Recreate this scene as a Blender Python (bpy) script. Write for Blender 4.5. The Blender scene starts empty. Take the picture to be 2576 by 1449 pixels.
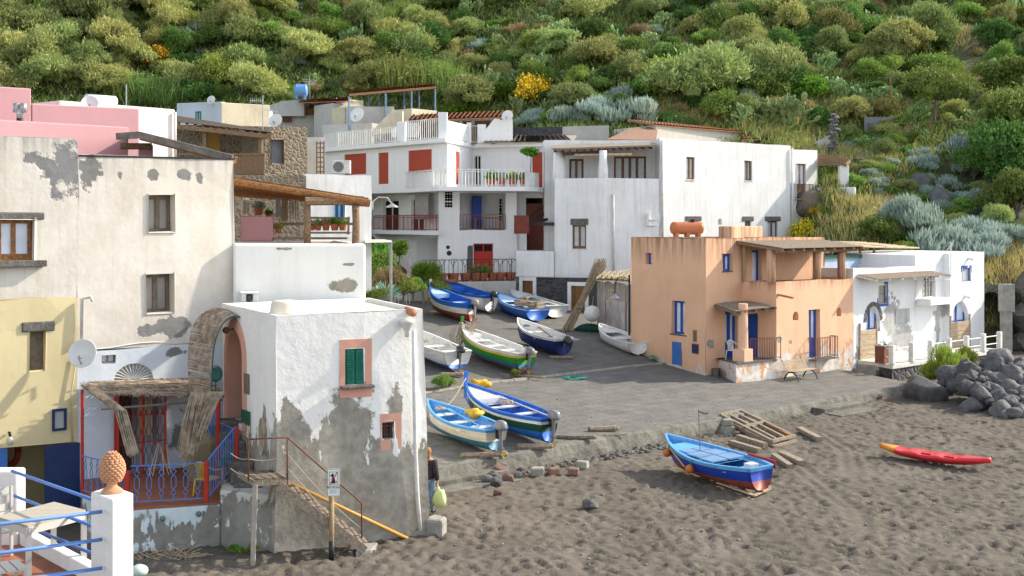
import bpy, math, random
from mathutils import Vector, Matrix, noise
import numpy as np
random.seed(7)
F, CX, HY, H = 3000.0, 1288.0, 560.0, 7.8      # focal length, image centre, eye level (in 2576-wide pixels), camera height
SC = bpy.context.scene
COL = SC.collection
R = math.radians
def V(*a): return Vector(a)
def W(px, py, Y): return Vector(((px-CX)/F*Y, Y, H-(py-HY)/F*Y))
def XY(px, Y): return ((px-CX)/F*Y, Y)
U = Vector((.7507, .6607)); VV = Vector((-.6607, .7507))
E0 = Vector((12.9, 49.1))
def dE(x, y): return -.6607*(x-E0.x)+.7507*(y-E0.y)
def tE(x, y): return .7507*(x-E0.x)+.6607*(y-E0.y)
def ramp_z(x, y):
 d = dE(x, y); return .5+.077*d+.033*max(0, d-9)+.30*math.exp(-((x-4.6)**2+(y-58.5)**2)/9)
def sand_z(x, y): return .012*max(0, y-38)+.02*max(0, x-14)*max(0, min(1, (y-44)/12))
def ground_z(x, y):
 if dE(x, y) > 0 and tE(x, y) < 7.2: return ramp_z(x, y)
 return sand_z(x, y)
def hit(px, py, f=ground_z, y0=12., y1=170.):
 a = (px-CX)/F; b = (py-HY)/F; Y = y0
 while Y < y1:
  if H-b*Y <= f(a*Y, Y):
   lo, hi = Y-.5, Y
   for _ in range(14):
    m = (lo+hi)/2
    if H-b*m <= f(a*m, m): hi = m
    else: lo = m
   return Vector((a*hi, hi, f(a*hi, hi)))
  Y += .5
 return Vector((a*y1, y1, H-b*y1))
MATS = {}
def newmat(name):
 m = bpy.data.materials.new(name); m.use_nodes = True
 nt = m.node_tree; bs = nt.nodes['Principled BSDF']
 return m, nt, bs
def N(nt, t, **k):
 n = nt.nodes.new(t)
 for a, b in k.items():
  if hasattr(n, a) and not a.startswith('i_'): setattr(n, a, b)
 return n
def L(nt, a, b): nt.links.new(a, b)
def math_(nt, op, a, b=None, c=None, clamp=False):
 n = nt.nodes.new('ShaderNodeMath'); n.operation = op; n.use_clamp = clamp
 for i, x in enumerate((a, b, c)):
  if x is None: continue
  if isinstance(x, (int, float)): n.inputs[i].default_value = x
  else: L(nt, x, n.inputs[i])
 return n.outputs[0]
def mix_(nt, f, a, b, mode='MIX'):
 n = nt.nodes.new('ShaderNodeMix'); n.data_type = 'RGBA'; n.blend_type = mode
 for s, x in ((n.inputs[0], f), (n.inputs[6], a), (n.inputs[7], b)):
  if isinstance(x, (int, float)): s.default_value = x
  elif isinstance(x, (tuple, list)): s.default_value = (*x[:3], 1)
  else: L(nt, x, s)
 return n.outputs[2]
def ramp_(nt, x, a, b):
 n = nt.nodes.new('ShaderNodeMapRange'); n.inputs[1].default_value = a; n.inputs[2].default_value = b
 L(nt, x, n.inputs[0]); return n.outputs[0]
def coords(nt, kind='world', scale=(1, 1, 1), rot=0):
 if kind == 'world': s = nt.nodes.new('ShaderNodeNewGeometry').outputs['Position']
 else: s = nt.nodes.new('ShaderNodeTexCoord').outputs['Object']
 m = nt.nodes.new('ShaderNodeMapping'); m.inputs['Scale'].default_value = scale
 m.inputs['Rotation'].default_value = (0, 0, rot); L(nt, s, m.inputs[0]); return m.outputs[0]
def noise_(nt, vec, scale, detail=4, rough=.6):
 n = nt.nodes.new('ShaderNodeTexNoise'); n.inputs['Scale'].default_value = scale
 n.inputs['Detail'].default_value = detail; n.inputs['Roughness'].default_value = rough
 L(nt, vec, n.inputs['Vector']); return n.outputs[0]
def bump_(nt, bs, h, strength, dist):
 b = nt.nodes.new('ShaderNodeBump'); b.inputs['Strength'].default_value = strength
 b.inputs['Distance'].default_value = dist; L(nt, h, b.inputs['Height']); L(nt, b.outputs[0], bs.inputs['Normal'])
def M(name, col, col2=None, rough=.8, scale=4., stretch=(1, 1, 1), bump=.3, bd=.01, metal=0., kind='object', rnd=0., spec=.3, lo=.35, hi=.65):
 """general procedural material: two colours mixed by noise, bump, optional variation per object"""
 if name in MATS: return MATS[name]
 m, nt, bs = newmat(name)
 col2 = col2 or tuple(c*.8 for c in col)
 vec = coords(nt, kind, stretch)
 n = noise_(nt, vec, scale, 5)
 f = ramp_(nt, n, lo, hi)
 c = mix_(nt, f, col, col2)
 if rnd:
  oi = nt.nodes.new('ShaderNodeObjectInfo').outputs['Random']
  hsv = nt.nodes.new('ShaderNodeHueSaturation'); L(nt, c, hsv.inputs['Color'])
  L(nt, math_(nt, 'MULTIPLY_ADD', oi, rnd, 1-rnd/2), hsv.inputs['Value'])
  L(nt, math_(nt, 'MULTIPLY_ADD', math_(nt, 'FRACT', math_(nt, 'MULTIPLY', oi, 7.3)), rnd*.08, .5-rnd*.04), hsv.inputs['Hue'])
  c = hsv.outputs[0]
 L(nt, c, bs.inputs['Base Color'])
 bs.inputs['Roughness'].default_value = rough; bs.inputs['Metallic'].default_value = metal
 bs.inputs['Specular IOR Level'].default_value = spec
 if bump: bump_(nt, bs, noise_(nt, vec, scale*3, 4), bump, bd)
 MATS[name] = m; return m
def leafmat(name, col, col2, rnd=.6, trans=.25, scale=.9, dry=None, dryamt=.62):
 if name in MATS: return MATS[name]
 m, nt, bs = newmat(name)
 vec = coords(nt, 'world'); c = mix_(nt, ramp_(nt, noise_(nt, vec, scale, 3), .36, .64), col, col2)
 c = mix_(nt, ramp_(nt, noise_(nt, vec, 6, 2), .3, .75), c, tuple(x*1.35 for x in col2))
 if dry: c = mix_(nt, ramp_(nt, noise_(nt, vec, 2.3, 2), dryamt, dryamt+.1), c, dry)
 oi = nt.nodes.new('ShaderNodeObjectInfo').outputs['Random']
 hsv = nt.nodes.new('ShaderNodeHueSaturation'); L(nt, c, hsv.inputs['Color'])
 L(nt, math_(nt, 'MULTIPLY_ADD', oi, rnd, 1-rnd/2), hsv.inputs['Value'])
 L(nt, math_(nt, 'MULTIPLY_ADD', math_(nt, 'FRACT', math_(nt, 'MULTIPLY', oi, 5.7)), .07, .465), hsv.inputs['Hue'])
 L(nt, hsv.outputs[0], bs.inputs['Base Color']); bs.inputs['Roughness'].default_value = .7
 bs.inputs['Specular IOR Level'].default_value = .2
 tr = nt.nodes.new('ShaderNodeBsdfTranslucent'); L(nt, hsv.outputs[0], tr.inputs[0])
 mx = nt.nodes.new('ShaderNodeMixShader'); mx.inputs[0].default_value = trans
 L(nt, bs.outputs[0], mx.inputs[1]); L(nt, tr.outputs[0], mx.inputs[2])
 L(nt, mx.outputs[0], nt.nodes['Material Output'].inputs[0])
 MATS[name] = m; return m
def plaster(name, base, stain, under=(.27, .26, .24), patches=(), low=None, lowu=None, streak=.5, bump=.35, mott=.45, top=None, spots=0., under2=None):
 """painted render on a wall: mottling, rain streaks, named bare patches, a ragged bare foot and small flaked spots"""
 if name in MATS: return MATS[name]
 m, nt, bs = newmat(name)
 P = coords(nt, 'world')
 n1 = noise_(nt, P, .8, 6, .65); n2 = noise_(nt, P, 5, 5, .6)
 c = mix_(nt, math_(nt, 'MULTIPLY', ramp_(nt, n1, .4, .68), mott), base, stain)
 st = noise_(nt, coords(nt, 'world', (3.2, 3.2, .22)), 1.4, 4, .6)
 c = mix_(nt, math_(nt, 'MULTIPLY', ramp_(nt, st, .5, .75), streak), c, stain)
 if top:   # dark run-off below a roof edge at height top[0], reach top[1], colour top[2]
  sep = nt.nodes.new('ShaderNodeSeparateXYZ'); L(nt, P, sep.inputs[0])
  k = ramp_(nt, sep.outputs[2], top[0]-top[1], top[0])
  k = math_(nt, 'MULTIPLY', k, ramp_(nt, st, .38, .62))
  c = mix_(nt, math_(nt, 'MULTIPLY', k, .85), c, top[2])
 masks = []
 rag = noise_(nt, P, 2.2, 6, .62)
 for ctr, rad in patches:
  a = nt.nodes.new('ShaderNodeVectorMath'); a.operation = 'SUBTRACT'; L(nt, P, a.inputs[0]); a.inputs[1].default_value = ctr
  b = nt.nodes.new('ShaderNodeVectorMath'); b.operation = 'DIVIDE'; L(nt, a.outputs[0], b.inputs[0]); b.inputs[1].default_value = (max(rad[0], .01), max(rad[0], .01), rad[1])
  d = nt.nodes.new('ShaderNodeVectorMath'); d.operation = 'LENGTH'; L(nt, b.outputs[0], d.inputs[0])
  k = math_(nt, 'ADD', d.outputs['Value'], math_(nt, 'MULTIPLY', math_(nt, 'SUBTRACT', rag, .5), 3.2))
  masks.append(math_(nt, 'SUBTRACT', 1.0, ramp_(nt, math_(nt, 'ADD', k, math_(nt, 'MULTIPLY', n2, .25)), 1.0, 1.22)))
 if low:   # (height, raggedness)
  sep = nt.nodes.new('ShaderNodeSeparateXYZ'); L(nt, P, sep.inputs[0])
  fn = noise_(nt, coords(nt, 'world', (1.5, 1.5, .45)), 1.5, 7, .6)
  k = math_(nt, 'SUBTRACT', math_(nt, 'ADD', sep.outputs[2], math_(nt, 'MULTIPLY', math_(nt, 'SUBTRACT', fn, .5), -low[1])), low[0])
  masks.append(math_(nt, 'SUBTRACT', 1.0, ramp_(nt, k, -.03, .05)))
 if spots: masks.append(math_(nt, 'GREATER_THAN', noise_(nt, P, 1.6, 8, .62), 1-spots))
 if masks:
  k = masks[0]
  for x in masks[1:]: k = math_(nt, 'MAXIMUM', k, x)
  uc = mix_(nt, ramp_(nt, n2, .3, .7), under, under2 or tuple(x*.72 for x in under))
  uc = mix_(nt, ramp_(nt, n1, .5, .7), uc, tuple(x*1.25 for x in under))
  if lowu:  # leftover paint flecks inside the bare area
   uc = mix_(nt, math_(nt, 'GREATER_THAN', noise_(nt, coords(nt, 'world', (1.6, 1.6, .9)), 1.9, 7, .65), lowu[1]), uc, lowu[0])
  c = mix_(nt, k, c, uc)
  hgt = math_(nt, 'SUBTRACT', math_(nt, 'MULTIPLY', n2, .5), math_(nt, 'MULTIPLY', k, .9))
 else: hgt = math_(nt, 'MULTIPLY', n2, .5)
 hgt = math_(nt, 'ADD', hgt, math_(nt, 'MULTIPLY', n1, 1.2))
 L(nt, c, bs.inputs['Base Color']); bs.inputs['Roughness'].default_value = .9; bs.inputs['Specular IOR Level'].default_value = .15
 bump_(nt, bs, hgt, bump, .05)
 MATS[name] = m; return m
def stonemat(name, cols, mortar, scale=2.2, stretch=(1, 1, 1.3), mw=.06, bump=.8):
 if name in MATS: return MATS[name]
 m, nt, bs = newmat(name)
 vec = coords(nt, 'world', stretch)
 v = nt.nodes.new('ShaderNodeTexVoronoi'); v.inputs['Scale'].default_value = scale; L(nt, vec, v.inputs[0])
 e = nt.nodes.new('ShaderNodeTexVoronoi'); e.feature = 'DISTANCE_TO_EDGE'; e.inputs['Scale'].default_value = scale; L(nt, vec, e.inputs[0])
 sep = nt.nodes.new('ShaderNodeSeparateColor'); L(nt, v.outputs['Color'], sep.inputs[0])
 c = mix_(nt, sep.outputs[0], cols[0], cols[1])
 c = mix_(nt, math_(nt, 'GREATER_THAN', sep.outputs[1], .86), c, cols[2])
 c = mix_(nt, ramp_(nt, noise_(nt, vec, 9, 4), .3, .7), c, tuple(x*.7 for x in cols[0]))
 c = mix_(nt, math_(nt, 'LESS_THAN', e.outputs['Distance'], mw), c, mortar)
 L(nt, c, bs.inputs['Base Color']); bs.inputs['Roughness'].default_value = .9
 bump_(nt, bs, ramp_(nt, e.outputs['Distance'], 0, .22), bump, .08)
 MATS[name] = m; return m
def glass(name, col=(.03, .04, .05), rough=.08):
 if name in MATS: return MATS[name]
 m, nt, bs = newmat(name)
 c = mix_(nt, noise_(nt, coords(nt, 'world'), 1.5, 2), col, tuple(x*2.2 for x in col))
 L(nt, c, bs.inputs['Base Color']); bs.inputs['Roughness'].default_value = rough; bs.inputs['Specular IOR Level'].default_value = .6
 MATS[name] = m; return m
def tag(o, label=None, cat=None, group=None, kind=None):
 if label: o['label'] = label
 if cat: o['category'] = cat
 if group: o['group'] = group
 if kind: o['kind'] = kind
 return o
def thing(name, label, cat, loc=(0, 0, 0), rz=0, group=None, rot=None):
 o = bpy.data.objects.new(name, None); COL.objects.link(o)
 o.location = loc; o.rotation_euler = rot or (0, 0, rz); o.empty_display_size = .2
 return tag(o, label, cat, group)
def rootmat(o):
 m = Matrix.Identity(4)
 while o is not None:
  m = o.matrix_basis @ m; o = o.parent
 return m
class MB:
 def __init__(s): s.v = []; s.f = []; s.mi = []; s.sm = False
 def face(s, pts, mi=0):
  i = len(s.v); s.v += [Vector(p) for p in pts]; s.f.append(tuple(range(i, i+len(pts)))); s.mi.append(mi)
 def obox(s, o, a, b, c, mi=0):
  """box from corner o with edge vectors a b c"""
  o, a, b, c = map(Vector, (o, a, b, c)); i = len(s.v)
  s.v += [o, o+a, o+a+b, o+b, o+c, o+a+c, o+a+b+c, o+b+c]
  fs = [(0, 3, 2, 1), (4, 5, 6, 7), (0, 1, 5, 4), (1, 2, 6, 5), (2, 3, 7, 6), (3, 0, 4, 7)]
  if a.cross(b).dot(c) < 0: fs = [tuple(reversed(q)) for q in fs]
  s.f += [tuple(i+k for k in q) for q in fs]; s.mi += [mi]*6
 def box(s, c, sz, mi=0, rz=0):
  ca, sa = math.cos(rz), math.sin(rz); a = V(ca*sz[0], sa*sz[0], 0); b = V(-sa*sz[1], ca*sz[1], 0); h = V(0, 0, sz[2])
  s.obox(Vector(c)-a/2-b/2-h/2, a, b, h, mi)
 def beam(s, p, q, w, h, mi=0, up=(0, 0, 1)):
  p, q = Vector(p), Vector(q); d = q-p
  a = d.cross(Vector(up))
  if a.length < 1e-6: a = V(1, 0, 0)
  a = a.normalized()*w; b = a.cross(d).normalized()*h
  s.obox(p-a/2-b/2, d, a, b, mi)
 def tube(s, pts, r, n=8, mi=0, caps=True):
  pts = [Vector(p) for p in pts]; m = len(pts); rs = r if isinstance(r, (list, tuple)) else [r]*m
  base = len(s.v); pa = None
  for k in range(m):
   d = (pts[min(k+1, m-1)]-pts[max(k-1, 0)]).normalized()
   if pa is None:
    pa = d.cross(V(0, 0, 1) if abs(d.z) < .9 else V(1, 0, 0)).normalized()
   pa = (pa-d*pa.dot(d)).normalized(); pb = d.cross(pa)
   for j in range(n):
    t = 2*math.pi*j/n; s.v.append(pts[k]+(pa*math.cos(t)+pb*math.sin(t))*rs[k])
  for k in range(m-1):
   for j in range(n):
    a = base+k*n+j; b = base+k*n+(j+1) % n
    s.f.append((a, b, b+n, a+n)); s.mi.append(mi)
  if caps:
   s.f.append(tuple(base+j for j in reversed(range(n)))); s.mi.append(mi)
   s.f.append(tuple(base+(m-1)*n+j for j in range(n))); s.mi.append(mi)
 def lathe(s, c, prof, n=16, mi=0, axis=None):
  """prof: list of (radius, height) from the base up"""
  c = Vector(c); ax = Vector(axis).normalized() if axis else V(0, 0, 1)
  pa = ax.cross(V(0, 1, 0) if abs(ax.y) < .9 else V(1, 0, 0)).normalized(); pb = ax.cross(pa); base = len(s.v)
  for r_, h_ in prof:
   for j in range(n):
    t = 2*math.pi*j/n; s.v.append(c+ax*h_+(pa*math.cos(t)+pb*math.sin(t))*r_)
  for k in range(len(prof)-1):
   for j in range(n):
    a = base+k*n+j; b = base+k*n+(j+1) % n
    s.f.append((a, b, b+n, a+n)); s.mi.append(mi)
  s.f.append(tuple(base+j for j in reversed(range(n)))); s.mi.append(mi)
  s.f.append(tuple(base+(len(prof)-1)*n+j for j in range(n))); s.mi.append(mi)
 def ball(s, c, r, n=10, m=7, mi=0, mat=None, jit=0):
  c = Vector(c); r = Vector((r, r, r)) if isinstance(r, (int, float)) else Vector(r); base = len(s.v)
  off = V(random.random()*99, 0, 0)
  def P(x, y, z):
   q = V(x, y, z)
   if jit: q *= 1+jit*noise.noise(q*1.3+off)+jit*.5*noise.noise(q*3+off)
   q = Vector((q.x*r.x, q.y*r.y, q.z*r.z))
   return c+(mat @ q if mat else q)
  s.v.append(P(0, 0, -1))
  for i in range(1, m):
   ph = -math.pi/2+math.pi*i/m
   for j in range(n):
    t = 2*math.pi*j/n; s.v.append(P(math.cos(ph)*math.cos(t), math.cos(ph)*math.sin(t), math.sin(ph)))
  s.v.append(P(0, 0, 1)); top = len(s.v)-1
  for j in range(n):
   j2 = (j+1) % n
   s.f.append((base, base+1+j2, base+1+j)); s.mi.append(mi)
   for i in range(m-2):
    a = base+1+i*n; s.f.append((a+j, a+j2, a+n+j2, a+n+j)); s.mi.append(mi)
   a = base+1+(m-2)*n; s.f.append((a+j, a+j2, top)); s.mi.append(mi)
 def prism(s, poly, z0, z1, mi=0):
  n = len(poly); b = [V(x, y, z0) for x, y in poly]; t = [V(x, y, z1) for x, y in poly]
  s.face(t, mi); s.face(list(reversed(b)), mi)
  for i in range(n):
   j = (i+1) % n; s.face([b[i], b[j], t[j], t[i]], mi)
 def build(s, name, mat, parent=None, smooth=None, bevel=0, merge=False, world=True, origin=None, tagd=None, seg=2):
  me = bpy.data.meshes.new(name)
  if parent is not None and world:
   inv = rootmat(parent).inverted(); vs = [inv @ p for p in s.v]
  elif origin is not None: o3 = Vector(origin); vs = [p-o3 for p in s.v]
  else: vs = s.v
  me.from_pydata([tuple(p) for p in vs], [], s.f)
  mats = mat if isinstance(mat, (list, tuple)) else [mat]
  for m in mats: me.materials.append(m)
  if len(mats) > 1: me.polygons.foreach_set('material_index', s.mi)
  if merge or bevel:
   import bmesh
   bm = bmesh.new(); bm.from_mesh(me); bmesh.ops.remove_doubles(bm, verts=bm.verts, dist=.0008)
   bm.to_mesh(me); bm.free()
  if smooth if smooth is not None else s.sm: me.polygons.foreach_set('use_smooth', [True]*len(me.polygons))
  me.update()
  o = bpy.data.objects.new(name, me); COL.objects.link(o); o.parent = parent
  if parent is None and origin is not None: o.location = origin
  if bevel:
   b = o.modifiers.new('bevel', 'BEVEL'); b.width = bevel; b.segments = seg; b.limit_method = 'ANGLE'; b.angle_limit = R(50)
  if tagd: tag(o, *tagd)
  return o
def dup(root, loc=None, rz=None, sc=None, **tg):
 c = root.copy(); COL.objects.link(c)
 if loc is not None: c.location = loc
 if rz is not None: c.rotation_euler = (root.rotation_euler[0], root.rotation_euler[1], rz)
 if sc is not None: c.scale = sc if isinstance(sc, (tuple, list)) else (sc, sc, sc)
 for k, v in tg.items(): c[k] = v
 for ch in root.children:
  d = ch.copy(); COL.objects.link(d); d.parent = c
  for g in ch.children:
   e = g.copy(); COL.objects.link(e); e.parent = d
 return c
class Wall:
 def __init__(s, A, B, out=None):
  s.A = Vector(A); s.B = Vector(B); s.len = (s.B-s.A).length; s.u = (s.B-s.A)/s.len
  s.n = Vector((s.u.y, -s.u.x))
  if out is None:
   if s.n.dot(-(s.A+s.B)/2) < 0: s.n = -s.n
  elif s.n.dot(Vector(out)) < 0: s.n = -s.n
  s.ops = []; s.n3 = V(s.n.x, s.n.y, 0); s.u3 = V(s.u.x, s.u.y, 0)
 def pt(s, a, z, o=0): q = s.A+s.u*a+s.n*o; return V(q.x, q.y, z)
 def s_of(s, px):
  k = (px-CX)/F; return (k*s.A.y-s.A.x)/(s.u.x-k*s.u.y)
 def z_of(s, px, py): Y = s.A.y+s.u.y*s.s_of(px); return H-(py-HY)/F*Y
 def P(s, px, py, o=0): return s.pt(s.s_of(px), s.z_of(px, py), o)
 def rect(s, x0, y0, x1, y1):
  xm = (x0+x1)/2; return (s.s_of(x0), s.s_of(x1), s.z_of(xm, y1), s.z_of(xm, y0))
 def off(s, o):   # parallel wall shifted outward
  w = Wall(s.A+s.n*o, s.B+s.n*o, s.n); return w
 def op(s, r, depth=.2, back=False, arch=False):
  s.ops.append((r[0], r[1], r[2], r[3], depth, back, arch)); return r
def wallmesh(mb, w, z0, z1, mi=0):
 ss = sorted({0, w.len} | {x for o in w.ops for x in o[:2] if 0 < x < w.len})
 zs = sorted({z0, z1} | {x for o in w.ops for x in o[2:4] if z0 < x < z1})
 k = 1.0
 def sub(a):
  r = [a[0]]
  for x in a[1:]:
   n = max(1, int((x-r[-1])/k)); b = r[-1]
   r += [b+(x-b)*i/n for i in range(1, n+1)]
  return r
 for i in range(len(ss)-1):
  for j in range(len(zs)-1):
   a, b, c, d = ss[i], ss[i+1], zs[j], zs[j+1]
   if b-a < 1e-4 or d-c < 1e-4: continue
   m, q = (a+b)/2, (c+d)/2
   if any(o[0] < m < o[1] and o[2] < q < o[3] for o in w.ops): continue
   mb.face([w.pt(a, c), w.pt(b, c), w.pt(b, d), w.pt(a, d)], mi)
 for (a, b, c, d, dep, back, arch) in w.ops:
  a = max(a, 0); b = min(b, w.len); c = max(c, z0); d = min(d, z1)
  if arch:
   r = (b-a)/2; zc = d-r*arch; m = (a+b)/2; n = 12
   arc = [(m-r*math.cos(math.pi*t/n), zc+r*arch*math.sin(math.pi*t/n)) for t in range(n+1)]
   mb.face([w.pt(a, d)]+[w.pt(x, z) for x, z in arc[:n//2+1]], mi)
   mb.face([w.pt(b, d)]+[w.pt(x, z) for x, z in reversed(arc[n//2:])], mi)
   path = [(a, c)]+arc+[(b, c)]
  else: path = [(a, c), (a, d), (b, d), (b, c)]
  for q in range(len(path)-1):
   (x0, y0), (x1, y1) = path[q], path[q+1]
   mb.face([w.pt(x0, y0), w.pt(x1, y1), w.pt(x1, y1, -dep), w.pt(x0, y0, -dep)], mi)
  mb.face([w.pt(a, c), w.pt(b, c), w.pt(b, c, -dep), w.pt(a, c, -dep)], mi)
  if back: mb.face([w.pt(x, y, -dep) for x, y in path], mi)
class Body:
 """a building: footprint prisms with openings, windows and doors as children"""
 def __init__(s, name, label, cat, loc, group=None):
  s.t = thing(name, label, cat, loc, 0, group); s.blocks = []
 def block(s, A, B, depth, z0, z1, mat, roofmat=None, out=None, bevel=.04, name='wall', back=None, rim=0):
  w = Wall(A, B, out); A, B = w.A, w.B
  C = B-w.n*depth if back is None else Vector(back[1]); D = A-w.n*depth if back is None else Vector(back[0])
  ws = [w, Wall(B, C, w.u if back is None else None if False else (B-A)), Wall(D, A, (A-B)), Wall(C, D, -w.n)]
  s.blocks.append((ws, z0, z1, mat, roofmat, bevel, name, rim)); return ws
 def done(s):
  for ws, z0, z1, mat, roofmat, bevel, name, rim in s.blocks:
   mb = MB()
   for w in ws: wallmesh(mb, w, z0, z1)
   w = ws[0]; C = ws[1].B; D = ws[2].A
   poly = [w.A, w.B, C, D]
   if rim:
    ctr = sum(poly, Vector((0, 0)))/4
    inn = [p+(ctr-p).normalized()*rim*1.5 for p in poly]
    for i in range(4):
     j = (i+1) % 4
     mb.face([V(*poly[i], z1), V(*poly[j], z1), V(*inn[j], z1), V(*inn[i], z1)])
     mb.face([V(*inn[i], z1), V(*inn[j], z1), V(*inn[j], z1-rim), V(*inn[i], z1-rim)])
    mb.face([V(*p, z1-rim) for p in inn], 1)
   else: mb.face([V(*p, z1) for p in poly], 1)
   for v in mb.v: v += V(noise.noise(v*.55+V(7, 0, 0)), noise.noise(v*.55), noise.noise(v*.7+V(0, 9, 0)))*.055
   mb.build(name, [mat, roofmat or mat], s.t, bevel=bevel)
def child_label(o, l):
 if l: o['label'] = l
def window(par, w, r, mf, mp, depth=.16, fw=.07, cols=2, rows=1, name='window', sill=None, lintel=None, label=None, th=.05, low=0, mlow=None):
 """frame, mullions and panes set back in an opening; low = height share of a solid lower panel"""
 a, b, c, d = r; m = MB()
 def bar(x0, x1, y0, y1, o0=-depth, t=th, mi=0): m.obox(w.pt(x0, y0, o0-t), w.u3*(x1-x0), w.n3*t, V(0, 0, y1-y0), mi)
 bar(a, a+fw, c, d); bar(b-fw, b, c, d); bar(a+fw, b-fw, c, c+fw); bar(a+fw, b-fw, d-fw, d)
 W_ = (b-a-2*fw)
 for i in range(1, cols): x = a+fw+W_*i/cols; bar(x-fw*.6, x+fw*.6, c+fw, d-fw, -depth+.004)
 for i in range(1, rows): z = c+fw+(d-c-2*fw)*i/rows; bar(a+fw, b-fw, z-fw*.35, z+fw*.35, -depth-.006)
 zl = c+(d-c)*low
 if low: bar(a+fw, b-fw, c+fw, zl, -depth-.01, .03)
 o = m.build(name, mf, par, bevel=0); child_label(o, label)
 g = MB(); g.obox(w.pt(a+fw*.5, max(zl, c+fw*.5), -depth-th-.02), w.u3*(b-a-fw), w.n3*.015, V(0, 0, d-fw*.5-max(zl, c+fw*.5))); g.build('pane', mp, o)
 if sill:
  q = MB(); q.obox(w.pt(a-sill[0], c-sill[1], -depth*.5), w.u3*(b-a+2*sill[0]), w.n3*(depth*.5+sill[2]), V(0, 0, sill[1]+.003)); q.build('sill', sill[3], o, bevel=.015)
 if lintel:
  q = MB(); q.obox(w.pt(a-lintel[0], d-.003, -depth*.5), w.u3*(b-a+2*lintel[0]), w.n3*(depth*.5+lintel[2]), V(0, 0, lintel[1])); q.build('lintel', lintel[3], o, bevel=.04)
 return o
def plankdoor(par, w, r, mat, depth=.12, n=4, name='door', label=None, cross=0, handle=None):
 a, b, c, d = r; m = MB(); k = (b-a)/n
 for i in range(n): m.obox(w.pt(a+k*i+.006, c, -depth-.05), w.u3*(k-.012), w.n3*.05, V(0, 0, d-c))
 for i in range(cross):
  z = c+(d-c)*(i+.5)/cross; m.obox(w.pt(a+.03, z-.05, -depth+.002), w.u3*(b-a-.06), w.n3*.02, V(0, 0, .1))
 o = m.build(name, mat, par); child_label(o, label)
 if handle:
  h = MB(); h.ball(w.pt(b-.1, c+(d-c)*.48, -depth+.04), .035); h.build('handle', handle, o)
 return o
def railing(par, pts, h, mat, step=.12, name='railing', r=.012, rt=.02, post=1.5, spear=False, base=.08, label=None):
 """vertical-bar railing along a path of 3D floor points"""
 m = MB(); up = V(0, 0, h)
 for k in range(len(pts)-1):
  p, q = Vector(pts[k]), Vector(pts[k+1]); d = q-p; n = max(1, round(d.length/step))
  for z in (base, h): m.beam(p+V(0, 0, z), q+V(0, 0, z), rt*1.6, rt*1.4)
  if spear: m.beam(p+V(0, 0, h-.12), q+V(0, 0, h-.12), rt*1.3, rt*1.3)
  for i in range(n+1):
   a = p+d*i/n; big = i % max(1, round(post/step)) == 0
   rr = rt if big else r
   m.tube([a+V(0, 0, 0 if big else base), a+V(0, 0, h+(.0 if not spear or big else .06))], rr, 4)
 o = m.build(name, mat, par); child_label(o, label); return o
HT = [(-900, [(35, -.4), (60, 3), (84, 13), (112, 29), (160, 60), (300, 120)]),
      (0, [(42, -.4), (60, 5), (86, 15), (112, 29.5), (160, 60), (300, 120)]),
      (700, [(48, -.4), (62, 6), (82, 9), (92, 16), (112, 29.5), (160, 60), (300, 120)]),
      (1000, [(60, -.4), (82, 6), (90, 11), (96, 17.5), (112, 29.5), (160, 60), (300, 120)]),
      (1400, [(72, -.4), (79, 5), (82, 13.4), (90, 16.5), (112, 29.2), (160, 60), (300, 120)]),
      (1900, [(74, -.4), (81, 5), (84, 12.6), (91, 16.8), (115, 30), (160, 56), (300, 120)]),
      (2080, [(62, -.4), (74, 6), (78, 9.3), (84, 12.5), (92, 16.2), (118, 30), (160, 56), (300, 120)]),
      (2200, [(64, -.4), (71, 5.6), (75, 8), (80, 10.3), (90, 15), (118, 30), (160, 55), (300, 120)]),
      (2350, [(64.5, -.4), (67.5, 4.6), (71, 6.3), (76, 8.3), (84, 12), (118, 30), (160, 55), (300, 120)]),
      (2480, [(66.6, -.4), (67.4, 4.5), (70, 6.2), (76, 8.3), (82, 11.5), (118, 30), (160, 55), (300, 120)]),
      (2800, [(67, -.4), (68, 4.7), (71, 6.5), (77, 9), (83, 12), (118, 30), (160, 55), (300, 120)]),
      (4500, [(70, -.4), (80, 5), (90, 14), (118, 30), (160, 55), (300, 120)])]
def _col(c, Y):
 if Y <= c[0][0]: return c[0][1]
 for i in range(len(c)-1):
  if Y <= c[i+1][0]:
   k = (Y-c[i][0])/(c[i+1][0]-c[i][0]); return c[i][1]+(c[i+1][1]-c[i][1])*k
 return c[-1][1]
def hill_z(X, Y):
 px = CX+F*X/max(Y, 1); px = min(max(px, -900), 4500)
 for i in range(len(HT)-1):
  if px <= HT[i+1][0]:
   k = (px-HT[i][0])/(HT[i+1][0]-HT[i][0]); z = _col(HT[i][1], Y)*(1-k)+_col(HT[i+1][1], Y)*k; break
 if z > 1:
  q = V(X*.12, Y*.12, 0); z += noise.noise(q)*min(z*.12, 1.3)+noise.noise(q*3.7)*.45
 return z
def land_z(x, y): return max(hill_z(x, y), ground_z(x, y))
mb = MB(); xs = [-150+i*10 for i in range(9)]+[-60+i*1.0 for i in range(121)]+[70+i*10 for i in range(13)]
ys = [30+i*2 for i in range(14)]+[58+i*.8 for i in range(86)]+[128+i*8 for i in range(22)]
for y in ys:
 for x in xs: mb.v.append(V(x, y, hill_z(x, y)-.05))
nx = len(xs)
for j in range(len(ys)-1):
 for i in range(nx-1):
  a = j*nx+i; mb.f.append((a, a+1, a+nx+1, a+nx)); mb.mi.append(0)
hm, nt, bs = newmat('hill_soil')
P = coords(nt, 'world')
c = mix_(nt, ramp_(nt, noise_(nt, P, .35, 4), .4, .62), (.07, .10, .03), (.13, .12, .06))
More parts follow.
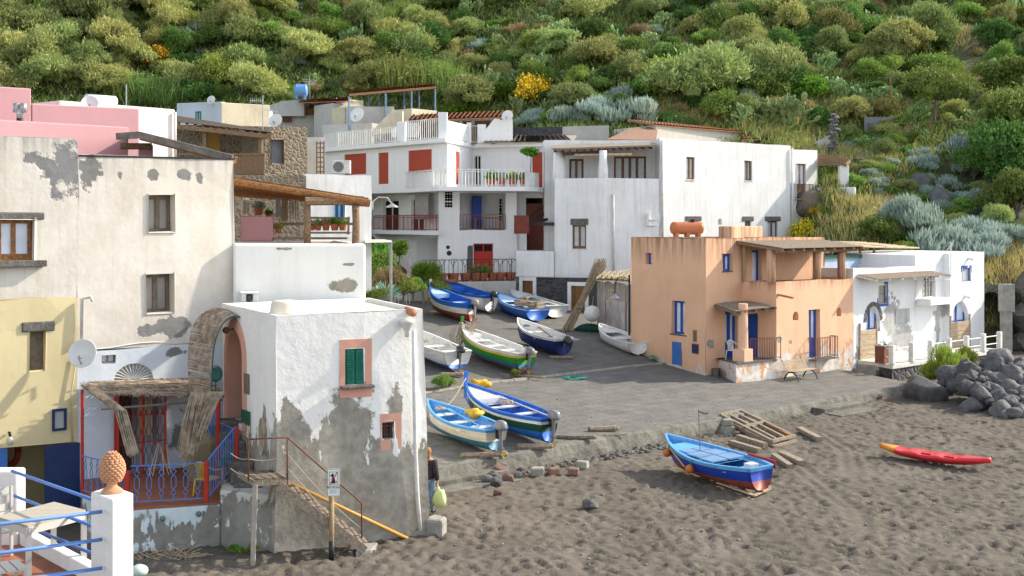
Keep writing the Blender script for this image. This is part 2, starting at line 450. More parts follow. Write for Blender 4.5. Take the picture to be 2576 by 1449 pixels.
c = mix_(nt, ramp_(nt, noise_(nt, P, 2.2, 5), .48, .7), c, (.16, .13, .06))
c = mix_(nt, ramp_(nt, noise_(nt, P, 5, 3), .55, .7), c, (.05, .085, .025))
L(nt, c, bs.inputs['Base Color']); bs.inputs['Roughness'].default_value = 1
bump_(nt, bs, noise_(nt, P, 3, 6, .7), 1, .25)
mb.build('hillside', hm, None, smooth=True, tagd=(None, None, None, 'structure'))
def beach():
 x0, x1, y0, y1, st = -10., 36., 22., 69., .085
 gx = np.arange(x0, x1, st); gy = np.arange(y0, y1, st); X, Y = np.meshgrid(gx, gy)
 Z = .012*np.maximum(0, Y-38)+.02*np.maximum(0, X-14)*np.clip((Y-44)/12, 0, 1)
 rs = np.random.RandomState(4)
 for k in range(26):
  a = rs.rand()*6.28; f = .8+rs.rand()*5; Z += .006/f**.5*np.sin((X*math.cos(a)+Y*math.sin(a))*f+rs.rand()*6+1.5*np.sin(X*.6+k))
 for k in range(24000):
  cx = x0+rs.rand()*(x1-x0); cy = y0+2+rs.rand()**1.25*(y1-y0-3); a = rs.normal(2.3, .8); la = .11+rs.rand()*.08; lb = .06+rs.rand()*.045; dp = .025+rs.rand()*.048
  i0 = int((cx-.5-x0)/st); i1 = i0+int(1/st); j0 = int((cy-.5-y0)/st); j1 = j0+int(1/st)
  if i0 < 0 or j0 < 0: continue
  dx = X[j0:j1, i0:i1]-cx; dy = Y[j0:j1, i0:i1]-cy; ca, sa = math.cos(a), math.sin(a)
  r = np.sqrt(((dx*ca+dy*sa)/la)**2+((dy*ca-dx*sa)/lb)**2)
  Z[j0:j1, i0:i1] += -dp*np.exp(-r**2)+dp*.35*np.exp(-((r-1.9)/.5)**2)
 for pts in ([(1985, 1170), (2060, 1230), (2140, 1290), (2160, 1345)], [(2010, 1165), (2085, 1225), (2165, 1290), (2185, 1345)],
    [(2085, 1095), (2140, 1130), (2155, 1200)], [(2065, 1098), (2120, 1135), (2133, 1200)]):
  w = [hit(a, b, sand_z) for a, b in pts]
  for k in range(len(w)-1):
   p, q = w[k], w[k+1]; d = (q-p).to_2d(); l2 = d.length_squared
   t = np.clip(((X-p.x)*d.x+(Y-p.y)*d.y)/l2, 0, 1); D = np.hypot(X-p.x-t*d.x, Y-p.y-t*d.y)
   Z = Z*(1-.6*np.exp(-(D/.22)**2))+np.where(D < .8, -.032*np.exp(-(D/.11)**2)+.022*np.exp(-((D-.26)/.1)**2), 0)
 ny, nx = X.shape
 vs = list(zip(X.ravel().tolist(), Y.ravel().tolist(), Z.ravel().tolist())); idx = np.arange(nx*ny).reshape(ny, nx)
 fs = np.stack([idx[:-1, :-1], idx[:-1, 1:], idx[1:, 1:], idx[1:, :-1]], -1).reshape(-1, 4).tolist()
 n = len(vs)
 o = [(-300, -60, -.3), (300, -60, -.3), (300, 75, -.3), (-300, 75, -.3)]
 c = [(x0, y0, -.05), (float(gx[-1]), y0, -.05), (float(gx[-1]), float(gy[-1]), .3), (x0, float(gy[-1]), -.05)]
 vs += o+c; fs += [[n, n+1, n+5, n+4], [n+1, n+2, n+6, n+5], [n+2, n+3, n+7, n+6], [n+3, n, n+4, n+7]]
 me = bpy.data.meshes.new('beach_sand'); me.from_pydata(vs, [], fs); me.polygons.foreach_set('use_smooth', [True]*len(me.polygons))
 m, nt, bs = newmat('black_sand'); P = coords(nt, 'world')
 c = mix_(nt, ramp_(nt, noise_(nt, P, .5, 4), .38, .65), (.110, .095, .077), (.150, .131, .108))
 c = mix_(nt, ramp_(nt, noise_(nt, P, 14, 4, .7), .5, .8), c, (.07, .06, .052))
 c = mix_(nt, math_(nt, 'GREATER_THAN', noise_(nt, P, 26, 2), .76), c, (.42, .4, .36))
 L(nt, c, bs.inputs['Base Color']); bs.inputs['Roughness'].default_value = .95; bs.inputs['Specular IOR Level'].default_value = .2
 bump_(nt, bs, math_(nt, 'ADD', noise_(nt, P, 3.2, 6, .65), math_(nt, 'MULTIPLY', noise_(nt, P, 30, 3), .15)), .8, .05)
 me.materials.append(m); ob = bpy.data.objects.new('beach_sand', me); COL.objects.link(ob); ob['kind'] = 'structure'
beach()
def slip():
 m, nt, bs = newmat('slipway_paving'); vec = coords(nt, 'world', rot=-math.atan2(U.y, U.x)+.0)
 def brick(c1, c2, mo):
  b = nt.nodes.new('ShaderNodeTexBrick'); b.inputs['Scale'].default_value = 1; b.inputs['Brick Width'].default_value = 1.0; b.inputs['Row Height'].default_value = .56
  b.inputs['Mortar Size'].default_value = .02; b.inputs['Color1'].default_value = (*c1, 1); b.inputs['Color2'].default_value = (*c2, 1); b.inputs['Mortar'].default_value = (*mo, 1)
  b.inputs['Bias'].default_value = -.1
  wob = nt.nodes.new('ShaderNodeVectorMath'); wob.operation = 'ADD'; L(nt, vec, wob.inputs[0])
  nn = nt.nodes.new('ShaderNodeTexNoise'); nn.inputs['Scale'].default_value = 1.5; L(nt, vec, nn.inputs[0])
  sc = nt.nodes.new('ShaderNodeVectorMath'); sc.operation = 'SCALE'; sc.inputs['Scale'].default_value = .12; L(nt, nn.outputs['Color'], sc.inputs[0]); L(nt, sc.outputs[0], wob.inputs[1])
  L(nt, wob.outputs[0], b.inputs[0]); return b
 b = brick((.13, .127, .118), (.165, .158, .144), (.088, .085, .078)); P = coords(nt, 'world')
 c = mix_(nt, ramp_(nt, noise_(nt, P, .45, 5), .5, .72), b.outputs[0], (.155, .143, .122))
 c = mix_(nt, math_(nt, 'MULTIPLY', ramp_(nt, noise_(nt, P, 1.4, 7, .7), .42, .66), .8), c, (.08, .078, .075))
 c = mix_(nt, math_(nt, 'MULTIPLY', ramp_(nt, noise_(nt, P, 9, 4, .7), .45, .8), .45), c, (.20, .19, .17))
 c = mix_(nt, math_(nt, 'MULTIPLY', ramp_(nt, noise_(nt, coords(nt, 'world', (1, 1, 1)), .8, 3), .62, .74), .4), c, (.19, .14, .10))
 L(nt, c, bs.inputs['Base Color']); bs.inputs['Roughness'].default_value = .9
 h = math_(nt, 'ADD', math_(nt, 'MULTIPLY', b.outputs['Fac'], -.6), math_(nt, 'MULTIPLY', noise_(nt, P, 7, 5, .7), 1.4)); bump_(nt, bs, h, .8, .035)
 cm = M('worn_concrete', (.26, .245, .215), (.13, .12, .10), .9, 2.2, bump=1, bd=.06, kind='world', spots=0) if False else M('worn_concrete', (.19, .182, .158), (.10, .095, .08), .9, 2.2, bump=1, bd=.05, kind='world')
 mb = MB(); T = [-24+.6*i for i in range(53)]; D = [0, .05]+[.7*i for i in range(1, 44)]; n = len(T)
 def pt(t, d):
  q = E0+U*t+VV*d; j = .05*noise.noise(V(t*.7, d*.7, 3)) if d > 0 else 0
  return V(q.x, q.y, ramp_z(q.x, q.y)+j*.5)
 for d in D:
  for t in T: mb.v.append(pt(t, d)+(V(0, 0, 0)))
 for j in range(len(D)-1):
  for i in range(n-1):
   a = j*n+i; mb.f.append((a, a+1, a+n+1, a+n)); mb.mi.append(0)
 mb.build('slipway', m, None, smooth=True, tagd=(None, None, None, 'structure'))
 e = MB()       # broken concrete edge beam, sloping a little outward
 def ep(t, o, z): q = E0+U*t-VV*o; return V(q.x, q.y, z)
 ts = [-24+.35*i for i in range(90)]
 rows = [(-.25, .53), (.0, .52), (.10, .45), (.22, .2), (.34, -.2)]
 for t in ts:
  for o, z in rows:
   jj = noise.noise(V(t*1.3, z*4, 0)); q = ep(t, o+jj*.07, z+(jj*.035 if z > .1 else 0)); e.v.append(q)
 k = len(rows)
 for i in range(len(ts)-1):
  for j in range(k-1):
   a = i*k+j; e.f.append((a, a+1, a+k+1, a+k)); e.mi.append(0)
 q0, q1 = E0+U*7.2, E0+U*7.2+VV*5
 e.obox(V(q0.x, q0.y, -.2), V(*(U*.25), 0), V(*(VV*5), 0), V(0, 0, .72))
 e.build('slipway_edge', cm, None, smooth=False, tagd=(None, None, None, 'structure'))
 s = MB()       # raised joint of paler stone
 pts = [hit(1060, 990), hit(1223, 965), hit(1423, 942), hit(1569, 924), hit(1684, 914), hit(1760, 900)]
 for i in range(len(pts)-1):
  for k in range(6):
   a = pts[i].lerp(pts[i+1], k/6); b = pts[i].lerp(pts[i+1], (k+.93)/6); a.z = ramp_z(a.x, a.y)+.0; b.z = ramp_z(b.x, b.y)+.0
   s.beam(a, b, .17+.05*random.random(), .10+.03*random.random())
 s.build('kerb_joint', M('kerb_stone', (.40, .38, .32), (.25, .23, .19), .9, 3, kind='world'), None, tagd=(None, None, None, 'structure'))
slip()
white = (.80, .80, .78)
m_white = plaster('white_render', (.80, .80, .79), (.56, .53, .46), streak=.5, mott=.35)
m_whiteold = plaster('weathered_white_render', (.76, .75, .72), (.45, .42, .36), streak=.45, mott=.5, spots=.30, under=(.35, .33, .3))
m_cream = plaster('cream_render', (.66, .58, .42), (.40, .36, .28), streak=.5, mott=.6)
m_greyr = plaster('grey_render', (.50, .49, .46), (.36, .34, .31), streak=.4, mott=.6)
m_concrete = M('bare_concrete', (.36, .35, .31), (.24, .23, .2), .95, 2.5, bump=.7, bd=.03, kind='world')
m_wood = M('weathered_wood', (.30, .20, .12), (.15, .09, .05), .85, 3, (6, 6, 6), .6, .01, kind='world')
m_woodg = M('grey_driftwood', (.34, .28, .22), (.18, .145, .11), .9, 3, (5, 5, 5), .6, .01, kind='world')
m_woodo = M('orange_brown_timber', (.34, .16, .06), (.16, .075, .03), .8, 3, (4, 4, 4), .5, .01, kind='world')
m_woodp = M('pale_planks', (.50, .40, .28), (.35, .26, .17), .85, 2.5, (1, 1, 5), .4, .01, kind='world')
m_frame = M('brown_window_wood', (.20, .115, .055), (.12, .07, .035), .6, 5, bump=.2)
m_oframe = M('old_grey_wood', (.20, .16, .12), (.12, .10, .08), .8, 6, bump=.3)
m_glass = glass('dark_glass'); m_glassl = glass('curtained_glass', (.30, .32, .33), .25); m_glassp = glass('pale_pane', (.42, .46, .52), .3)
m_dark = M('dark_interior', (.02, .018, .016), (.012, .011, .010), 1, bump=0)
m_lava = stonemat('lava_masonry', ((.055, .058, .07), (.10, .10, .115), (.16, .11, .09)), (.075, .075, .08), 2.4, mw=.05)
m_rubble = stonemat('rubble_in_mortar', ((.24, .19, .13), (.30, .24, .165), (.13, .11, .09)), (.31, .26, .18), 4.6, mw=.10, bump=.6)
m_terrac = M('terracotta_tile', (.50, .23, .12), (.34, .16, .09), .8, 5, bump=.5, bd=.02, kind='world')
m_tilepale = M('pale_corrugated_tile', (.40, .36, .28), (.26, .22, .17), .85, 5, bump=.4, kind='world')
m_red = M('red_paint', (.50, .025, .015), (.38, .03, .02), .5, 5, bump=.15)
m_redr = M('red_roller_slats', (.42, .055, .022), (.33, .045, .02), .55, 2, (.2, .2, 30), .5, .01, kind='world')
m_rust = M('red_oxide_steel', (.20, .045, .025), (.14, .03, .02), .6, 3, bump=.2)
m_rusty = M('rusty_iron', (.19, .085, .05), (.10, .05, .035), .8, 9, bump=.4)
m_blue = M('strong_blue_paint', (.02, .085, .42), (.025, .07, .30), .5, 4, bump=.2)
m_blue2 = M('faded_blue_paint', (.04, .17, .50), (.05, .13, .36), .6, 7, bump=.3)
m_navy = M('navy_door_paint', (.012, .03, .10), (.018, .04, .13), .45, 2, bump=.15)
m_railblue = M('blue_rail_paint', (.09, .22, .60), (.10, .20, .50), .45, 6, bump=.15)
m_whitep = M('white_paint', (.80, .80, .78), (.62, .61, .57), .5, 4, bump=.1)
m_green = M('green_shutter_paint', (.014, .17, .11), (.01, .12, .08), .5, 5, bump=.15)
m_black = M('black_iron', (.025, .025, .028), (.015, .015, .017), .5, 5, bump=.1)
m_metal = M('grey_metal', (.45, .46, .47), (.32, .33, .34), .4, 4, bump=.1, metal=.6)
m_basalt = M('basalt_block', (.17, .16, .145), (.09, .085, .08), .9, 6, bump=.9, bd=.03, kind='world')
m_pink = plaster('pink_render', (.60, .33, .35), (.50, .28, .29), streak=.2, mott=.35, bump=.15)
m_reed = M('dry_reeds', (.46, .37, .28), (.24, .18, .13), .9, 5, (1, 1, 1), .6, .02, kind='world', lo=.4, hi=.6)
m_pipe = M('white_pipe', (.72, .72, .70), (.55, .54, .51), .45, 3, bump=.1)
m_cane = M('pale_cane', (.46, .37, .25), (.28, .21, .13), .8, 6, bump=.3)
m_floor = M('terracotta_floor', (.34, .13, .07), (.24, .10, .06), .8, 4, bump=.3, kind='world')
def one(name, mb, mat, label, cat, origin=None, group=None, smooth=None, bevel=0):
 if origin is None:
  xs = [p.x for p in mb.v]; ys = [p.y for p in mb.v]; zs = [p.z for p in mb.v]
  origin = ((min(xs)+max(xs))/2, (min(ys)+max(ys))/2, min(zs))
 return mb.build(name, mat, None, origin=origin, tagd=(label, cat, group), smooth=smooth, bevel=bevel)
def tiled(par, P00, P10, P11, P01, mat, name='roof', pitch=.24, h=.06):
 """barrel-tile sheet on a quad: P00->P10 along the eave, P01->P11 the far edge"""
 P00, P10, P11, P01 = map(Vector, (P00, P10, P11, P01)); mb = MB()
 n = max(4, int((P10-P00).length/pitch)); nr = max(3, int((P01-P00).length/.35)); up = (P10-P00).cross(P01-P00).normalized()
 if up.z < 0: up = -up
 k = 6
 for j in range(nr):
  v0, v1 = j/nr, (j+1)/nr; base = len(mb.v)
  for v, dz in ((v0, .035), (v1, 0)):
   for i in range(n*k+1):
    u = i/(n*k); mb.v.append(P00.lerp(P10, u).lerp(P01.lerp(P11, u), v)+up*(h*abs(math.sin(math.pi*i/k))+dz+.012*noise.noise(V(i*.3, j*3, 0))))
  m = n*k+1
  for i in range(m-1): mb.f.append((base+i, base+i+1, base+m+i+1, base+m+i)); mb.mi.append(0)
 mb.obox(P00-up*.06, P10-P00, P01-P00, up*.05, 0)
 return mb.build(name, mat, par, smooth=False)
def slab(par, pts, th, mat, name='slab', mb=None):
 m = mb or MB(); t = [Vector(p) for p in pts]; b = [p-V(0, 0, th) for p in t]; m.face(t); m.face(list(reversed(b))); n = len(t)
 for i in range(n): j = (i+1) % n; m.face([b[i], b[j], t[j], t[i]])
 return m.build(name, mat, par) if mb is None else None
def downpipe(par, pts, mat=None, r=.05, name='downpipe'):
 m = MB(); m.tube(pts, r, 8); return m.build(name, mat or m_pipe, par, smooth=True)
def dish(P, r, aim, label, group='satellite dishes on the roofs', pole=.5, par_mast=True):
 P = Vector(P); a = Vector(aim).normalized(); t = thing('satellite_dish', label, 'satellite dish', P-V(0, 0, pole), 0, group)
 b = MB(); prof = [(r*k/8, .22*r*(k/8)**2) for k in range(0, 9)]
 prof = [(.002, 0)]+prof[1:]; b.lathe(P, prof+[(r*1.01, .22*r+.01), (r*.99, .22*r+.02)]+[(r*k/8*.97, .22*r*(k/8)**2+.02) for k in range(8, 0, -1)], 28, axis=a)
 b.build('reflector', m_dishw, t, smooth=True)
 c = MB(); side = a.cross(V(0, 0, 1)).normalized(); low = P+side*0-V(0, 0, r*.95)+a*.2*r; f = P+a*r*.95-V(0, 0, r*.35)
 c.tube([low, f], r*.03+.008, 6); c.tube([f-a*.05, f+(-a)*.16], r*.09+.01, 8); c.build('feed_arm', m_metal, t)
 d = MB(); d.tube([P-a*.03, P-a*.14, P-a*.14-V(0, 0, pole)], .022, 6); d.build('bracket', m_metal, t)
 return t
m_dishw = M('dish_white', (.72, .72, .70), (.62, .62, .60), .45, 2, bump=.05)
def front_house():
 b = Body('beach_house', 'white house by the sand, lower plaster fallen to grey, with one green shuttered window', 'house', (*XY(880, 31), 0))
 K = (-2.046, 29.8); Lf = XY(693, 28.1); Bl = XY(560, 32.2); Br = (-4.1, 34.6)
 mu = plaster('front_house_plaster', (.80, .80, .78), (.62, .58, .50), under=(.34, .325, .285), low=(2.55, 5.5), lowu=((.62, .62, .60), .70), streak=.25, mott=.3, bump=.6,
                 patches=[((*XY(875, 29), 3.0), (.55, .8)), ((*XY(990, 29.5), 3.35), (.22, .45)), ((*XY(730, 28.3), 2.9), (.35, .7))], under2=(.22, .20, .165))
 mroof = plaster('flat_roof_wash', (.74, .70, .60), (.62, .50, .34), streak=0, mott=.6, bump=.2)
 ws = b.block(Lf, K, 5, -.3, 5.62, mu, mroof, bevel=.10, back=(Bl, Br), rim=.10)
 w, wl = ws[0], ws[2]
 r1 = w.op(w.rect(868, 875, 919, 968), .16); r2 = w.op(w.rect(961, 1062, 994, 1106), .30)
 wl.u  # left wall runs from the back corner to the front one
 ra = wl.rect(574, 831, 611, 1062); ra = (min(ra[:2]), max(ra[:2]), ra[2], ra[3]); wl.op(ra, .45, True, 1.0)
 b.done()
 wall = [o for o in b.t.children if o.name.startswith('wall')][0]
 me = wall.data; inv = b.t.location
 for v in me.vertices:   # the seaward corner leans inwards, and the old render is not flat
  p = v.co+inv; d = (Vector((p.x, p.y))-Vector(K)).length; k = max(0, 1-d/2.0)
  v.co.x -= .036*p.z*k; q = noise.noise(p*.9)*.05
  if not any(abs((Vector((p.x, p.y))-w.A).dot(w.u)-e) < .02 for rr in (r1, r2) for e in rr[:2]): v.co.y += q
 def surround(w, r, x0, y0, x1, y1, name='surround'):
  R_ = w.rect(x0, y0, x1, y1); m = MB(); a, c_, z0, z1 = R_; o = .012
  m.obox(w.pt(a, z0, -.02), w.u3*(c_-a), w.n3*(.02+o), V(0, 0, r[2]-z0)); m.obox(w.pt(a, r[3], -.02), w.u3*(c_-a), w.n3*(.02+o), V(0, 0, z1-r[3]))
  m.obox(w.pt(a, r[2], -.02), w.u3*(r[0]-a), w.n3*(.02+o), V(0, 0, r[3]-r[2])); m.obox(w.pt(r[1], r[2], -.02), w.u3*(c_-r[1]), w.n3*(.02+o), V(0, 0, r[3]-r[2]))
  return m.build(name, mp, b.t)
 mp = plaster('pink_band', (.62, .33, .25), (.55, .33, .27), streak=.2, mott=.4, bump=.3)
 surround(w, r1, 855, 853, 935, 999); mpr = mp
 R2 = (957, 1040, 1010, 1131); surround(w, r2, *R2)
 f = window(b.t, w, r1, m_green, m_dark, .05, .05, 2, 1, 'window')
 a, c_, z0, z1 = r1; mid = (a+c_)/2
 for x0, x1 in ((a+.05, mid-.02), (mid+.02, c_-.05)):
  m = MB(); k = 13
  for i in range(k):
   z = z0+.07+(z1-z0-.14)*i/k; p = w.pt(x0+.03, z, -.045); m.obox(p, w.u3*(x1-x0-.06), w.n3*.045+V(0, 0, -.05), V(0, 0, .018)+w.n3*.006)
  m.obox(w.pt(x0, z0+.05, -.055), w.u3*.045, w.n3*.045, V(0, 0, z1-z0-.1)); m.obox(w.pt(x1-.045, z0+.05, -.055), w.u3*.045, w.n3*.045, V(0, 0, z1-z0-.1))
  m.obox(w.pt(x0, z0+.05, -.052), w.u3*(x1-x0), w.n3*.045, V(0, 0, .06)); m.obox(w.pt(x0, z1-.11, -.052), w.u3*(x1-x0), w.n3*.045, V(0, 0, .06))
  m.build('shutter', m_green, f)
 s = MB(); s.obox(w.pt(a-.13, z0-.08, -.1), w.u3*(c_-a+.32), w.n3*.28, V(0, 0, .075)); s.build('sill', m_basalt, f, bevel=.02)
 f2 = window(b.t, w, r2, m_oframe, m_glass, .26, .04, 2, 1, 'window')
 g = MB(); a, c_, z0, z1 = r2
 for i in range(1, 4): g.tube([w.pt(a+(c_-a)*i/4, z0, -.1), w.pt(a+(c_-a)*i/4, z1, -.1)], .012, 6)
 for i in range(1, 4): g.tube([w.pt(a, z0+(z1-z0)*i/4, -.1), w.pt(c_, z0+(z1-z0)*i/4, -.1)], .012, 6)
 g.build('bars', m_rusty, f2)
 a, c_, z0, z1 = ra; m = MB(); rr = (c_-a)/2; zc = z1-rr; mid = (a+c_)/2; wd = .30
 def arc(r, n=14): return [(mid-r*math.cos(math.pi*i/n), zc+r*math.sin(math.pi*i/n)) for i in range(n+1)]
 inner = [(a, z0-.1)]+arc(rr)+[(c_, z0-.1)]; outer = [(a-wd, z0-.1)]+arc(rr+wd)+[(c_+wd, z0-.1)]
 for i in range(len(inner)-1):
  p = [wl.pt(*inner[i], .03), wl.pt(*inner[i+1], .03), wl.pt(*outer[i+1], .03), wl.pt(*outer[i], .03)]; m.face(p)
  m.face([wl.pt(*outer[i], .03), wl.pt(*outer[i+1], .03), wl.pt(*outer[i+1], -.02), wl.pt(*outer[i], -.02)])
  m.face([wl.pt(*inner[i], .03), wl.pt(*inner[i+1], .03), wl.pt(*inner[i+1], -.44), wl.pt(*inner[i], -.44)])
 m.build('surround', mp, b.t)
 d = MB(); d.obox(wl.pt(a+.02, z0, -.40), wl.u3*(c_-a-.04), wl.n3*.05, V(0, 0, (z1-z0)*.42)); d.obox(wl.pt(a+.02, z0+(z1-z0)*.45, -.42), wl.u3*.08, wl.n3*.05, V(0, 0, (z1-z0)*.45))
 dd = d.build('door', M('dark_green_door', (.012, .05, .035), (.02, .04, .03), .5), b.t, bevel=.01)
 pn = MB(); pn.obox(wl.pt(a+.1, z0+(z1-z0)*.42, -.43), wl.u3*(c_-a-.12), wl.n3*.02, V(0, 0, (z1-z0)*.5)); pn.build('pane', glass('tan_pane', (.33, .27, .2), .2), dd)
 c = MB(); q = W(717, 788, 29.0); q.z = 5.58; c.lathe(q, [(.40, 0), (.36, .06), (.33, .25), (.31, .30), (.24, .33)], 14)
 for i, v in enumerate(c.v): c.v[i] = v+V(noise.noise(v*4)*.05, noise.noise(v*4+V(9, 0, 0))*.05, 0)
 c.build('chimney', mroof, b.t, smooth=True)
 lean = lambda p: V(p.x-.036*p.z*max(0, 1-((p.to_2d()-Vector(K)).length)/2.0), p.y, p.z)
 c = MB(); P0 = lean(w.P(1032, 812, .16)); c.lathe(P0-V(0, 0, .22), [(.05, -.12), (.06, .0), (.17, .22), (.19, .24), (.19, .30), (.15, .30)], 14); hd = c.build('downpipe', m_pipe, b.t, smooth=True)
 c = MB(); pts = [w.P(1036, 830, .14), w.P(1038, 1000, .13), w.P(1042, 1150, .10), w.P(1047, 1250, .09), w.P(1053, 1332, .10)]; c.tube(pts, .055, 10); c.build('pipe_length', m_pipe, hd, smooth=True)
 c = MB(); p = w.P(1033, 782, 0); c.tube([p-w.n3*.25, p+w.n3*.18-V(0, 0, .04)], .10, 10); c.build('spout', m_terrac, b.t, smooth=True)
 m = MB(); R_ = wl.rect(616, 940, 627, 990); m.obox(wl.pt(R_[0], R_[2], -.01), wl.u3*(R_[1]-R_[0]), wl.n3*.04, V(0, 0, R_[3]-R_[2])); m.build('grille', m_oframe, b.t)
 m = MB(); R_ = wl.rect(610, 1032, 629, 1066); m.obox(wl.pt(R_[0], R_[2], -.01), wl.u3*(R_[1]-R_[0]), wl.n3*.05, V(0, 0, R_[3]-R_[2])); m.build('meter_hatch', M('green_hatch', (.02, .12, .06), (.02, .09, .05), .5), b.t)
 m = MB(); p = wl.P(591, 828, .04); m.tube([p-wl.n3*.05, p+wl.n3*.16], .03, 8); m.ball(p+wl.n3*.2-V(0, 0, .02), .09); m.build('wall_lamp', m_rusty, b.t, smooth=True)
 p = wl.P(668, 1098, .05); m = MB()
 for k in range(4): m.tube([p+wl.u3*(.16+.01*k)*math.cos(t*.42)+V(0, 0, .42+.012*k)*math.sin(t*.42)+wl.n3*(.02*k) for t in range(16)], .016, 6)
 one('garden_hose', m, M('beige_hose', (.45, .38, .28), (.36, .3, .22), .5), 'coiled beige hose hung on the left wall of the white beach house above the landing', 'hose', smooth=True)
 return b, w, wl
fh, fw_, fwl = front_house()
c = MB(); q0 = V(-2.05, 29.75, -.2)
c.prism([(-2.2, 29.75), (-1.72, 29.55), (-1.62, 30.0), (-2.0, 30.3)], -.2, .42)
one('concrete_footing', c, m_concrete, 'rough pale concrete block at the foot of the white house corner on the sand', 'concrete block', bevel=.08)
b = Body('roof_terrace', 'white parapet terrace rising behind the flat roof of the front house', 'terrace', (*XY(750, 35), 0))
gA, gB = XY(588, 33.5), XY(921, 34.5)
mter = plaster('terrace_white', (.82, .82, .80), (.60, .57, .50), under=(.30, .28, .23), streak=.2, mott=.2, patches=[((*XY(868, 34.3), 5.98), (.42, .16)), ((*XY(715, 33.9), 7.06), (.22, .05)), ((*XY(880, 34.3), 6.6), (.15, .05))])
ws = b.block(gA, gB, 6, -.3, 7.2, mter, m_floor, bevel=.07, rim=.35); b.done()
gw = ws[0]
m = MB(); p = gw.P(605, 757, 0); m.obox(p-V(0, 0, .0), gw.u3*.13, gw.n3*.45, V(0, 0, .22)); m.obox(p+gw.u3*.32, gw.u3*.13, gw.n3*.45, V(0, 0, .22)); m.obox(p+V(0, 0, .22)-gw.u3*.02, gw.u3*.5, gw.n3*.48, V(0, 0, .05))
o = one('roof_block', m, m_white, 'little white stand with a stone inside on the flat roof beside the tall wall', 'block', bevel=.01)
m = MB(); m.ball(p+gw.u3*.21+gw.n3*.25+V(0, 0, .1), (.11, .1, .1), jit=.3); m.build('stone', m_basalt, o, smooth=True)
def left_house():
 b = Body('tall_house', 'tall cream house with peeling plaster, stone lintels and a yellow ground floor', 'house', (*XY(300, 33), 0))
 A = Vector(XY(195, 31.2)); B = Vector(XY(589, 33.8)); u = (B-A).normalized(); A0 = A-u*6.5
 dirt = (.30, .29, .28)
 m1 = plaster('cream_plaster', (.69, .655, .60), (.52, .46, .38), under=(.24, .235, .225), streak=.4, mott=.6, bump=.35,
  patches=[((*XY(222, 31.4), 9.15), (.28, .42)), ((*XY(385, 32.4), 9.1), (.14, .16)), ((*XY(300, 31.9), 9.1), (.08, .12)), ((*XY(462, 33), 9.1), (.22, .13)), ((*XY(500, 33.2), 9.05), (.1, .16)), ((*XY(370, 32.3), 4.85), (.30, .16)), ((*XY(440, 32.8), 4.95), (.45, .26))], top=(9.6, .7, (.42, .40, .36)))
 m0 = plaster('cream_plaster_left', (.66, .63, .575), (.49, .43, .35), under=(.25, .25, .255), streak=.55, mott=.7, bump=.4,
  patches=[((*XY(165, 31), 9.1), (.45, .6)), ((*XY(80, 30.3), 9.5), (.28, .22)), ((*XY(30, 30), 9.1), (.14, .3)), ((*XY(125, 30.7), 9.3), (.3, .15))], top=(10.0, .7, (.36, .35, .33)))
 mb_ = plaster('shade_tinted_white', (.66, .72, .80), (.55, .60, .68), under=(.25, .25, .26), streak=.25, mott=.3, patches=[((*XY(440, 32.8), 4.25), (.28, .12)), ((*XY(460, 33), 1.9), (.35, .6)), ((*XY(265, 31.8), 2.7), (.08, .15))])  # bluish shade cast by the front house is put into this wall's colour
 my = plaster('yellow_wash', (.66, .57, .34), (.56, .47, .28), streak=.35, mott=.4, bump=.2)
 w1 = b.block(A, B, 8, 4.45, 9.6, m1, m_concrete, bevel=.06)[0]
 w1b = b.block(A, B, 7.97, -.3, 4.45, mb_, m_concrete, bevel=.0)[0]
 w0 = b.block(A0, A-u*.003, 8.3, 5.86, 9.99, m0, m_concrete, bevel=.06)[0]
 A1 = A0+Vector((u.y, -u.x))*.03; wy = b.block(A1, A-u*.003+Vector((u.y, -u.x))*.03, 8.1, -.3, 5.86, my, m_concrete, bevel=.02)[0]
 ra = w1.op(w1.rect(373, 492, 441, 584), .36); rb = w1.op(w1.rect(366, 690, 437, 788), .36)
 rc = w0.op(w0.rect(-45, 553, 84, 656), .22)
 rd = wy.op(wy.rect(75, 832, 117, 932), .30, True)
 gar = wy.op(wy.rect(-60, 1122, 199, 1340), 2.2, True)
 fan = w1b.op(w1b.rect(284, 912, 388, 958), .12, True, .82); ven = w1b.op(w1b.rect(254, 890, 290, 912), .08, True)
 dr = w1b.op(w1b.rect(300, 985, 415, 1188), .9, True)
 b.done(); t = b.t
 for w, r in ((w1, ra), (w1, rb)):
  window(t, w, r, m_oframe, glass('dusty_glass', (.17, .16, .15), .3), .34, .10, 2, 1, 'window', low=.0, sill=(.02, .03, .03, m1))
 window(t, w0, rc, m_woodo, m_glassp, .18, .09, 3, 1, 'window', low=.16, sill=(.28, .16, .22, m_basalt), lintel=(.28, .20, .02, m_basalt))
 m = MB(); R_ = wy.rect(55, 809, 138, 834); m.obox(wy.pt(R_[0], R_[2], -.05), wy.u3*(R_[1]-R_[0]), wy.n3*.09, V(0, 0, R_[3]-R_[2])); m.build('lintel', m_basalt, t, bevel=.03)
 m = MB(); R_ = rd; m.obox(wy.pt(R_[0]+.05, R_[2], -.26), wy.u3*.32, wy.n3*.03, V(0, 0, R_[3]-R_[2])); m.build('shutter', m_oframe, t)
 downpipe(t, [wy.P(205, 748, .12)+V(.25, 0, -.1), wy.P(205, 748, .12)+V(.2, 0, .02), wy.P(203, 752, .1), wy.P(202, 860, .1)], r=.045)
 downpipe(t, [wy.P(192, 895, .06), wy.P(176, 1000, .05), wy.P(181, 1110, .05)], M('beige_cable', (.55, .5, .4), None, .7), .018, 'cable')
 m = MB(); P0 = [w1b.P(205+i*23, 878+3*math.sin(i*.7)-i*1.9, .02) for i in range(13)]; m.tube(P0, .016, 5); m.build('cable', m_whitep, t)
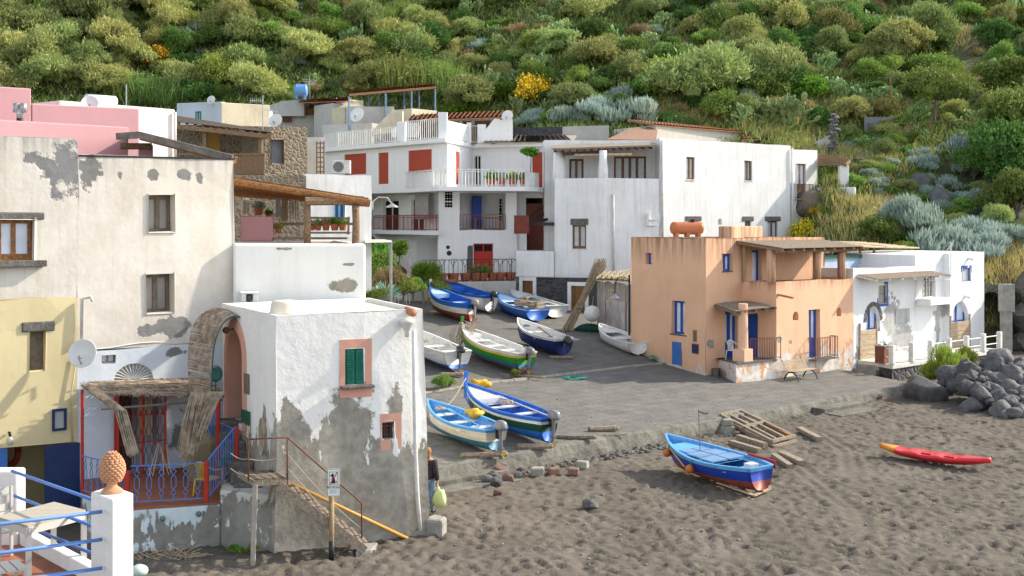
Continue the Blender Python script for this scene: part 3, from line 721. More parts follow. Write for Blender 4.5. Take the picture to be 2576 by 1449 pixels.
 m = MB(); p = wy.P(111, 1122, .02); q = wy.P(199, 1122, .02); m.obox(V(p.x, p.y, .15), (q-p).to_2d().to_3d(), wy.n3*.05, V(0, 0, p.z-.15));
 zz = .15+(p.z-.15)*.52; m.obox(V(p.x, p.y, zz)+wy.n3*.05, (q-p).to_2d().to_3d(), wy.n3*.02, V(0, 0, .03))
 m.build('door', m_navy, t)
 m = MB(); p = wy.P(-58, 1126, -.1); q = wy.P(20, 1126, -.1); m.obox(V(p.x, p.y, .15), (q-p).to_2d().to_3d(), wy.n3*.05, V(0, 0, p.z-.15)); m.build('door', m_blue2, t)
 R_ = wy.rect(131, 1028, 167, 1083); window(t, wy.off(.06), R_, m_navy, glass('grey_mirror', (.25, .27, .28), .1), .02, .06, 1, 1, 'framed_panel')
 R_ = ven; window(t, w1b, R_, m_oframe, m_glass, .03, .03, 2, 1, 'vent')
 m = MB(); a, c_, z0, z1 = fan; mid = (a+c_)/2
 for i in range(15):
  th = math.pi*i/14; m.tube([w1b.pt(mid, z0+.03, -.05), w1b.pt(mid+(c_-a)/2*math.cos(th)*.98, z0+.03+(z1-z0-.05)*math.sin(th), -.05)], .013, 5)
 m.tube([w1b.pt(mid+(c_-a)/2*math.cos(math.pi*i/20), z0+.02+(z1-z0-.03)*math.sin(math.pi*i/20), -.03) for i in range(21)], .03, 5)
 f = m.build('fanlight', m_whitep, t); m = MB(); m.obox(w1b.pt(a, z0, -.11), w1b.u3*(c_-a), w1b.n3*.015, V(0, 0, z1-z0)); m.build('pane', glass('grey_mesh', (.22, .23, .24), .5), f)
 m = MB(); a, c_, z0, z1 = dr; m.obox(w1b.pt(a+.15, z0, -.5), w1b.u3*.35, w1b.n3*.03, V(0, 0, z1-z0)); m.build('door', M('olive_door', (.06, .07, .045), (.04, .045, .03), .7), t)
 m = MB(); m.obox(w1b.pt(c_-.62, z0+.9, -.4), w1b.u3*.4, w1b.n3*.03, V(0, 0, 1.25)); m.build('pane', glass('cream_curtain', (.45, .38, .27), .5), t)
 return b, w1, w1b, w0, wy
lh, w1, w1b, w0, wy = left_house()
dish(wy.P(197, 886, .45), .37, (-.05, -1, .28), 'big white satellite dish fixed on the corner between the yellow and the shaded bluish wall', pole=.3)
t = thing('wall_lamp', 'glass bulb lamp on the yellow wall left of the blue framed panel', 'lamp', wy.P(22, 1100, .1)); m = MB(); p = wy.P(22, 1088, .12); m.tube([p-wy.n3*.1, p, p-V(0, 0, .08)], .035, 8); m.build('lamp_holder', m_black, t, smooth=True)
m = MB(); m.ball(p-V(0, 0, .2), (.09, .09, .11), 12, 8); m.build('globe', M('clear_bulb', (.6, .58, .5), (.5, .48, .42), .15, spec=.6), t, smooth=True)
m = MB(); p = wy.P(60, 1160, -1.6); m.tube([p+V(.28*math.cos(a*.42), 0, .38*math.sin(a*.42)) for a in range(16)], .09, 8); one('rubber_ring', m, M('orange_red_rubber', (.35, .04, .015), (.22, .03, .02), .6), 'red rubber ring hanging in the dark garage opening', 'ring', smooth=True)
m = MB(); P_ = [W(207, 1240, 29.7), W(335, 1278, 28.1), W(553, 1262, 28.7), W(600, 1215, 30.3)]; zt = 1.06
bk = [w1b.pt(w1b.len-.4, 0), w1b.pt(.1, 0)]
poly = [(p.x, p.y) for p in P_]+[(q.x, q.y) for q in bk]
mfoot = plaster('flaking_terrace_wall', (.60, .70, .74), (.45, .47, .46), under=(.27, .26, .235), low=(.75, 3.2), lowu=((.62, .70, .73), .55), spots=.4, streak=.4, bump=.7)
t = thing('landing', 'tiled landing with flaking blue and grey walls in front of the left house', 'terrace', (-8.5, 29.5, 0)); m.prism(poly, -.3, zt-.04); m.build('wall', mfoot, t, bevel=.03)
m = MB(); m.prism([(x*1.0, y-.0) for x, y in poly], zt-.036, zt); m.build('floor_tiles', m_floor, t)
m = MB()
for px, r_ in ((1288-0, 0),): pass
for px, py in ((409, 1305), (500, 1293)):
 q = W(px, py, 28.25 if px < 450 else 28.5); m.ball(q, (.07, .05, .07))
m.build('pipe_caps', M('teal_cap', (.12, .2, .2), (.1, .16, .16), .6), t, smooth=True)
m = MB(); m.prism([XY(553, 28.75), XY(640, 28.35), XY(700, 28.3), XY(700, 30.5), XY(570, 31.2)], -.3, 1.35)
o = one('foot_wall', m, plaster('foot_wall_render', (.55, .55, .52), (.4, .4, .37), under=(.26, .25, .22), low=(1.0, 3), lowu=((.6, .6, .56), .6), bump=.7), 'low stained wall under the wooden platform beside the landing', 'wall', bevel=.05)
def iron(name, pts, label, cat, mat, group=None, h=.95):
 """wrought rail of elongated loops between two rails"""
 m = MB()
 for k in range(len(pts)-1):
  p, q = Vector(pts[k]), Vector(pts[k+1]); d = q-p; n = max(1, round(d.length/.26)); ax = Vector((d.x, d.y, 0)).normalized()
  for z in (.10, h): m.beam(p+V(0, 0, z), q+V(0, 0, z), .035, .02)
  for i in range(n):
   c = p+d*((i+.5)/n)
   for sg in (-1, 1):
    prof = [(0, .10), (0, .2), (.055, .27), (.0, .34), (.05, .42), (.05, .62), (0, .70), (.055, .77), (0, .84), (0, .95)]
    m.tube([c+ax*sg*(x+.006)+V(0, 0, z*h/.95) for x, z in prof], .011, 4)
 return one(name, m, mat, label, cat, group=group)
zf = zt
a0 = V(*XY(208, 29.6), zf); a1 = V(*XY(320, 28.35), zf); a2 = V(*XY(519, 28.75), zf); a3 = V(*XY(595, 30.2), zf+.35)
iron('iron_railing', [a0, a1-V(.06, 0, 0)], 'blue wrought railing at the left side of the tiled landing', 'railing', m_railblue, 'blue iron railings of the landing')
iron('iron_railing', [a1+V(.08, 0, 0), a2-V(.06, 0, 0)], 'blue wrought railing along the front of the tiled landing', 'railing', m_railblue, 'blue iron railings of the landing')
railing_pts = [V(*XY(524, 28.9), zf+.0), V(*XY(592, 29.9), zf+.62)]
r_ = thing('stair_railing', 'blue sloping railing from the landing up towards the wooden platform', 'railing', railing_pts[0]); railing(r_, railing_pts, 1.0, m_railblue, .11, 'bars')
r_ = thing('stair_railing', 'steep blue railing behind the tall red post by the dark stone steps', 'railing', V(*XY(545, 31), 1.8)); railing(r_, [V(*XY(522, 31.2), 2.4), V(*XY(552, 31.0), 1.6), V(*XY(590, 30.3), 1.55)], 1.0, m_railblue, .11, 'bars')
for (px, y0, y1, Y, r0, lb) in ((207, 980, 1242, 29.7, .035, 'tall thin red post at the corner of the yellow house'), (320, 1186, 1275, 28.3, .06, 'short red post at the front left of the blue landing railing'), (519, 1160, 1263, 28.75, .055, 'short red post at the front right corner of the landing'),
       (549, 1003, 1225, 30.6, .05, 'tall red post under the right end of the reed awning'), (595, 1072, 1222, 29.9, .05, 'red post where the blue stair railing meets the platform')):
 p = W(px, y1, Y); q = W(px, y0, Y); m = MB(); m.beam(p, q, r0*1.8, r0*1.8, up=(0, 1, 0)); one('red_post', m, m_red, lb, 'post', group='red posts round the landing', bevel=.008)
t = thing('iron_gate', 'red wrought iron double gate under the reed awning', 'gate', w1b.P(358, 1190, .1)); wg = w1b.off(.12); R_ = wg.rect(290, 988, 416, 1190)
m = MB(); a, c_, z0, z1 = R_
for x in (a, a+(c_-a)*.54, c_): m.beam(wg.pt(x, z0), wg.pt(x, z1), .05, .05, up=(0, 1, 0))
for z in (z0+.05, z0+(z1-z0)*.38, z0+(z1-z0)*.72, z1): m.beam(wg.pt(a, z), wg.pt(c_, z), .03, .03)
m.build('frame', m_red, t); m = MB(); k = 9
for i in range(k):
 x = a+(c_-a)*(i+.5)/k
 for sg in (-1, 1):
  pr = []
  for j in range(13): zz = z0+.1+(z1-z0-.15)*j/12; pr.append(wg.pt(x+sg*(.05 if j % 3 == 1 or j % 3 == 2 else .005), zz))
  m.tube(pr, .010, 4)
m.build('scrollwork', m_rust, t)
m = MB()   # red frame standing around the bay
for x0, y0, x1, y1 in ((287, 985, 287, 1190), (287, 985, 478, 983), (478, 983, 478, 1030)): m.beam(w1b.P(x0, y0, .3), w1b.P(x1, y1, .3), .06, .06, up=(0, 1, 0))
one('awning_frame', m, m_red, 'red steel frame carrying the front edge of the reed awning', 'frame')
def reeds(mb, P00, P10, P11, P01, n, r=.012, jit=.03, over=.15):
 P00, P10, P11, P01 = map(Vector, (P00, P10, P11, P01))
 for i in range(n):
  u = (i+random.random())/n; a = P00.lerp(P10, u); b_ = P01.lerp(P11, min(1, max(0, u+random.uniform(-.03, .03)))); d = b_-a
  a = a-d*random.random()*over; b_ = b_+d*random.random()*over*.6
  j = lambda: V(random.uniform(-jit, jit), random.uniform(-jit, jit), random.uniform(-jit, jit))
  mb.tube([a+j(), (a+b_)/2+j(), b_+j()], r*random.uniform(.6, 1.3), 4, caps=False)
t = thing('reed_awning', 'ragged reed awning over the red gate, hanging in shreds at both ends', 'awning', w1b.P(380, 985, 1))
A_ = w1b.P(228, 962, .05); B_ = w1b.P(500, 952, .05); C_ = w1b.P(520, 985, 1.35); D_ = w1b.P(222, 985, 1.35); C_.z += .05; D_.z += .08
m = MB(); reeds(m, D_, C_, B_, A_, 190, .014, .03); reeds(m, A_, D_, C_, B_, 50, .012, .05, .1); m.build('reed_mat', m_reed, t)
m = MB()
l0, l1 = W(200, 965, 29.7), W(240, 975, 29.7); e0, e1 = W(325, 1145, 28.8), W(345, 1140, 28.8)
for i in range(70):
 u = random.random(); a = l0.lerp(l1, u); b_ = e0.lerp(e1, u+random.uniform(-.3, .3)); c_ = a.lerp(b_, .5)+V(.25, 0, .22); j = V(0, random.uniform(-.1, .1), random.uniform(-.03, .03)); m.tube([a+j, c_+j, b_+j*2], .012, 4, caps=False)
m.build('hanging_reeds', m_reed, t)
m = MB()
l0, l1 = W(480, 985, 29.5), W(566, 985, 29.8)
for i in range(120):
 u = random.random(); a = l0.lerp(l1, u); yy = 1060+110*(1-abs(u-.25)*1.3); b_ = W(452+u*70+random.uniform(-8, 8), yy+random.uniform(-12, 10), 29.3); m.tube([a, a.lerp(b_, .5)+V(0, random.uniform(-.08, .08), .06), b_], .011, 4, caps=False)
m.build('hanging_reeds', m_reed, t)
m = MB(); m.tube([w1b.P(215, 985, 1.3)+V(0, 0, -.3), w1b.P(560, 972, 1.2)+V(0, 0, -.2)], .03, 6); m.tube([w1b.P(215, 966, .08), w1b.P(545, 950, .08)], .03, 6); m.build('pole', m_woodg, t)
for k, (x0, y0, x1, y1) in enumerate(((375, 1195, 398, 1115), (384, 1198, 400, 1118), (425, 1195, 402, 1122), (430, 1190, 418, 1120), (412, 1195, 408, 1125))):
 m = MB(); m.tube([W(x0, y0, 29.5), W(x1, y1, 29.9)], .014, 5); one('loose_cane', m, m_cane, 'thin broken cane leaning in front of the red gate', 'cane', group='broken canes in front of the gate')
t = thing('reed_screen', 'tall reed screen curling over in an arch between the two houses', 'screen', W(500, 950, 31.3)); prof = [(475, 985), (473, 900), (478, 850), (495, 805), (520, 785), (550, 778), (585, 786), (605, 795)]
m = MB(); pr = [W(x, y, 31.6) for x, y in prof]; pr2 = [W(x+62 if i < 4 else x+62*max(0, (7-i)/4)*1.0, y+(8 if i < 4 else 10), 30.4) for i, (x, y) in enumerate(prof)]
pr2 = [W(532, 990, 30.7), W(534, 915, 30.7), W(541, 860, 30.7), W(556, 822, 30.7), W(572, 803, 30.7), W(588, 795, 30.7), W(599, 796, 30.7), W(604, 799, 30.7)]
def cr(P, t):
 n = len(P)-1; i = min(int(t*n), n-1); f = t*n-i; a, b_, c_, d = P[max(i-1, 0)], P[i], P[i+1], P[min(i+2, n)]
 return .5*((2*b_)+(c_-a)*f+(2*a-5*b_+4*c_-d)*f*f+(3*b_-a-3*c_+d)*f**3)
for i in range(230):
 u = i/229+random.uniform(-.003, .003); u = min(1, max(0, u)); a, b_ = cr(pr, u), cr(pr2, u); j = V(0, 0, random.uniform(-.02, .02)); m.tube([a+j*2, (a+b_)/2+j, b_+j*.4], .015, 4, caps=False)
m.build('reed_mat', m_reed, t); m = MB(); m.tube([cr(pr2, i/24) for i in range(25)], .022, 6); m.build('edge_pipe', M('teal_tube', (.08, .16, .16), (.06, .12, .12), .5), t, smooth=True)
t = thing('hand_net', 'green hand net leaning on the shaded bluish wall by the curled screen', 'net', W(543, 985, 31.5)); m = MB(); c0 = W(543, 940, 31.5); rr = .21
m.tube([c0+V(rr*.78*math.cos(a*.35), 0, rr*math.sin(a*.35)) for a in range(19)], .012, 5); m.tube([c0-V(0, 0, rr), W(541, 1005, 31.6)], .012, 5); m.build('hoop', m_green, t)
m = MB(); m.ball(c0+V(0, .04, -.02), (rr*.76, .05, rr*.95), 14, 8); m.build('mesh', M('green_netting', (.10, .32, .27), (.06, .22, .18), .8), t, smooth=True)
def chair(par, P, rz, mat, s=1.0):
 """moulded plastic armchair at floor point P"""
 t = par; Mx = Matrix.Translation(P) @ Matrix.Rotation(rz, 4, 'Z') @ Matrix.Scale(s, 4); T = lambda x, y, z: Mx @ V(x, y, z)
 m = MB()
 m.obox(T(-.22, -.22, .41), T(.22, -.22, .41)-T(-.22, -.22, .41), T(-.22, .22, .40)-T(-.22, -.22, .41), V(0, 0, .03*s)); m.build('seat', mat, t, bevel=.02)
 m = MB()
 pts = [T(-.21+.42*i/10, .22+.06*(1-((i-5)/5)**2), .86-.10*((i-5)/5)**2) for i in range(11)]; m.tube(pts, .022*s, 6)
 for i in range(1, 10, 1): m.tube([T(-.19+.38*i/10, .20, .43), pts[i]], .011*s, 4)
 m.build('backrest', mat, t)
 for sg in (-1, 1):
  m = MB(); m.tube([T(sg*.21, .24, .76), T(sg*.27, .05, .66), T(sg*.27, -.2, .64), T(sg*.25, -.24, .4)], .02*s, 6); m.build('armrest', mat, t)
  for y in (-.22, .22): m = MB(); m.tube([T(sg*.22, y, .42), T(sg*.26, y*1.15, 0)], [.028*s, .018*s], 6); m.build('leg', mat, t)
 return t
m_yel = M('yellow_plastic', (.70, .48, .02), (.6, .4, .02), .4, bump=.05); m_plw = M('white_plastic', (.78, .78, .76), (.66, .66, .63), .4, bump=.05)
chair(thing('plastic_chair', 'yellow plastic armchair on the landing behind the red corner post', 'chair', W(522, 1240, 29.6)), V(*XY(524, 29.5), zt), R(150), m_yel)
t = thing('stone_steps', 'worn dark stone steps climbing to the pink arched door', 'steps', W(610, 1180, 29.6)); m = MB()
for i in range(7):
 z1 = 1.45+i*.2; px = 650-i*10; Yc = 29.0+i*.32; m.prism([XY(px-62+i*2, Yc-.05), XY(px+8, Yc), XY(px+2, Yc+.6), XY(px-62+i*2, Yc+.5)], -.2, z1)
m.build('steps', m_basalt, t, bevel=.04)
m = MB(); m.prism([XY(470, 31), XY(553, 30.9), XY(560, 32.3), XY(480, 33)], -.2, 2.3); one('boulder_buttress', m, plaster('mossy_render', (.24, .20, .13), (.13, .11, .07), streak=.8, mott=.9, bump=.9), 'brown rough buttress beside the dark steps behind the landing', 'buttress', bevel=.25)
t = thing('wooden_stair', 'weathered open wooden stair with rusty handrail leading from the platform down to the sand', 'stair', W(800, 1390, 27.6)); zp = 1.9
PA, PB, PC, PD = W(600, 1193, 28.25), W(640, 1214, 27.2), W(722, 1193, 27.5), W(690, 1178, 28.4)
for p in (PA, PB, PC, PD): p.z = zp
m = MB()
for i in range(17):
 u = (i+.5)/17; a = PA.lerp(PD, u); b_ = PB.lerp(PC, u); m.beam(a, b_, .075, .03)
m.build('deck', m_woodg, t); m = MB(); m.beam(PB-V(0, 0, .07), PC-V(0, 0, .07), .05, .1); m.beam(PA-V(0, 0, .07), PB-V(0, 0, .07), .05, .1); m.build('frame', m_woodg, t)
m = MB(); q = W(636, 1419, 27.2); m.beam(V(q.x, q.y, -.05), V(PB.x+.02, q.y, zp-.08), .10, .09, up=(0, 1, 0)); m.build('post', M('bleached_post', (.42, .38, .33), (.3, .26, .22), .9, 5, bump=.4), t)
m = MB(); m.beam(W(673, 1272, 28.2), W(690, 1208, 27.5), .06, .09, up=(0, 1, 0)); m.build('brace', m_woodg, t)
S0 = W(700, 1207, 27.35); S0.z = zp-.12; S1 = W(918, 1392, 28.0); S1.z = .10
dl = (S1-S0); sd = Vector((-dl.y, dl.x, 0)).normalized()*.75
if sd.y < 0: sd = -sd
for k, o in ((0, V(0, 0, 0)), (1, sd)): m = MB(); m.beam(S0+o, S1+o, .06, .20); m.build('stringer', m_woodg, t)
for i in range(9):
 m = MB(); a = S0.lerp(S1, (i+.5)/9)+V(0, 0, .09)
 for k in range(3): m.beam(a+dl.normalized()*0+Vector((dl.x, dl.y, 0)).normalized()*(.1*k-.05), a+sd+Vector((dl.x, dl.y, 0)).normalized()*(.1*k-.05), .075, .025)
 m.build('tread', m_woodg, t)
m = MB(); H0 = W(602, 1110, 28.2); H1 = W(625, 1117, 27.25); H2 = W(723, 1107, 27.5); H3 = W(910, 1272, 28.4)
H0.z = H1.z = H2.z = zp+.95; H3.z = 1.12
m.tube([H0, H1, H2, H3, V(H3.x, H3.y, .0)], .022, 8); m.tube([H1, V(H1.x, H1.y, zp)], .02, 8); m.tube([H2, V(H2.x, H2.y, zp-.1)], .022, 8); m.build('handrail', m_rusty, t, smooth=True)
m = MB()
for za, zb in ((.5, .42), (.15, .1)):
 a, b_ = V(H1.x-.5, H1.y+.4, zp+za+.05), V(H1.x, H1.y, zp+za); c_ = V(H2.x, H2.y, zp+zb+.15)
 m.tube([a.lerp(b_, k/5)-V(0, 0, .06*math.sin(math.pi*k/5)) for k in range(6)]+[b_.lerp(c_, k/8)-V(0, 0, .09*math.sin(math.pi*k/8)) for k in range(9)]+[c_.lerp(V(H3.x, H3.y, za), k/8)-V(0, 0, .1*math.sin(math.pi*k/8)) for k in range(1, 9)], .011, 5)
m.build('rope', M('pale_rope', (.45, .40, .32), (.33, .29, .23), .9), t)
m = MB(); m.prism([XY(895, 27.9), XY(935, 28.1), XY(950, 28.7), XY(905, 28.7)], -.1, .10); m.build('foot_slab', m_concrete, t, bevel=.02)
m = MB(); m.tube([fw_.P(707, 1203, .25), fw_.P(1038, 1360, .12)], .045, 10); one('yellow_pipe', m, M('ochre_pipe', (.55, .30, .07), (.5, .27, .07), .5), 'long ochre pipe running down along the grey wall behind the wooden stair', 'pipe', smooth=True)
t = thing('no_dogs_sign', 'white NO DOGS sign on a round wooden post in front of the stair', 'sign', W(834, 1408, 27.6)); sp = hit(834, 1406, sand_z)
m = MB(); m.tube([V(sp.x, sp.y, -.05), V(sp.x, sp.y, 1.45)], .06, 10); m.build('post', M('yellowed_post', (.34, .25, .13), (.22, .16, .09), .8, 6, bump=.4), t, smooth=True)
m = MB(); m.tube([V(sp.x, sp.y, -.04), V(sp.x, sp.y, .42)], .066, 10); m.build('post_foot', m_black, t, smooth=True)
Ys = sp.y-.085; a_ = W(823, 1249, Ys); c_ = W(854, 1243, Ys-.0); wd, ht = .285, .62; sx = a_.x+.0; z0 = 1.42
zt_ = H-(1180-HY)/F*Ys; z0 = H-(1249-HY)/F*Ys
m = MB(); m.obox(V(sx, Ys, z0), V(wd, .02, 0), V(0, .012, 0), V(0, 0, zt_-z0)); bd = m.build('board', M('sign_white', (.80, .80, .79), (.76, .76, .75), .4, bump=0), t, bevel=.004)
def flat(name, polys, mat, par, o):
 m = MB()
 for pl in polys:
  f = [V(sx+x*wd, Ys+x*wd*.07-o, z0+y*(zt_-z0)) for x, y in pl]; m.face(f)
 return m.build(name, mat, par)
mbk = M('sign_black', (.02, .02, .02), None, .5, bump=0); mrd = M('sign_red', (.6, .02, .02), None, .5, bump=0); mgn = M('sign_green', (.05, .22, .12), None, .5, bump=0)
def ring(x0, y0, x1, y1, t_): return [[(x0, y0), (x1, y0), (x1, y0+t_*.5), (x0, y0+t_*.5)], [(x0, y1-t_*.5), (x1, y1-t_*.5), (x1, y1), (x0, y1)], [(x0, y0), (x0+t_, y0), (x0+t_, y1), (x0, y1)], [(x1-t_, y0), (x1, y0), (x1, y1), (x1-t_, y1)]]
flat('border', ring(.16, .42, .86, .90, .03), mgn, bd, .006); flat('rim', ring(.02, .01, .98, .99, .03), mgn, bd, .005)
dog = [[(.36, .47), (.62, .47), (.66, .56), (.60, .66), (.50, .72), (.46, .76), (.36, .62)], [(.30, .74), (.44, .70), (.54, .74), (.52, .80), (.42, .83), (.36, .79), (.26, .79)], [(.44, .80), (.46, .87), (.52, .80)], [(.64, .50), (.78, .50), (.80, .57), (.77, .57), (.75, .53), (.64, .53)]]
flat('dog_silhouette', dog, mbk, bd, .007); flat('red_bar', [[(.20, .45), (.27, .44), (.84, .87), (.78, .89)]], mrd, bd, .009)
tc = bpy.data.curves.new('txt', 'FONT'); tc.body = 'NO DOGS'; tc.size = .085; tc.extrude = .001; tc.align_x = 'CENTER'; tmp = bpy.data.objects.new('txt', tc); COL.objects.link(tmp); bpy.context.view_layer.update()
me = bpy.data.meshes.new_from_object(tmp); bpy.data.objects.remove(tmp); tx = bpy.data.objects.new('lettering', me); me.materials.append(mbk); COL.objects.link(tx); tx.parent = bd
tx.location = V(sx+wd*.5, Ys-.006, z0+(zt_-z0)*.30)-t.location; tx.rotation_euler = (R(90), 0, R(4)); tx.scale = (.78, 1, 1)
flat('small_print', [[(.2, .24-.04*i), (.8, .24-.04*i), (.8, .255-.04*i), (.2, .255-.04*i)] for i in range(4)], M('sign_grey', (.4, .42, .45), None, .5, bump=0), bd, .007)
def orange_house():
 b = Body('orange_house', 'orange house with blue doors, roof terrace and white flaking at its foot', 'house', (10, 55, 0)); t = b.t
 stain = (.40, .20, .11)
 mo = plaster('orange_render', (.74, .46, .30), (.64, .37, .23), streak=.35, mott=.5, bump=.25, under=(.68, .62, .56), low=(1.25, 2.6), top=(7.1, 1.3, (.22, .14, .09)), under2=(.5, .45, .4),
                 patches=[])
 mo2 = plaster('orange_render_front', (.76, .475, .315), (.66, .39, .245), streak=.3, mott=.5, bump=.25, under=(.68, .64, .6), low=(1.75, 2.8), lowu=((.62, .33, .17), .56), top=(5.15, .5, (.30, .17, .10)), under2=(.5, .46, .42),
                  patches=[])
 A = Vector(XY(1775, 53.3)); C = Vector(XY(1588, 57.6)); Bq = A+U*9.2
 ul = (A-C).normalized()
 wl, = [None]; ws = b.block(C, A, 9, -.2, 7.09, mo, m_concrete, bevel=.05, back=(C+U*9.2, Bq), out=(-1, -.3), rim=.10) if False else (None,)
 wl = Wall(C, A, (-1, -1)); wr = Wall(A, Bq, (1, -1)); wb = Wall(Bq, Bq+(C-A), (1, 1)); wk = Wall(Bq+(C-A), C, (-1, 1))
 rs = wl.op(wl.rect(1625, 636, 1641, 665), .28); rt = wl.op(wl.rect(1690, 757, 1723, 841), .28)
 rw = wr.op(wr.rect(1817, 640, 1842, 682), .26); rd = wr.op(wr.rect(1822, 783, 1853, 903), .15)
 ru = wr.op(wr.rect(1892, 630, 1916, 712), .28); rv = wr.op(wr.rect(1929, 630, 1945, 712), .22)
 b.blocks.append(([wl, wr, wb, wk], -.2, 7.09, mo, m_concrete, .05, 'wall', .12))
 P1 = A+U*2.57; P2 = P1-VV*1.93; P3 = P2+U*6.15; P4 = P3+VV*1.93
 fl = Wall(P1, P2, (-1, -1)); fr = Wall(P2, P3, (1, -1)); f3 = Wall(P3, P4, (1, 1)); f4 = Wall(P4-VV*.02, P1-VV*.02, (-1, 1))
 rq = fl.op(fl.rect(1876, 788, 1907, 903), .15); rx = fr.op(fr.rect(2034, 777, 2062, 900), .32);
 o1 = fr.op(fr.rect(1994, 784, 2008, 806), .3, True, 1.0); o2 = fr.op(fr.rect(2105, 774, 2116, 796), .3, True, 1.0)
 b.blocks.append(([fl, fr, f3, f4], -.2, 5.12, mo2, m_floor, .04, 'wall', .0))
 b.done()
 m = MB()
 zf = 4.3
 for px in (1949, 2064, 2126):
  s = fr.s_of(px); q = fr.pt(s, 5.1, -.2); m = MB(); m.tube([q, V(q.x, q.y, 6.62)], .20, 12); m.build('column', mo2, t, smooth=True)
 z1 = 6.78; pA = fr.pt(-.25, z1-.12, .55); pB = fr.pt(fr.len+.2, z1-.12, .45); pC = V(*(P4+U*.2), z1+.18); pD = V(*(P1-U*.35), z1+.18)
 m = MB(); n = 26
 for i in range(n):
  u = (i+.5)/n; m.beam(pA.lerp(pD, u), pB.lerp(pC, u), .11, .035, up=(0, 0, 1))
 pg = m.build('pergola', m_woodg, t); m = MB()
 for i in range(9):
  u = i/8; m.beam(pA.lerp(pB, u)-V(0, 0, .09), pD.lerp(pC, u)-V(0, 0, .09), .09, .10)
 m.beam(pA.lerp(pD, .15)-V(0, 0, .2), pB.lerp(pC, .15)-V(0, 0, .2), .12, .14); m.build('beams', m_wood, pg)
 window(t, wl, rs, m_blue, m_glassp, .2, .05, 1, 1); window(t, wl, rt, m_blue, m_glassp, .18, .10, 2, 1, sill=(.12, .06, .05, m_basalt))
 window(t, wr, rw, m_blue, m_glassp, .16, .09, 2, 1, sill=(.02, .05, .03, m_basalt)); window(t, wr, rd, m_blue, m_glassp, .1, .14, 2, 1, 'door', low=.36)
 window(t, wr, ru, m_blue, m_glassp, .2, .10, 1, 1, 'door'); window(t, wr, rv, m_blue, m_glassp, .16, .08, 1, 1, 'door')
 plankdoor(t, fl, rq, m_blue, .08, 4, cross=0, handle=m_black)
 window(t, fr, rx, m_blue, m_glassp, .22, .10, 2, 1, 'door', low=.40)
 for R4, mt, nm in ((wl.rect(1692, 860, 1715, 917), m_blue2, 'hatch'), (wl.rect(1742, 866, 1757, 888), m_navy, 'hatch'), (wl.rect(1745, 832, 1752, 858), m_oframe, 'vent')):
  m = MB(); a, c_, z0, z1 = R4; m.obox(wl.pt(a-.04, z0-.04, -.02), wl.u3*(c_-a+.08), wl.n3*.035, V(0, 0, z1-z0+.08)); o = m.build(nm, m_terrac, t)
  m = MB(); m.obox(wl.pt(a, z0, .0), wl.u3*(c_-a), wl.n3*.04, V(0, 0, z1-z0)); m.build('panel', mt, o)
 def patch(w, x, y, rx_, rz_, mat=m_concrete):
  c0 = w.P(x, y, .006); m = MB(); pts = []
  for i in range(16):
   a = i*math.pi/8; k = .75+.45*random.random(); pts.append(c0+w.u3*rx_*k*math.cos(a)+V(0, 0, rz_*k*math.sin(a)))
  m.face(pts if w.n.dot(Vector((1, -1))) > 0 else list(reversed(pts))); m.build('bare_patch', mat, t)
 patch(wr, 1790, 865, .36, .22); patch(fr, 2012, 855, .32, .17); patch(fr, 1960, 853, .2, .16); patch(fr, 1988, 860, .15, .1); patch(fr, 2075, 905, .3, .25); patch(fr, 2050, 915, .3, .15)
 q = A+VV*1.2+U*.5
 bx = Body; m = MB(); a_ = Vector(XY(1850, 58.5)); m.prism([XY(1808, 58.2), XY(1840, 57.3), XY(1918, 60.5), XY(1890, 63), XY(1830, 61)], 7.0, 7.62); m.build('roof_block', mo2, t, bevel=.04)
 m = MB(); pp = [A-VV*0+U*.25, A+U*.25-VV*1.55, A+U*1.0-VV*2.05, P2-VV*.75+U*.1, P2+U*.02]
 pz = 1.62; Q0 = Vector(XY(1806, 54.0)); Q1 = Vector(XY(1852, 51.9)); Q2 = Q1+U*2.3
 Q2 = Vector(XY(1953, 53.4)); m.prism([tuple(Q0), tuple(Q1), tuple(Q2), tuple(P2+U*.1+VV*.3), tuple(P1+VV*.2), tuple(A+U*.6+VV*.1)], -.1, pz); pl = m.build('plinth', mo2, t, bevel=.05)
 m = MB(); m.prism([tuple(Q0-U*.05), tuple(Q1-VV*.07), tuple(Q2-VV*.05), tuple(P2+U*.1), tuple(P1), tuple(A+U*.6)], pz, pz+.06); m.build('coping', m_basalt, pl)
 cq = Vector(XY(1869, 52.7)); m = MB(); m.box((cq.x, cq.y, pz+.33), (.62, .62, .55), rz=.72); m.lathe((cq.x, cq.y, pz+.6), [(.24, 0), (.23, .3), (.21, 2.0)], 14); m.build('column', mo2, t, bevel=.02)
 a1 = wr.P(1789, 764, .1); a2 = fl.pt(.2, a1.z+.15, .02); b1 = W(1850, 783, 52.2); b2 = W(1953, 771, 53.3); a2 = W(1880, 757, 54.6); a1 = W(1787, 762, 54.0)
 m = MB(); n = 15
 for i in range(n): u = (i+.5)/n; m.beam(a1.lerp(b1, u), a2.lerp(b2, u), .15, .03)
 o = m.build('porch_roof', m_woodg, t); m = MB()
 for i in range(5): u = i/4; m.beam(a1.lerp(a2, u)-V(0, 0, .08), b1.lerp(b2, u)-V(0, 0, .08), .08, .09)
 m.beam(b1.lerp(a1, .1)-V(0, 0, .18), b2.lerp(a2, .1)-V(0, 0, .18), .10, .11); m.build('beams', m_wood, o)
 m = MB(); p = fr.P(1957, 741, 0); m.beam(p, p+fr.n3*.75-V(0, 0, .12)+fr.u3*.1, .13, .09); m.build('spout', m_terrac, t)
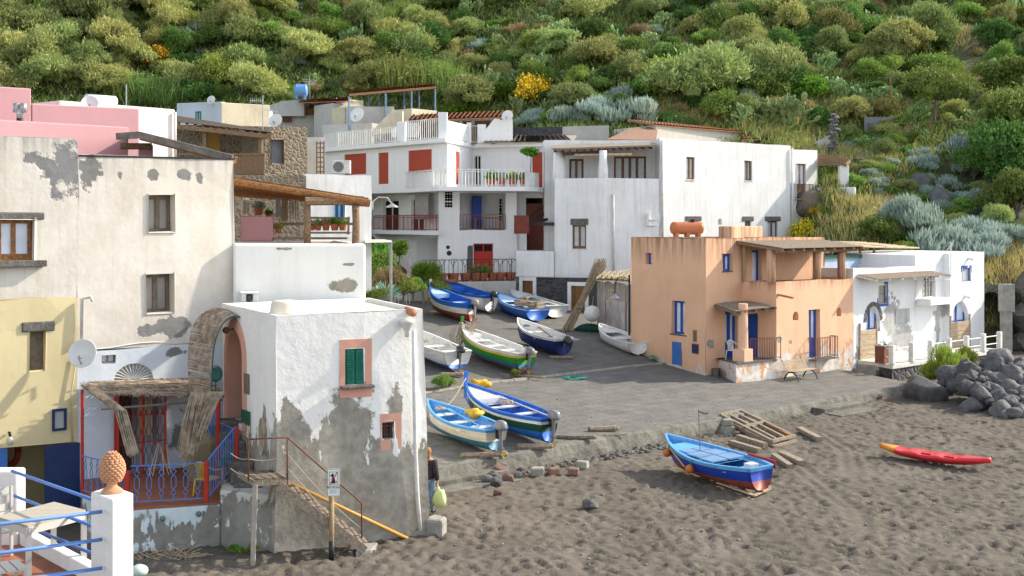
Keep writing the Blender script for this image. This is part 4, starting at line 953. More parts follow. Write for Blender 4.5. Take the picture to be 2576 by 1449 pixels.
 m = MB(); p = wr.P(1868, 710, .1); q = wr.P(1868, 612, .1); m.tube([p.lerp(q, i/12)+V(0, 0, 0) for i in range(13)], [.085 if i % 4 else .1 for i in range(13)], 10); m.build('downpipe', M('clay_pipe', (.45, .33, .16), (.36, .25, .12), .7), t, smooth=True)
 railing(t, [V(*(P2-U*.0-VV*.25), pz+.08), V(*Q2, pz+.08)], .95, m_rusty, .14)
 railing(t, [V(cq.x+.35, cq.y+.1, pz+.08), V(*(Q2-U*.15), pz+.08)], .95, m_rusty, .13, 'porch_rail')
 z = fr.z_of(2048, 901); p0 = fr.pt(fr.s_of(2034)-.05, z, .02); p1 = fr.pt(fr.s_of(2088), z, .02)
 railing(t, [p0, p0+fr.n3*.4, p1+fr.n3*.4, p1], .98, m_rusty, .14, 'balcony_rail'); m = MB(); m.obox(p0-V(0, 0, .06), p1-p0, fr.n3*.45, V(0, 0, .05)); m.build('balcony_slab', m_basalt, t)
 m = MB(); c0 = V(*XY(1797, 53.9), .8);
 for i in range(3): m.prism([XY(1787-i*2, 53.9-.0-.3*i*0), XY(1806, 53.2-.2*i), XY(1812, 53.9), XY(1795, 54.4)], .3, .75+.25*i)
 m.build('steps', m_basalt, t)
 return b, wl, wr, fl, fr
oh, owl, owr, ofl, ofr = orange_house()
def tank(P, L_, r, ang, mat, label, nm='water_tank', legs=3):
 P = Vector(P); ax = V(math.cos(ang), math.sin(ang), 0); t = thing(nm, label, 'water tank', P)
 c0 = P+V(0, 0, r+.12)-ax*L_/2; pr = [(.05, -r*.30), (r*.5, -r*.26), (r*.85, -r*.1), (r, .06)]
 n = 9
 for i in range(1, n): pr.append((r*(1.0 if i % 2 else .965), L_*i/n))
 pr += [(r, L_-.06), (r*.85, L_+r*.1), (r*.5, L_+r*.26), (.05, L_+r*.30)]
 m = MB(); m.lathe(c0, pr, 24, axis=ax); m.build('barrel', mat, t, smooth=True)
 m = MB(); q = P+V(0, 0, 2*r+.08)+ax*L_*.2; m.lathe(q, [(r*.35, 0), (r*.35, .1), (r*.38, .11), (r*.38, .16)], 14); m.build('lid', m_black, t)
 for i in range(legs):
  m = MB(); q = c0+ax*(L_*(.12+.76*i/(legs-1)))-V(0, 0, r+.12); s = V(-ax.y, ax.x, 0); m.obox(q-s*r*.7-ax*.07, s*r*1.4, ax*.14, V(0, 0, r*.7)); m.build('leg', mat, t)
 return t
p = W(1728, 600, 56.5); p.z = 7.12
tank(p, 1.45, .30, math.atan2(.2, 1), M('orange_plastic', (.52, .17, .07), (.44, .14, .06), .35, 3, bump=.1), 'orange ribbed water tank lying on the roof of the orange house')
chair(thing('plastic_chair', 'white plastic armchair on the porch of the orange house beside the column', 'chair', V(*XY(1846, 53.4), 1.68)), V(*XY(1846, 53.2), 1.68), R(30), m_plw)
def bench():
 P = hit(2014, 955); t = thing('park_bench', 'slatted bench with curved black legs in front of the orange house', 'bench', P); ax = V(U.x, U.y, 0)*1.0; nb = V(VV.x, VV.y, 0); z = P.z
 for k in range(9):
  m = MB(); a = P-ax*.85+nb*(.22+.03*k*.9)+V(0, 0, .48+.045*k); m.beam(a, a+ax*1.7, .02, .032); m.build('back_slat', m_woodp, t)
 for k in range(5):
  m = MB(); a = P-ax*.85+nb*(-.25+.1*k)+V(0, 0, .44); m.beam(a, a+ax*1.7, .07, .03); m.build('seat_slat', m_woodp, t)
 for s in (-.72, .72):
  m = MB(); c = P+ax*s
  m.tube([c-nb*.42, c-nb*.30+V(0, 0, .25), c-nb*.1+V(0, 0, .38), c+nb*.12+V(0, 0, .38), c+nb*.28+V(0, 0, .22), c+nb*.38], .032, 6); m.tube([c-nb*.28+V(0, 0, .41), c+nb*.2+V(0, 0, .42), c+nb*.5+V(0, 0, .9)], .026, 6); m.build('leg', m_black, t)
bench()
def blue_white():
 b = Body('seafront_house', 'white house with blue window bands, stained walls and planked arched doors', 'house', (20, 62, 0)); t = b.t
 A = Vector(XY(2146, 57.75)); mq = plaster('stained_white', (.80, .81, .82), (.60, .62, .62), under=(.40, .40, .39), spots=0, streak=.3, mott=.25, bump=.3,
  patches=[((*(A+U*3.4), 2.9), (.75, 1.2)), ((*(A+U*4.6), 1.9), (.8, .8)), ((*(A+U*2.6), 1.6), (.5, .4)), ((*(A+U*7.9), 2.6), (.3, 1.0)), ((*(A+U*8.4), 3.3), (.4, .4)), ((*(A+U*.6), 1.4), (.5, .3))])
 t2302 = (Wall(A, A+U*20)).s_of(2302); t2373 = Wall(A, A+U*20).s_of(2373); t2461 = Wall(A, A+U*20).s_of(2461)
 W1 = Wall(A, A+U*t2302, (1, -1)); pq = A+U*t2302
 a1 = W1.op(W1.rect(2179, 770, 2214, 835), .3, True, 1.2); r2 = W1.op(W1.rect(2210, 716, 2230, 764), .08); r3 = W1.op(W1.rect(2254, 776, 2287, 811), .12)
 b.block(A, pq, 5, -.2, 5.57, mq, M('roof_grit', (.42, .38, .32), (.3, .28, .24), .95, kind='world'), out=(1, -1), rim=.22) if False else b.blocks.append(([W1, Wall(pq, pq+VV*5, U), Wall(A+VV*5, A, -U), Wall(pq+VV*5, A+VV*5, VV)], -.2, 5.57, mq, M('roof_grit', (.42, .38, .32), (.3, .28, .24), .95, kind='world'), .05, 'wall', .22))
 W2 = Wall(pq, A+U*t2373, (1, -1)); r4 = W2.op(W2.rect(2322, 690, 2350, 746), .2); e = A+U*t2373
 b.blocks.append(([W2, Wall(e, e+VV*6, U), Wall(pq+VV*6, pq, -U), Wall(e+VV*6, pq+VV*6, VV)], -.2, 6.16, mq, mq, .05, 'wall', .0))
 e0 = e-VV*.35; g = e0+U*(t2461-t2373); W3 = Wall(e0, g, (1, -1)); a3 = W3.op(W3.rect(2394, 757, 2436, 812), .3, True, 1.2); r5 = W3.op(W3.rect(2420, 674, 2441, 708), .06)
 b.blocks.append(([W3, Wall(g, g+VV*6, U), Wall(e0+VV*6, e0, -U), Wall(g+VV*6, e0+VV*6, VV)], -.2, 6.18, mq, mq, .07, 'wall', .0))
 b.done()
 def band(w, r, k, mat, parent, o=.012):
  a, c_, z0, z1 = r; m = MB()
  for q in ((a-k, z0-k, c_-a+2*k, k), (a-k, z1, c_-a+2*k, k), (a-k, z0, k, z1-z0), (c_, z0, k, z1-z0)): m.obox(w.pt(q[0], q[1], -.01), w.u3*q[2], w.n3*(.01+o), V(0, 0, q[3]))
  m.build('painted_band', mat, parent)
 w = window(t, W1, r2, m_oframe, glass('grey_picture', (.2, .21, .2), .2), .05, .03, 1, 2); band(W1, r2, .13, m_blue, w)
 w = window(t, W3, r5, m_blue, m_glassl, .03, .04, 1, 1); band(W3, r5, .13, m_blue, w)
 w = window(t, W1, r3, m_whitep, m_glassl, .08, .04, 1, 1); m = MB(); a, c_, z0, z1 = r3
 for i in range(12): m.tube([W1.pt(a+(c_-a)*i/11, z0, .02), W1.pt(a+(c_-a)*i/11, z1, .02)], .018, 5)
 m.build('bars', m_whitep, w)
 for w_, r in ((W1, a1), (W3, a3)):
  f = window(t, w_, (r[0], r[1], r[2]-1.0, r[3]), m_blue, m_glassp, .22, .09, 2, 2, 'door', low=.3)
  a, c_, z0, z1 = r; m = MB(); mid = (a+c_)/2; rr = (c_-a)/2
  arc = [(mid-q*math.cos(math.pi*i/12), z1-rr*1.2+q2*math.sin(math.pi*i/12)) for i in range(13) for q, q2 in ((rr, rr*1.2),)]
  arc2 = [(mid-(rr+.22)*math.cos(math.pi*i/12), z1-rr*1.2+(rr*1.2+.22)*math.sin(math.pi*i/12)) for i in range(13)]
  if w_ is W1:
   for i in range(12): m.obox(w_.pt(*arc[i], -.02), w_.pt(*arc[i+1], -.02)-w_.pt(*arc[i], -.02), w_.n3*.05, w_.pt(*arc2[i], -.02)-w_.pt(*arc[i], -.02))
   m.build('stone_arch', m_basalt, f)
  m = MB(); R_ = W1.rect(2161, 829, 2203, 905) if w_ is W1 else W3.rect(2389, 808, 2437, 880); a, c_, z0, z1 = R_; n = 6
  for i in range(n): m.obox(w_.pt(a, z0+(z1-z0)*i/n+.008, .03), w_.u3*(c_-a), w_.n3*.04, V(0, 0, (z1-z0)/n-.012))
  m.obox(w_.pt(a-.03, z0, .0), w_.u3*.06, w_.n3*.1, V(0, 0, z1-z0+.35)); m.obox(w_.pt(c_-.03, z0, .0), w_.u3*.06, w_.n3*.1, V(0, 0, z1-z0+.35))
  m.build('flood_boards', m_woodp, t)
 window(t, W2, r4, m_navy, m_dark, .1, .05, 1, 1, 'door'); z = W2.z_of(2335, 748); s0, s1 = .12, W2.len-.12; m = MB(); m.obox(W2.pt(s0, z-.35, 0), W2.u3*(s1-s0), W2.n3*.8, V(0, 0, .33)); m.build('balcony', mq, t, bevel=.03)
 m = MB()
 for (a, b_) in ((W2.pt(s0, z, .78), W2.pt(s1, z, .78)), (W2.pt(s0, z, 0), W2.pt(s0, z, .78))):
  n = 10
  for i in range(n+1):
   p = a.lerp(b_, i/n); m.tube([p, p+V(0, 0, .95)], .012, 4)
  m.beam(a+V(0, 0, .95), b_+V(0, 0, .95), .035, .03)
 m.build('balcony_rail', m_whitep, t)
 m = MB(); a, c_, z0, z1 = r4
 for i in range(4):
  x = a+(c_-a)*(i+.5)/4
  for sg in (-1, 1): m.tube([W2.pt(x+sg*(.06 if j % 2 else .005), z0+(z1-z0)*j/8, -.05) for j in range(9)], .014, 4)
 m.build('lattice', m_whitep, t)
 p0, p1 = W(2152, 692, 57.5), W(2375, 690, 62.4); q1, q0 = W(2370, 702, 61.0), W(2190, 711, 56.6);
 p0 = W1.pt(.3, 5.28, .02); p1 = W1.pt(W1.len+1.5, 5.28, .02); q0 = W1.pt(.5, 5.08, 1.0); q1 = W1.pt(W1.len+1.8, 5.08, 1.0)
 m = MB(); n = 12
 for i in range(n): u = (i+.5)/n; m.beam(p0.lerp(q0, u), p1.lerp(q1, u), .085, .025)
 o = m.build('awning', m_woodg, t); m = MB()
 for i in range(7): u = i/6; m.beam(p0.lerp(p1, u)-V(0, 0, .07), q0.lerp(q1, u)-V(0, 0, .07), .08, .09)
 m.build('beams', m_whitep, o); m = MB(); m.tube([q1-V(0, 0, .1), q1+V(0, 0, 1.7)], .03, 6); m.tube([q1+V(0, 0, 1.6), W2.P(2325, 706, .3)], .02, 5); m.build('stays', m_whitep, o)
 for x, y in ((2433, 757-12), (2441, 650)):
  m = MB(); p = W3.P(x-6, y, 0); m.tube([p, p+W3.n3*.3-V(0, 0, .05)], .07, 8); m.build('spout', m_white, t, smooth=True)
 m = MB(); c0 = A+VV*3.2+U*.1; c1 = c0+U*7.2
 o = thing('roof_shelter', 'straw covered shelter with green edged low wall on the seafront house roof', 'shelter', V(*c0, 5.4))
 m.prism([tuple(c0), tuple(c1), tuple(c1+VV*2.5), tuple(c0+VV*2.5)], 5.36, 5.92); m.build('low_wall', plaster('sky_blue_wash', (.45, .58, .78), (.3, .36, .45), streak=.6, mott=.5), o)
 m = MB(); m.prism([tuple(c0-VV*.1), tuple(c1-VV*.1), tuple(c1+VV*2.5), tuple(c0+VV*2.5)], 5.92, 6.1); m.build('green_top', M('green_canvas', (.02, .10, .07), (.03, .13, .09), .7), o)
 a, b_, c_, d = V(*(c0-VV*.6), 6.75), V(*(c1+U*4.3-VV*.2), 6.35), V(*(c1+U*3.4+VV*3), 6.65), V(*(c0+VV*3.2), 7.0)
 m = MB(); reeds(m, a, b_, c_, d, 2, .03, .0, .0)
 for i in range(34): u = (i+.5)/34; m.tube([a.lerp(d, u)+V(random.uniform(-.2, .1), 0, 0), a.lerp(d, u).lerp(b_.lerp(c_, u), .5)+V(0, 0, -.05), b_.lerp(c_, u)+V(random.uniform(-.3, .2), 0, 0)], .05, 5)
 m.build('straw_roof', m_cane, o); m = MB()
 for k in range(6): q = (c0+U*(.4+k*1.35)+VV*.15); m.tube([V(*q, 6.05), V(*q, 6.72-.03*k)], .07, 6)
 m.build('props', m_woodo, o)
 R0 = Vector(XY(2244, 56.1)); Rn = R0+U*10.6; zq = 1.12
 pf = thing('seafront_platform', 'raised platform with white step front and dark stone base before the white and blue house', 'terrace', (*R0, 0)); m = MB()
 L0 = Vector(XY(2205, 57.2)); m.prism([tuple(R0), tuple(Rn), tuple(Rn+VV*3.4), tuple(A+U*.4-VV*.02), tuple(L0)], -.2, zq-.22); m.build('base', m_lava, pf)
 m = MB(); m.prism([tuple(R0-VV*.06-U*.05), tuple(Rn-VV*.06), tuple(Rn+VV*3.4), tuple(A+U*.35-VV*.02), tuple(L0-U*.08)], zq-.22, zq); m.build('slab', plaster('platform_white', (.70, .68, .64), (.5, .47, .4), streak=.5, mott=.6, spots=.25, under=(.3, .28, .25)), pf, bevel=.03)
 m = MB()
 for i in range(4):
  z = .78-.14*i+.2; a_ = L0-U*(.1+.30*i)-VV*.2; c_ = A+U*.2-U*.0; m.prism([tuple(a_), tuple(a_+VV*1.9), tuple(L0+VV*1.9), tuple(L0-VV*.2)], .3, zq-.2*(i+1)+.02)
 m.build('steps', m_concrete, pf, bevel=.03)
 posts = [Vector(XY(2214, 56.9))]+[R0+U*(1.75*i) for i in range(7)]; mp_ = MB(); prev = None
 rr = thing('seafront_rail', 'white railing of square posts and two tubes along the seafront platform', 'railing', V(*R0, zq))
 for i, q in enumerate(posts):
  m = MB(); m.box((q.x, q.y, zq+.46), (.24, .24, .92), rz=math.atan2(U.y, U.x)); m.build('post', m_whitep, rr, bevel=.03)
  if prev is not None:
   for h in (.32, .72): mp_.tube([V(*prev, zq+h), V(*q, zq+h)], .03, 6)
  prev = q
 mp_.build('tubes', m_whitep, rr)
 q = R0+U*.55+VV*.7; t2 = thing('wooden_box', 'brown wooden cabinet standing behind the white seafront railing', 'box', V(*q, zq)); m = MB(); m.box((q.x, q.y, zq+.4), (1.0, .5, .8), rz=math.atan2(U.y, U.x)); m.build('body', M('red_brown_board', (.22, .09, .05), (.16, .06, .04), .6), t2, bevel=.02)
 m = MB(); m.box((q.x, q.y, zq+.83), (1.1, .6, .05), rz=math.atan2(U.y, U.x)); m.ball((q.x, q.y, zq+.9), (.13, .13, .06)); m.build('top', m_metal, t2)
 return A
bqA = blue_white()
p = V(*(bqA+VV*3.0-U*.6), 5.4); p = W(2098, 657, 63.5); p.z = 5.15
tank(p, 1.1, .42, .7, M('blue_plastic', (.06, .20, .62), (.05, .17, .52), .35, 3, bump=.1), 'blue water tank on the low roof behind the orange terrace columns')
m_lintel = m_basalt
def big_white():
 b = Body('large_white_house', 'large white house of plain walls with small brown windows and a lava stone base', 'house', (5, 74, 0)); t = b.t
 mw = plaster('big_house_white', (.80, .80, .80), (.54, .52, .47), streak=.6, mott=.35, bump=.15)
 mpp = m_concrete
 A = XY(1395, 70.8); C = XY(1520, 70); D = XY(1659, 71.2)
 wa = Wall(A, C); wb = Wall(C, D); n = wa.n
 ra = wa.op(wa.rect(1440, 566, 1475, 626), .12)
 A2 = (A[0]+.3, A[1]+4);
 b.blocks.append(([wa, wb, Wall(D, (D[0]-.3, D[1]+2.2), (1, 0)), Wall(A2, A, (-1, 0)), Wall((D[0]-.3, D[1]+2.2), A2, (0, 1))], 1, 10.42, mw, m_floor, .06, 'wall', .0))
 ws, z0, z1, mat, rm, bv, nm, rim = b.blocks.pop()
 m = MB()
 for w in ws: wallmesh(m, w, z0, z1)
 m.face([V(*A, z1-.7), V(*C, z1-.7), V(*D, z1-.7), V(D[0]-.3, D[1]+2.2, z1-.7), V(*A2, z1-.7)], 1)
 i1, i2, i3 = Vector(A)+Vector((.2, .25)), Vector(C)+Vector((0, .25)), Vector(D)+Vector((-.1, .25))
 m.face([V(*A, z1), V(*C, z1), V(*i2, z1), V(*i1, z1)]); m.face([V(*C, z1), V(*D, z1), V(*i3, z1), V(*i2, z1)])
 m.face([V(*i1, z1), V(*i2, z1), V(*i2, z1-.7), V(*i1, z1-.7)]); m.face([V(*i2, z1), V(*i3, z1), V(*i3, z1-.7), V(*i2, z1-.7)])
 m.build('wall', [mw, m_floor], t, bevel=.05)
 UA, UB = Vector(XY(1369, 73.4)), Vector(XY(1664, 73.5)); wu = Wall(UA, UB)
 rb = wu.op(wu.rect(1432, 400, 1468, 470), .12); rc = wu.op(wu.rect(1544, 393, 1626, 470), .12)
 b.block(UA, UB, 6, 1, 12.86, mw, mpp, bevel=.05); b.blocks[-1][0][0].ops = wu.ops
 E = Vector(D); G = Vector((18.3, 78.3)); wc = Wall(E, G, (1, -1)); K2 = Vector((20.5, 80.0)); wd = Wall(G+(G-E).normalized()*.0, K2, (1, -1))
 ops = {}
 for k, r in dict(w1=(1727, 395, 1748, 452), w2=(1873, 404, 1892, 455), l1=(1731, 556, 1757, 590), l2=(1874, 556, 1889, 590), l3=(1931, 556, 1957, 600)).items(): ops[k] = wc.op(wc.rect(*r), .14)
 for c, y in ((1637-10, 561), (1741-38+0, 0), (1811, 557)):
  if y: wc.op(wc.rect(c-5, y-8, c+5, y+8), .25, True, 1.0)
 hb = E+(Vector((-.6, .8))*7)
 b.block(E, G, 9, -.2, 12.86, mw, mpp, out=(1, -1), back=[(8.83, 82), (18.3, 88)]); b.blocks[-1][0][0].ops = wc.ops
 ops['bd'] = wd.op(wd.rect(2003, 412, 2026, 500), .14)
 b.block(G, K2, 4, 4.0, 12.62, mw, mpp, out=(1, -1)); b.blocks[-1][0][0].ops = wd.ops
 b.done()
 f = dict(mf=m_frame)
 window(t, wa, ra, m_frame, m_glassl, .08, .10, 2, 1, low=.12, lintel=(.12, .38, .05, m_basalt), sill=(.1, .05, .05, m_whitep))
 window(t, wu, rb, m_frame, m_glassl, .08, .12, 2, 1); window(t, wu, rc, m_frame, m_glassl, .08, .13, 4, 1)
 for k in ('w1', 'w2'): window(t, wc, ops[k], m_frame, m_glassl, .1, .10, 2, 1, sill=(.05, .05, .05, m_whitep))
 for k in ('l1', 'l2', 'l3'): window(t, wc, ops[k], m_frame, m_glassl, .1, .10, 2, 1, lintel=(.25, .30, .05, m_basalt))
 window(t, wd, ops['bd'], M('light_door_wood', (.34, .20, .11), (.25, .14, .08), .5), m_glassp, .08, .09, 2, 1, 'door', low=.42)
 z = wd.z_of(2014, 500); p0 = wd.pt(wd.s_of(1999), z, 0); p1 = wd.pt(wd.s_of(2036), z, 0); railing(t, [p0, p0+wd.n3*.35, p1+wd.n3*.35, p1], .95, m_black, .13, 'balcony_rail'); m = MB(); m.obox(p0-V(0, 0, .06), p1-p0, wd.n3*.4, V(0, 0, .05)); m.build('balcony_slab', m_concrete, t)
 m = MB(); q = W(1517, 447, 70.3); m.lathe((q.x, q.y, 10.2), [(.27, 0), (.30, .6), (.24, 1.2), (.22, 1.85)], 12); m.build('pillar', mw, t, smooth=True)
 m = MB(); q = W(1407, 447, 71.2); m.lathe((q.x, q.y, 10.2), [(.40, 0), (.40, .6), (.36, 1.2), (.34, 1.85)], 12); m.build('pillar', mw, t, smooth=True)
 a0, a1 = W(1390, 371, 70.2), W(1652, 360, 70.8); a0.z = 12.18; a1.z = 12.42; b1, b0 = V(a1.x, 73.5, 12.75), V(a0.x+.2, 73.5, 12.55)
 m = MB(); slab(None, [a0, a1, b1, b0], .10, m_woodg, mb=m); o = m.build('canopy', m_woodg, t); m = MB()
 for i in range(14): u = (i+.3)/14; m.beam(a0.lerp(a1, u)-V(0, 0, .18), b0.lerp(b1, u)-V(0, 0, .18), .12, .14)
 m.beam(a0-V(0, -.3, .32)+V(.6, 0, 0), a0.lerp(a1, .52)-V(0, -.3, .32), .16, .2); m.build('beams', M('dark_beam', (.10, .055, .035), (.06, .035, .02), .8, kind='world'), o)
 m = MB(); c_ = a0+V(1.3, .1, -.42); m.tube([c_, c_+V(3.4, .05, .04)], .09, 8); m.build('rolled_blind', m_cane, o)
 downpipe(t, [wc.P(1664, 352, .08), wc.P(1664, 600, .08)], r=.075); downpipe(t, [wb.P(1538, 490, .0), wb.P(1541, 494, .1), wb.P(1542, 700, .1)], r=.07); downpipe(t, [wd.P(1990, 372, .1), wd.P(1990, 600, .1)], r=.06)
 S0, S1 = XY(1302, 71.6), XY(1502, 69.5); ws_ = Wall(S0, S1); Sb = Wall(S0, S1)
 d1 = ws_.op(ws_.rect(1315, 706, 1341, 770), .2); d2 = ws_.op(ws_.rect(1437, 719, 1472, 800), .25)
 m = MB(); wallmesh(m, ws_, 0, 4.55); m.face([V(*S1, 0), V(S1[0], 73, 0), V(S1[0], 73, 4.55), V(*S1, 4.55)]); m.face([V(*S0, 4.548), V(*S1, 4.548), V(S1[0], 73, 4.548), V(S0[0], 73, 4.548)]); m.build('stone_base', m_lava, t)
 m = MB(); m.obox(V(S0[0]-.1, S0[1]-.06, 4.55), V(XY(1398, 70.6)[0]-S0[0], 70.6-S0[1], 0), V(0, 3, 0), V(0, 0, 1.55)); m.build('low_wall', mw, t, bevel=.05)
 for r in (d1, d2):
  a, c_, z0_, z1_ = r; m = MB(); k = .22
  for q in ((a-k, z0_, k, z1_-z0_), (c_, z0_, k, z1_-z0_), (a-k, z1_, c_-a+2*k, k)): m.obox(ws_.pt(q[0], q[1], -.2), ws_.u3*q[2], ws_.n3*.26, V(0, 0, q[3]))
  m.build('door_surround', m_white, t, bevel=.02); plankdoor(t, ws_, r, M('varnished_plank', (.24, .12, .045), (.16, .08, .03), .5, 2, (1, 1, .3)), .1, 4)
 m = MB(); m.obox(W(1273, 762, 72), V(1.1, 0, 0), V(0, .6, 0), V(0, 0, 1.5)); m.build('meter_box', m_white, t, bevel=.03)
 m = MB(); L0, L1 = Vector(XY(1300, 73.5)), Vector(XY(1325, 73.3)); m.prism([tuple(L0), tuple(L1), (L1.x, 74.1), (L0.x, 74.1)], 6.0, 7.2); m.build('pillar', mw, t, bevel=.03)
 m = MB()
 m.beam(W(1312, 562, 73), W(1396, 564, 71), .16, .2)
 for i in range(4): m.beam(W(1313+i*17, 562+0*i, 73-.4*i), W(1372+i*9, 514+i*16, 74.0), .12, .14)
 m.build('pergola', M('dark_beam2', (.075, .04, .04), (.05, .03, .03), .7), t)
 m = MB(); R0_, R1_ = W(1650, 352, 80), W(1868, 360, 86); zt_ = 14.35
 m.prism([(R0_.x, R0_.y), (R1_.x, R1_.y), (R1_.x-2.5, R1_.y+4), (R0_.x-2.5, R0_.y+4)], 11, zt_); o = m.build('upper_room', M('beige_render', (.60, .57, .50), (.52, .49, .43), .9, kind='world'), t, bevel=.03)
 e0, e1 = V(R0_.x-.2, R0_.y-.3, zt_), V(R1_.x+.2, R1_.y-.3, zt_-.05); tiled(o, e0, e1, e1+V(-1.5, 2.5, .5), e0+V(-1.5, 2.5, .5), m_terrac, 'eaves', .3, .07)
 a, b_, c_ = W(1530, 348, 76), W(1655, 318, 80.0), W(1668, 350, 79)
 m = MB(); d_ = W(1585, 322, 83); slab(None, [W(1527, 350, 75.5), W(1650, 352, 77), W(1655, 318, 81), W(1585, 322, 80)], .12, m_terrac, mb=m); m.build('tile_slope', M('muted_tile', (.33, .20, .13), (.22, .14, .10), .9, 5, bump=.6, bd=.03, kind='world'), o)
 m = MB(); m.prism([XY(1600, 78), XY(1650, 78), XY(1650, 82), XY(1600, 82)], 12, 13.2); m.build('gable_boards', m_woodo, o)
 p0, p1 = W(1868, 350, 84), W(1976, 352, 87); q0, q1 = W(1868, 330, 88), W(1970, 334, 91)
 o2 = thing('tiled_lean_to', 'low lean-to with terracotta tile roof behind the right end of the large white house', 'shed', V(p0.x, p0.y, 12)); tiled(o2, p0, p1, q1, q0, m_terrac, 'roof', .3, .07)
 m = MB(); m.prism([(p0.x+.1, p0.y+.5), (p1.x-.1, p1.y+.5), (p1.x-.1, p1.y+3.5), (p0.x, p0.y+3.5)], 10, p1.z-.15); m.build('wall', m_cream, o2)
 return wa, wb, wc, wd, wu, K2
wa, wb, wc, wd, wu, K2 = big_white()
t = thing('side_pergola', 'slatted pergola with one white pillar at the right end of the large white house', 'pergola', (*XY(2095, 80), 9.9))
m = MB()
A_, B_, C_, D_ = W(2060, 392, 81.5), W(2137, 404, 79), W(2132, 410, 78.5), W(2058, 412, 79)
for i in range(6): u = i/5; m.beam(W(2058, 388+i*4, 81-.3*i), W(2137-i*2, 403+i*2.2, 79.5-.25*i), .14, .12)
m.beam(W(2137, 405, 79.6), W(2127, 415, 78.2), .15, .18); m.beam(W(2056, 414, 79), W(2130, 412, 78.4), .13, .16); m.build('beams', m_wood, t)
m = MB(); q = W(2127, 470, 78.4); m.obox(V(q.x-.35, q.y, q.z-.3), V(.6, 0, 0), V(0, .6, 0), V(0, 0, W(0, 414, 78.4).z-q.z+.25)); m.build('pillar', m_white, t, bevel=.06)
m = MB(); q0, q1 = W(2056, 500, 79.2), W(2150, 498, 77.6); m.obox(V(q0.x, q0.y, q0.z-1.5), V(q1.x-q0.x, q1.y-q0.y, 0), V(.2, .35, 0), V(0, 0, W(0, 471, 78).z-q0.z+1.5)); m.build('low_wall', m_white, t, bevel=.05)
m = MB(); q0, q1 = W(2060, 480, 83.5), W(2182, 478, 82.5); m.obox(V(q0.x, q0.y, 9.2), V(q1.x-q0.x, q1.y-q0.y, 0), V(0, .5, 0), V(0, 0, 3.0)); one('lava_garden_wall', m, m_lava, 'dark lava stone garden wall behind the side pergola', 'wall')
m = MB(); m.prism([XY(1988, 79.2), XY(2022, 79.5), XY(2022, 82), XY(1988, 82)], 4, 9.0)
one('lava_buttress', m, m_lava, 'dark lava masonry at the foot of the right end of the large white house', 'wall')
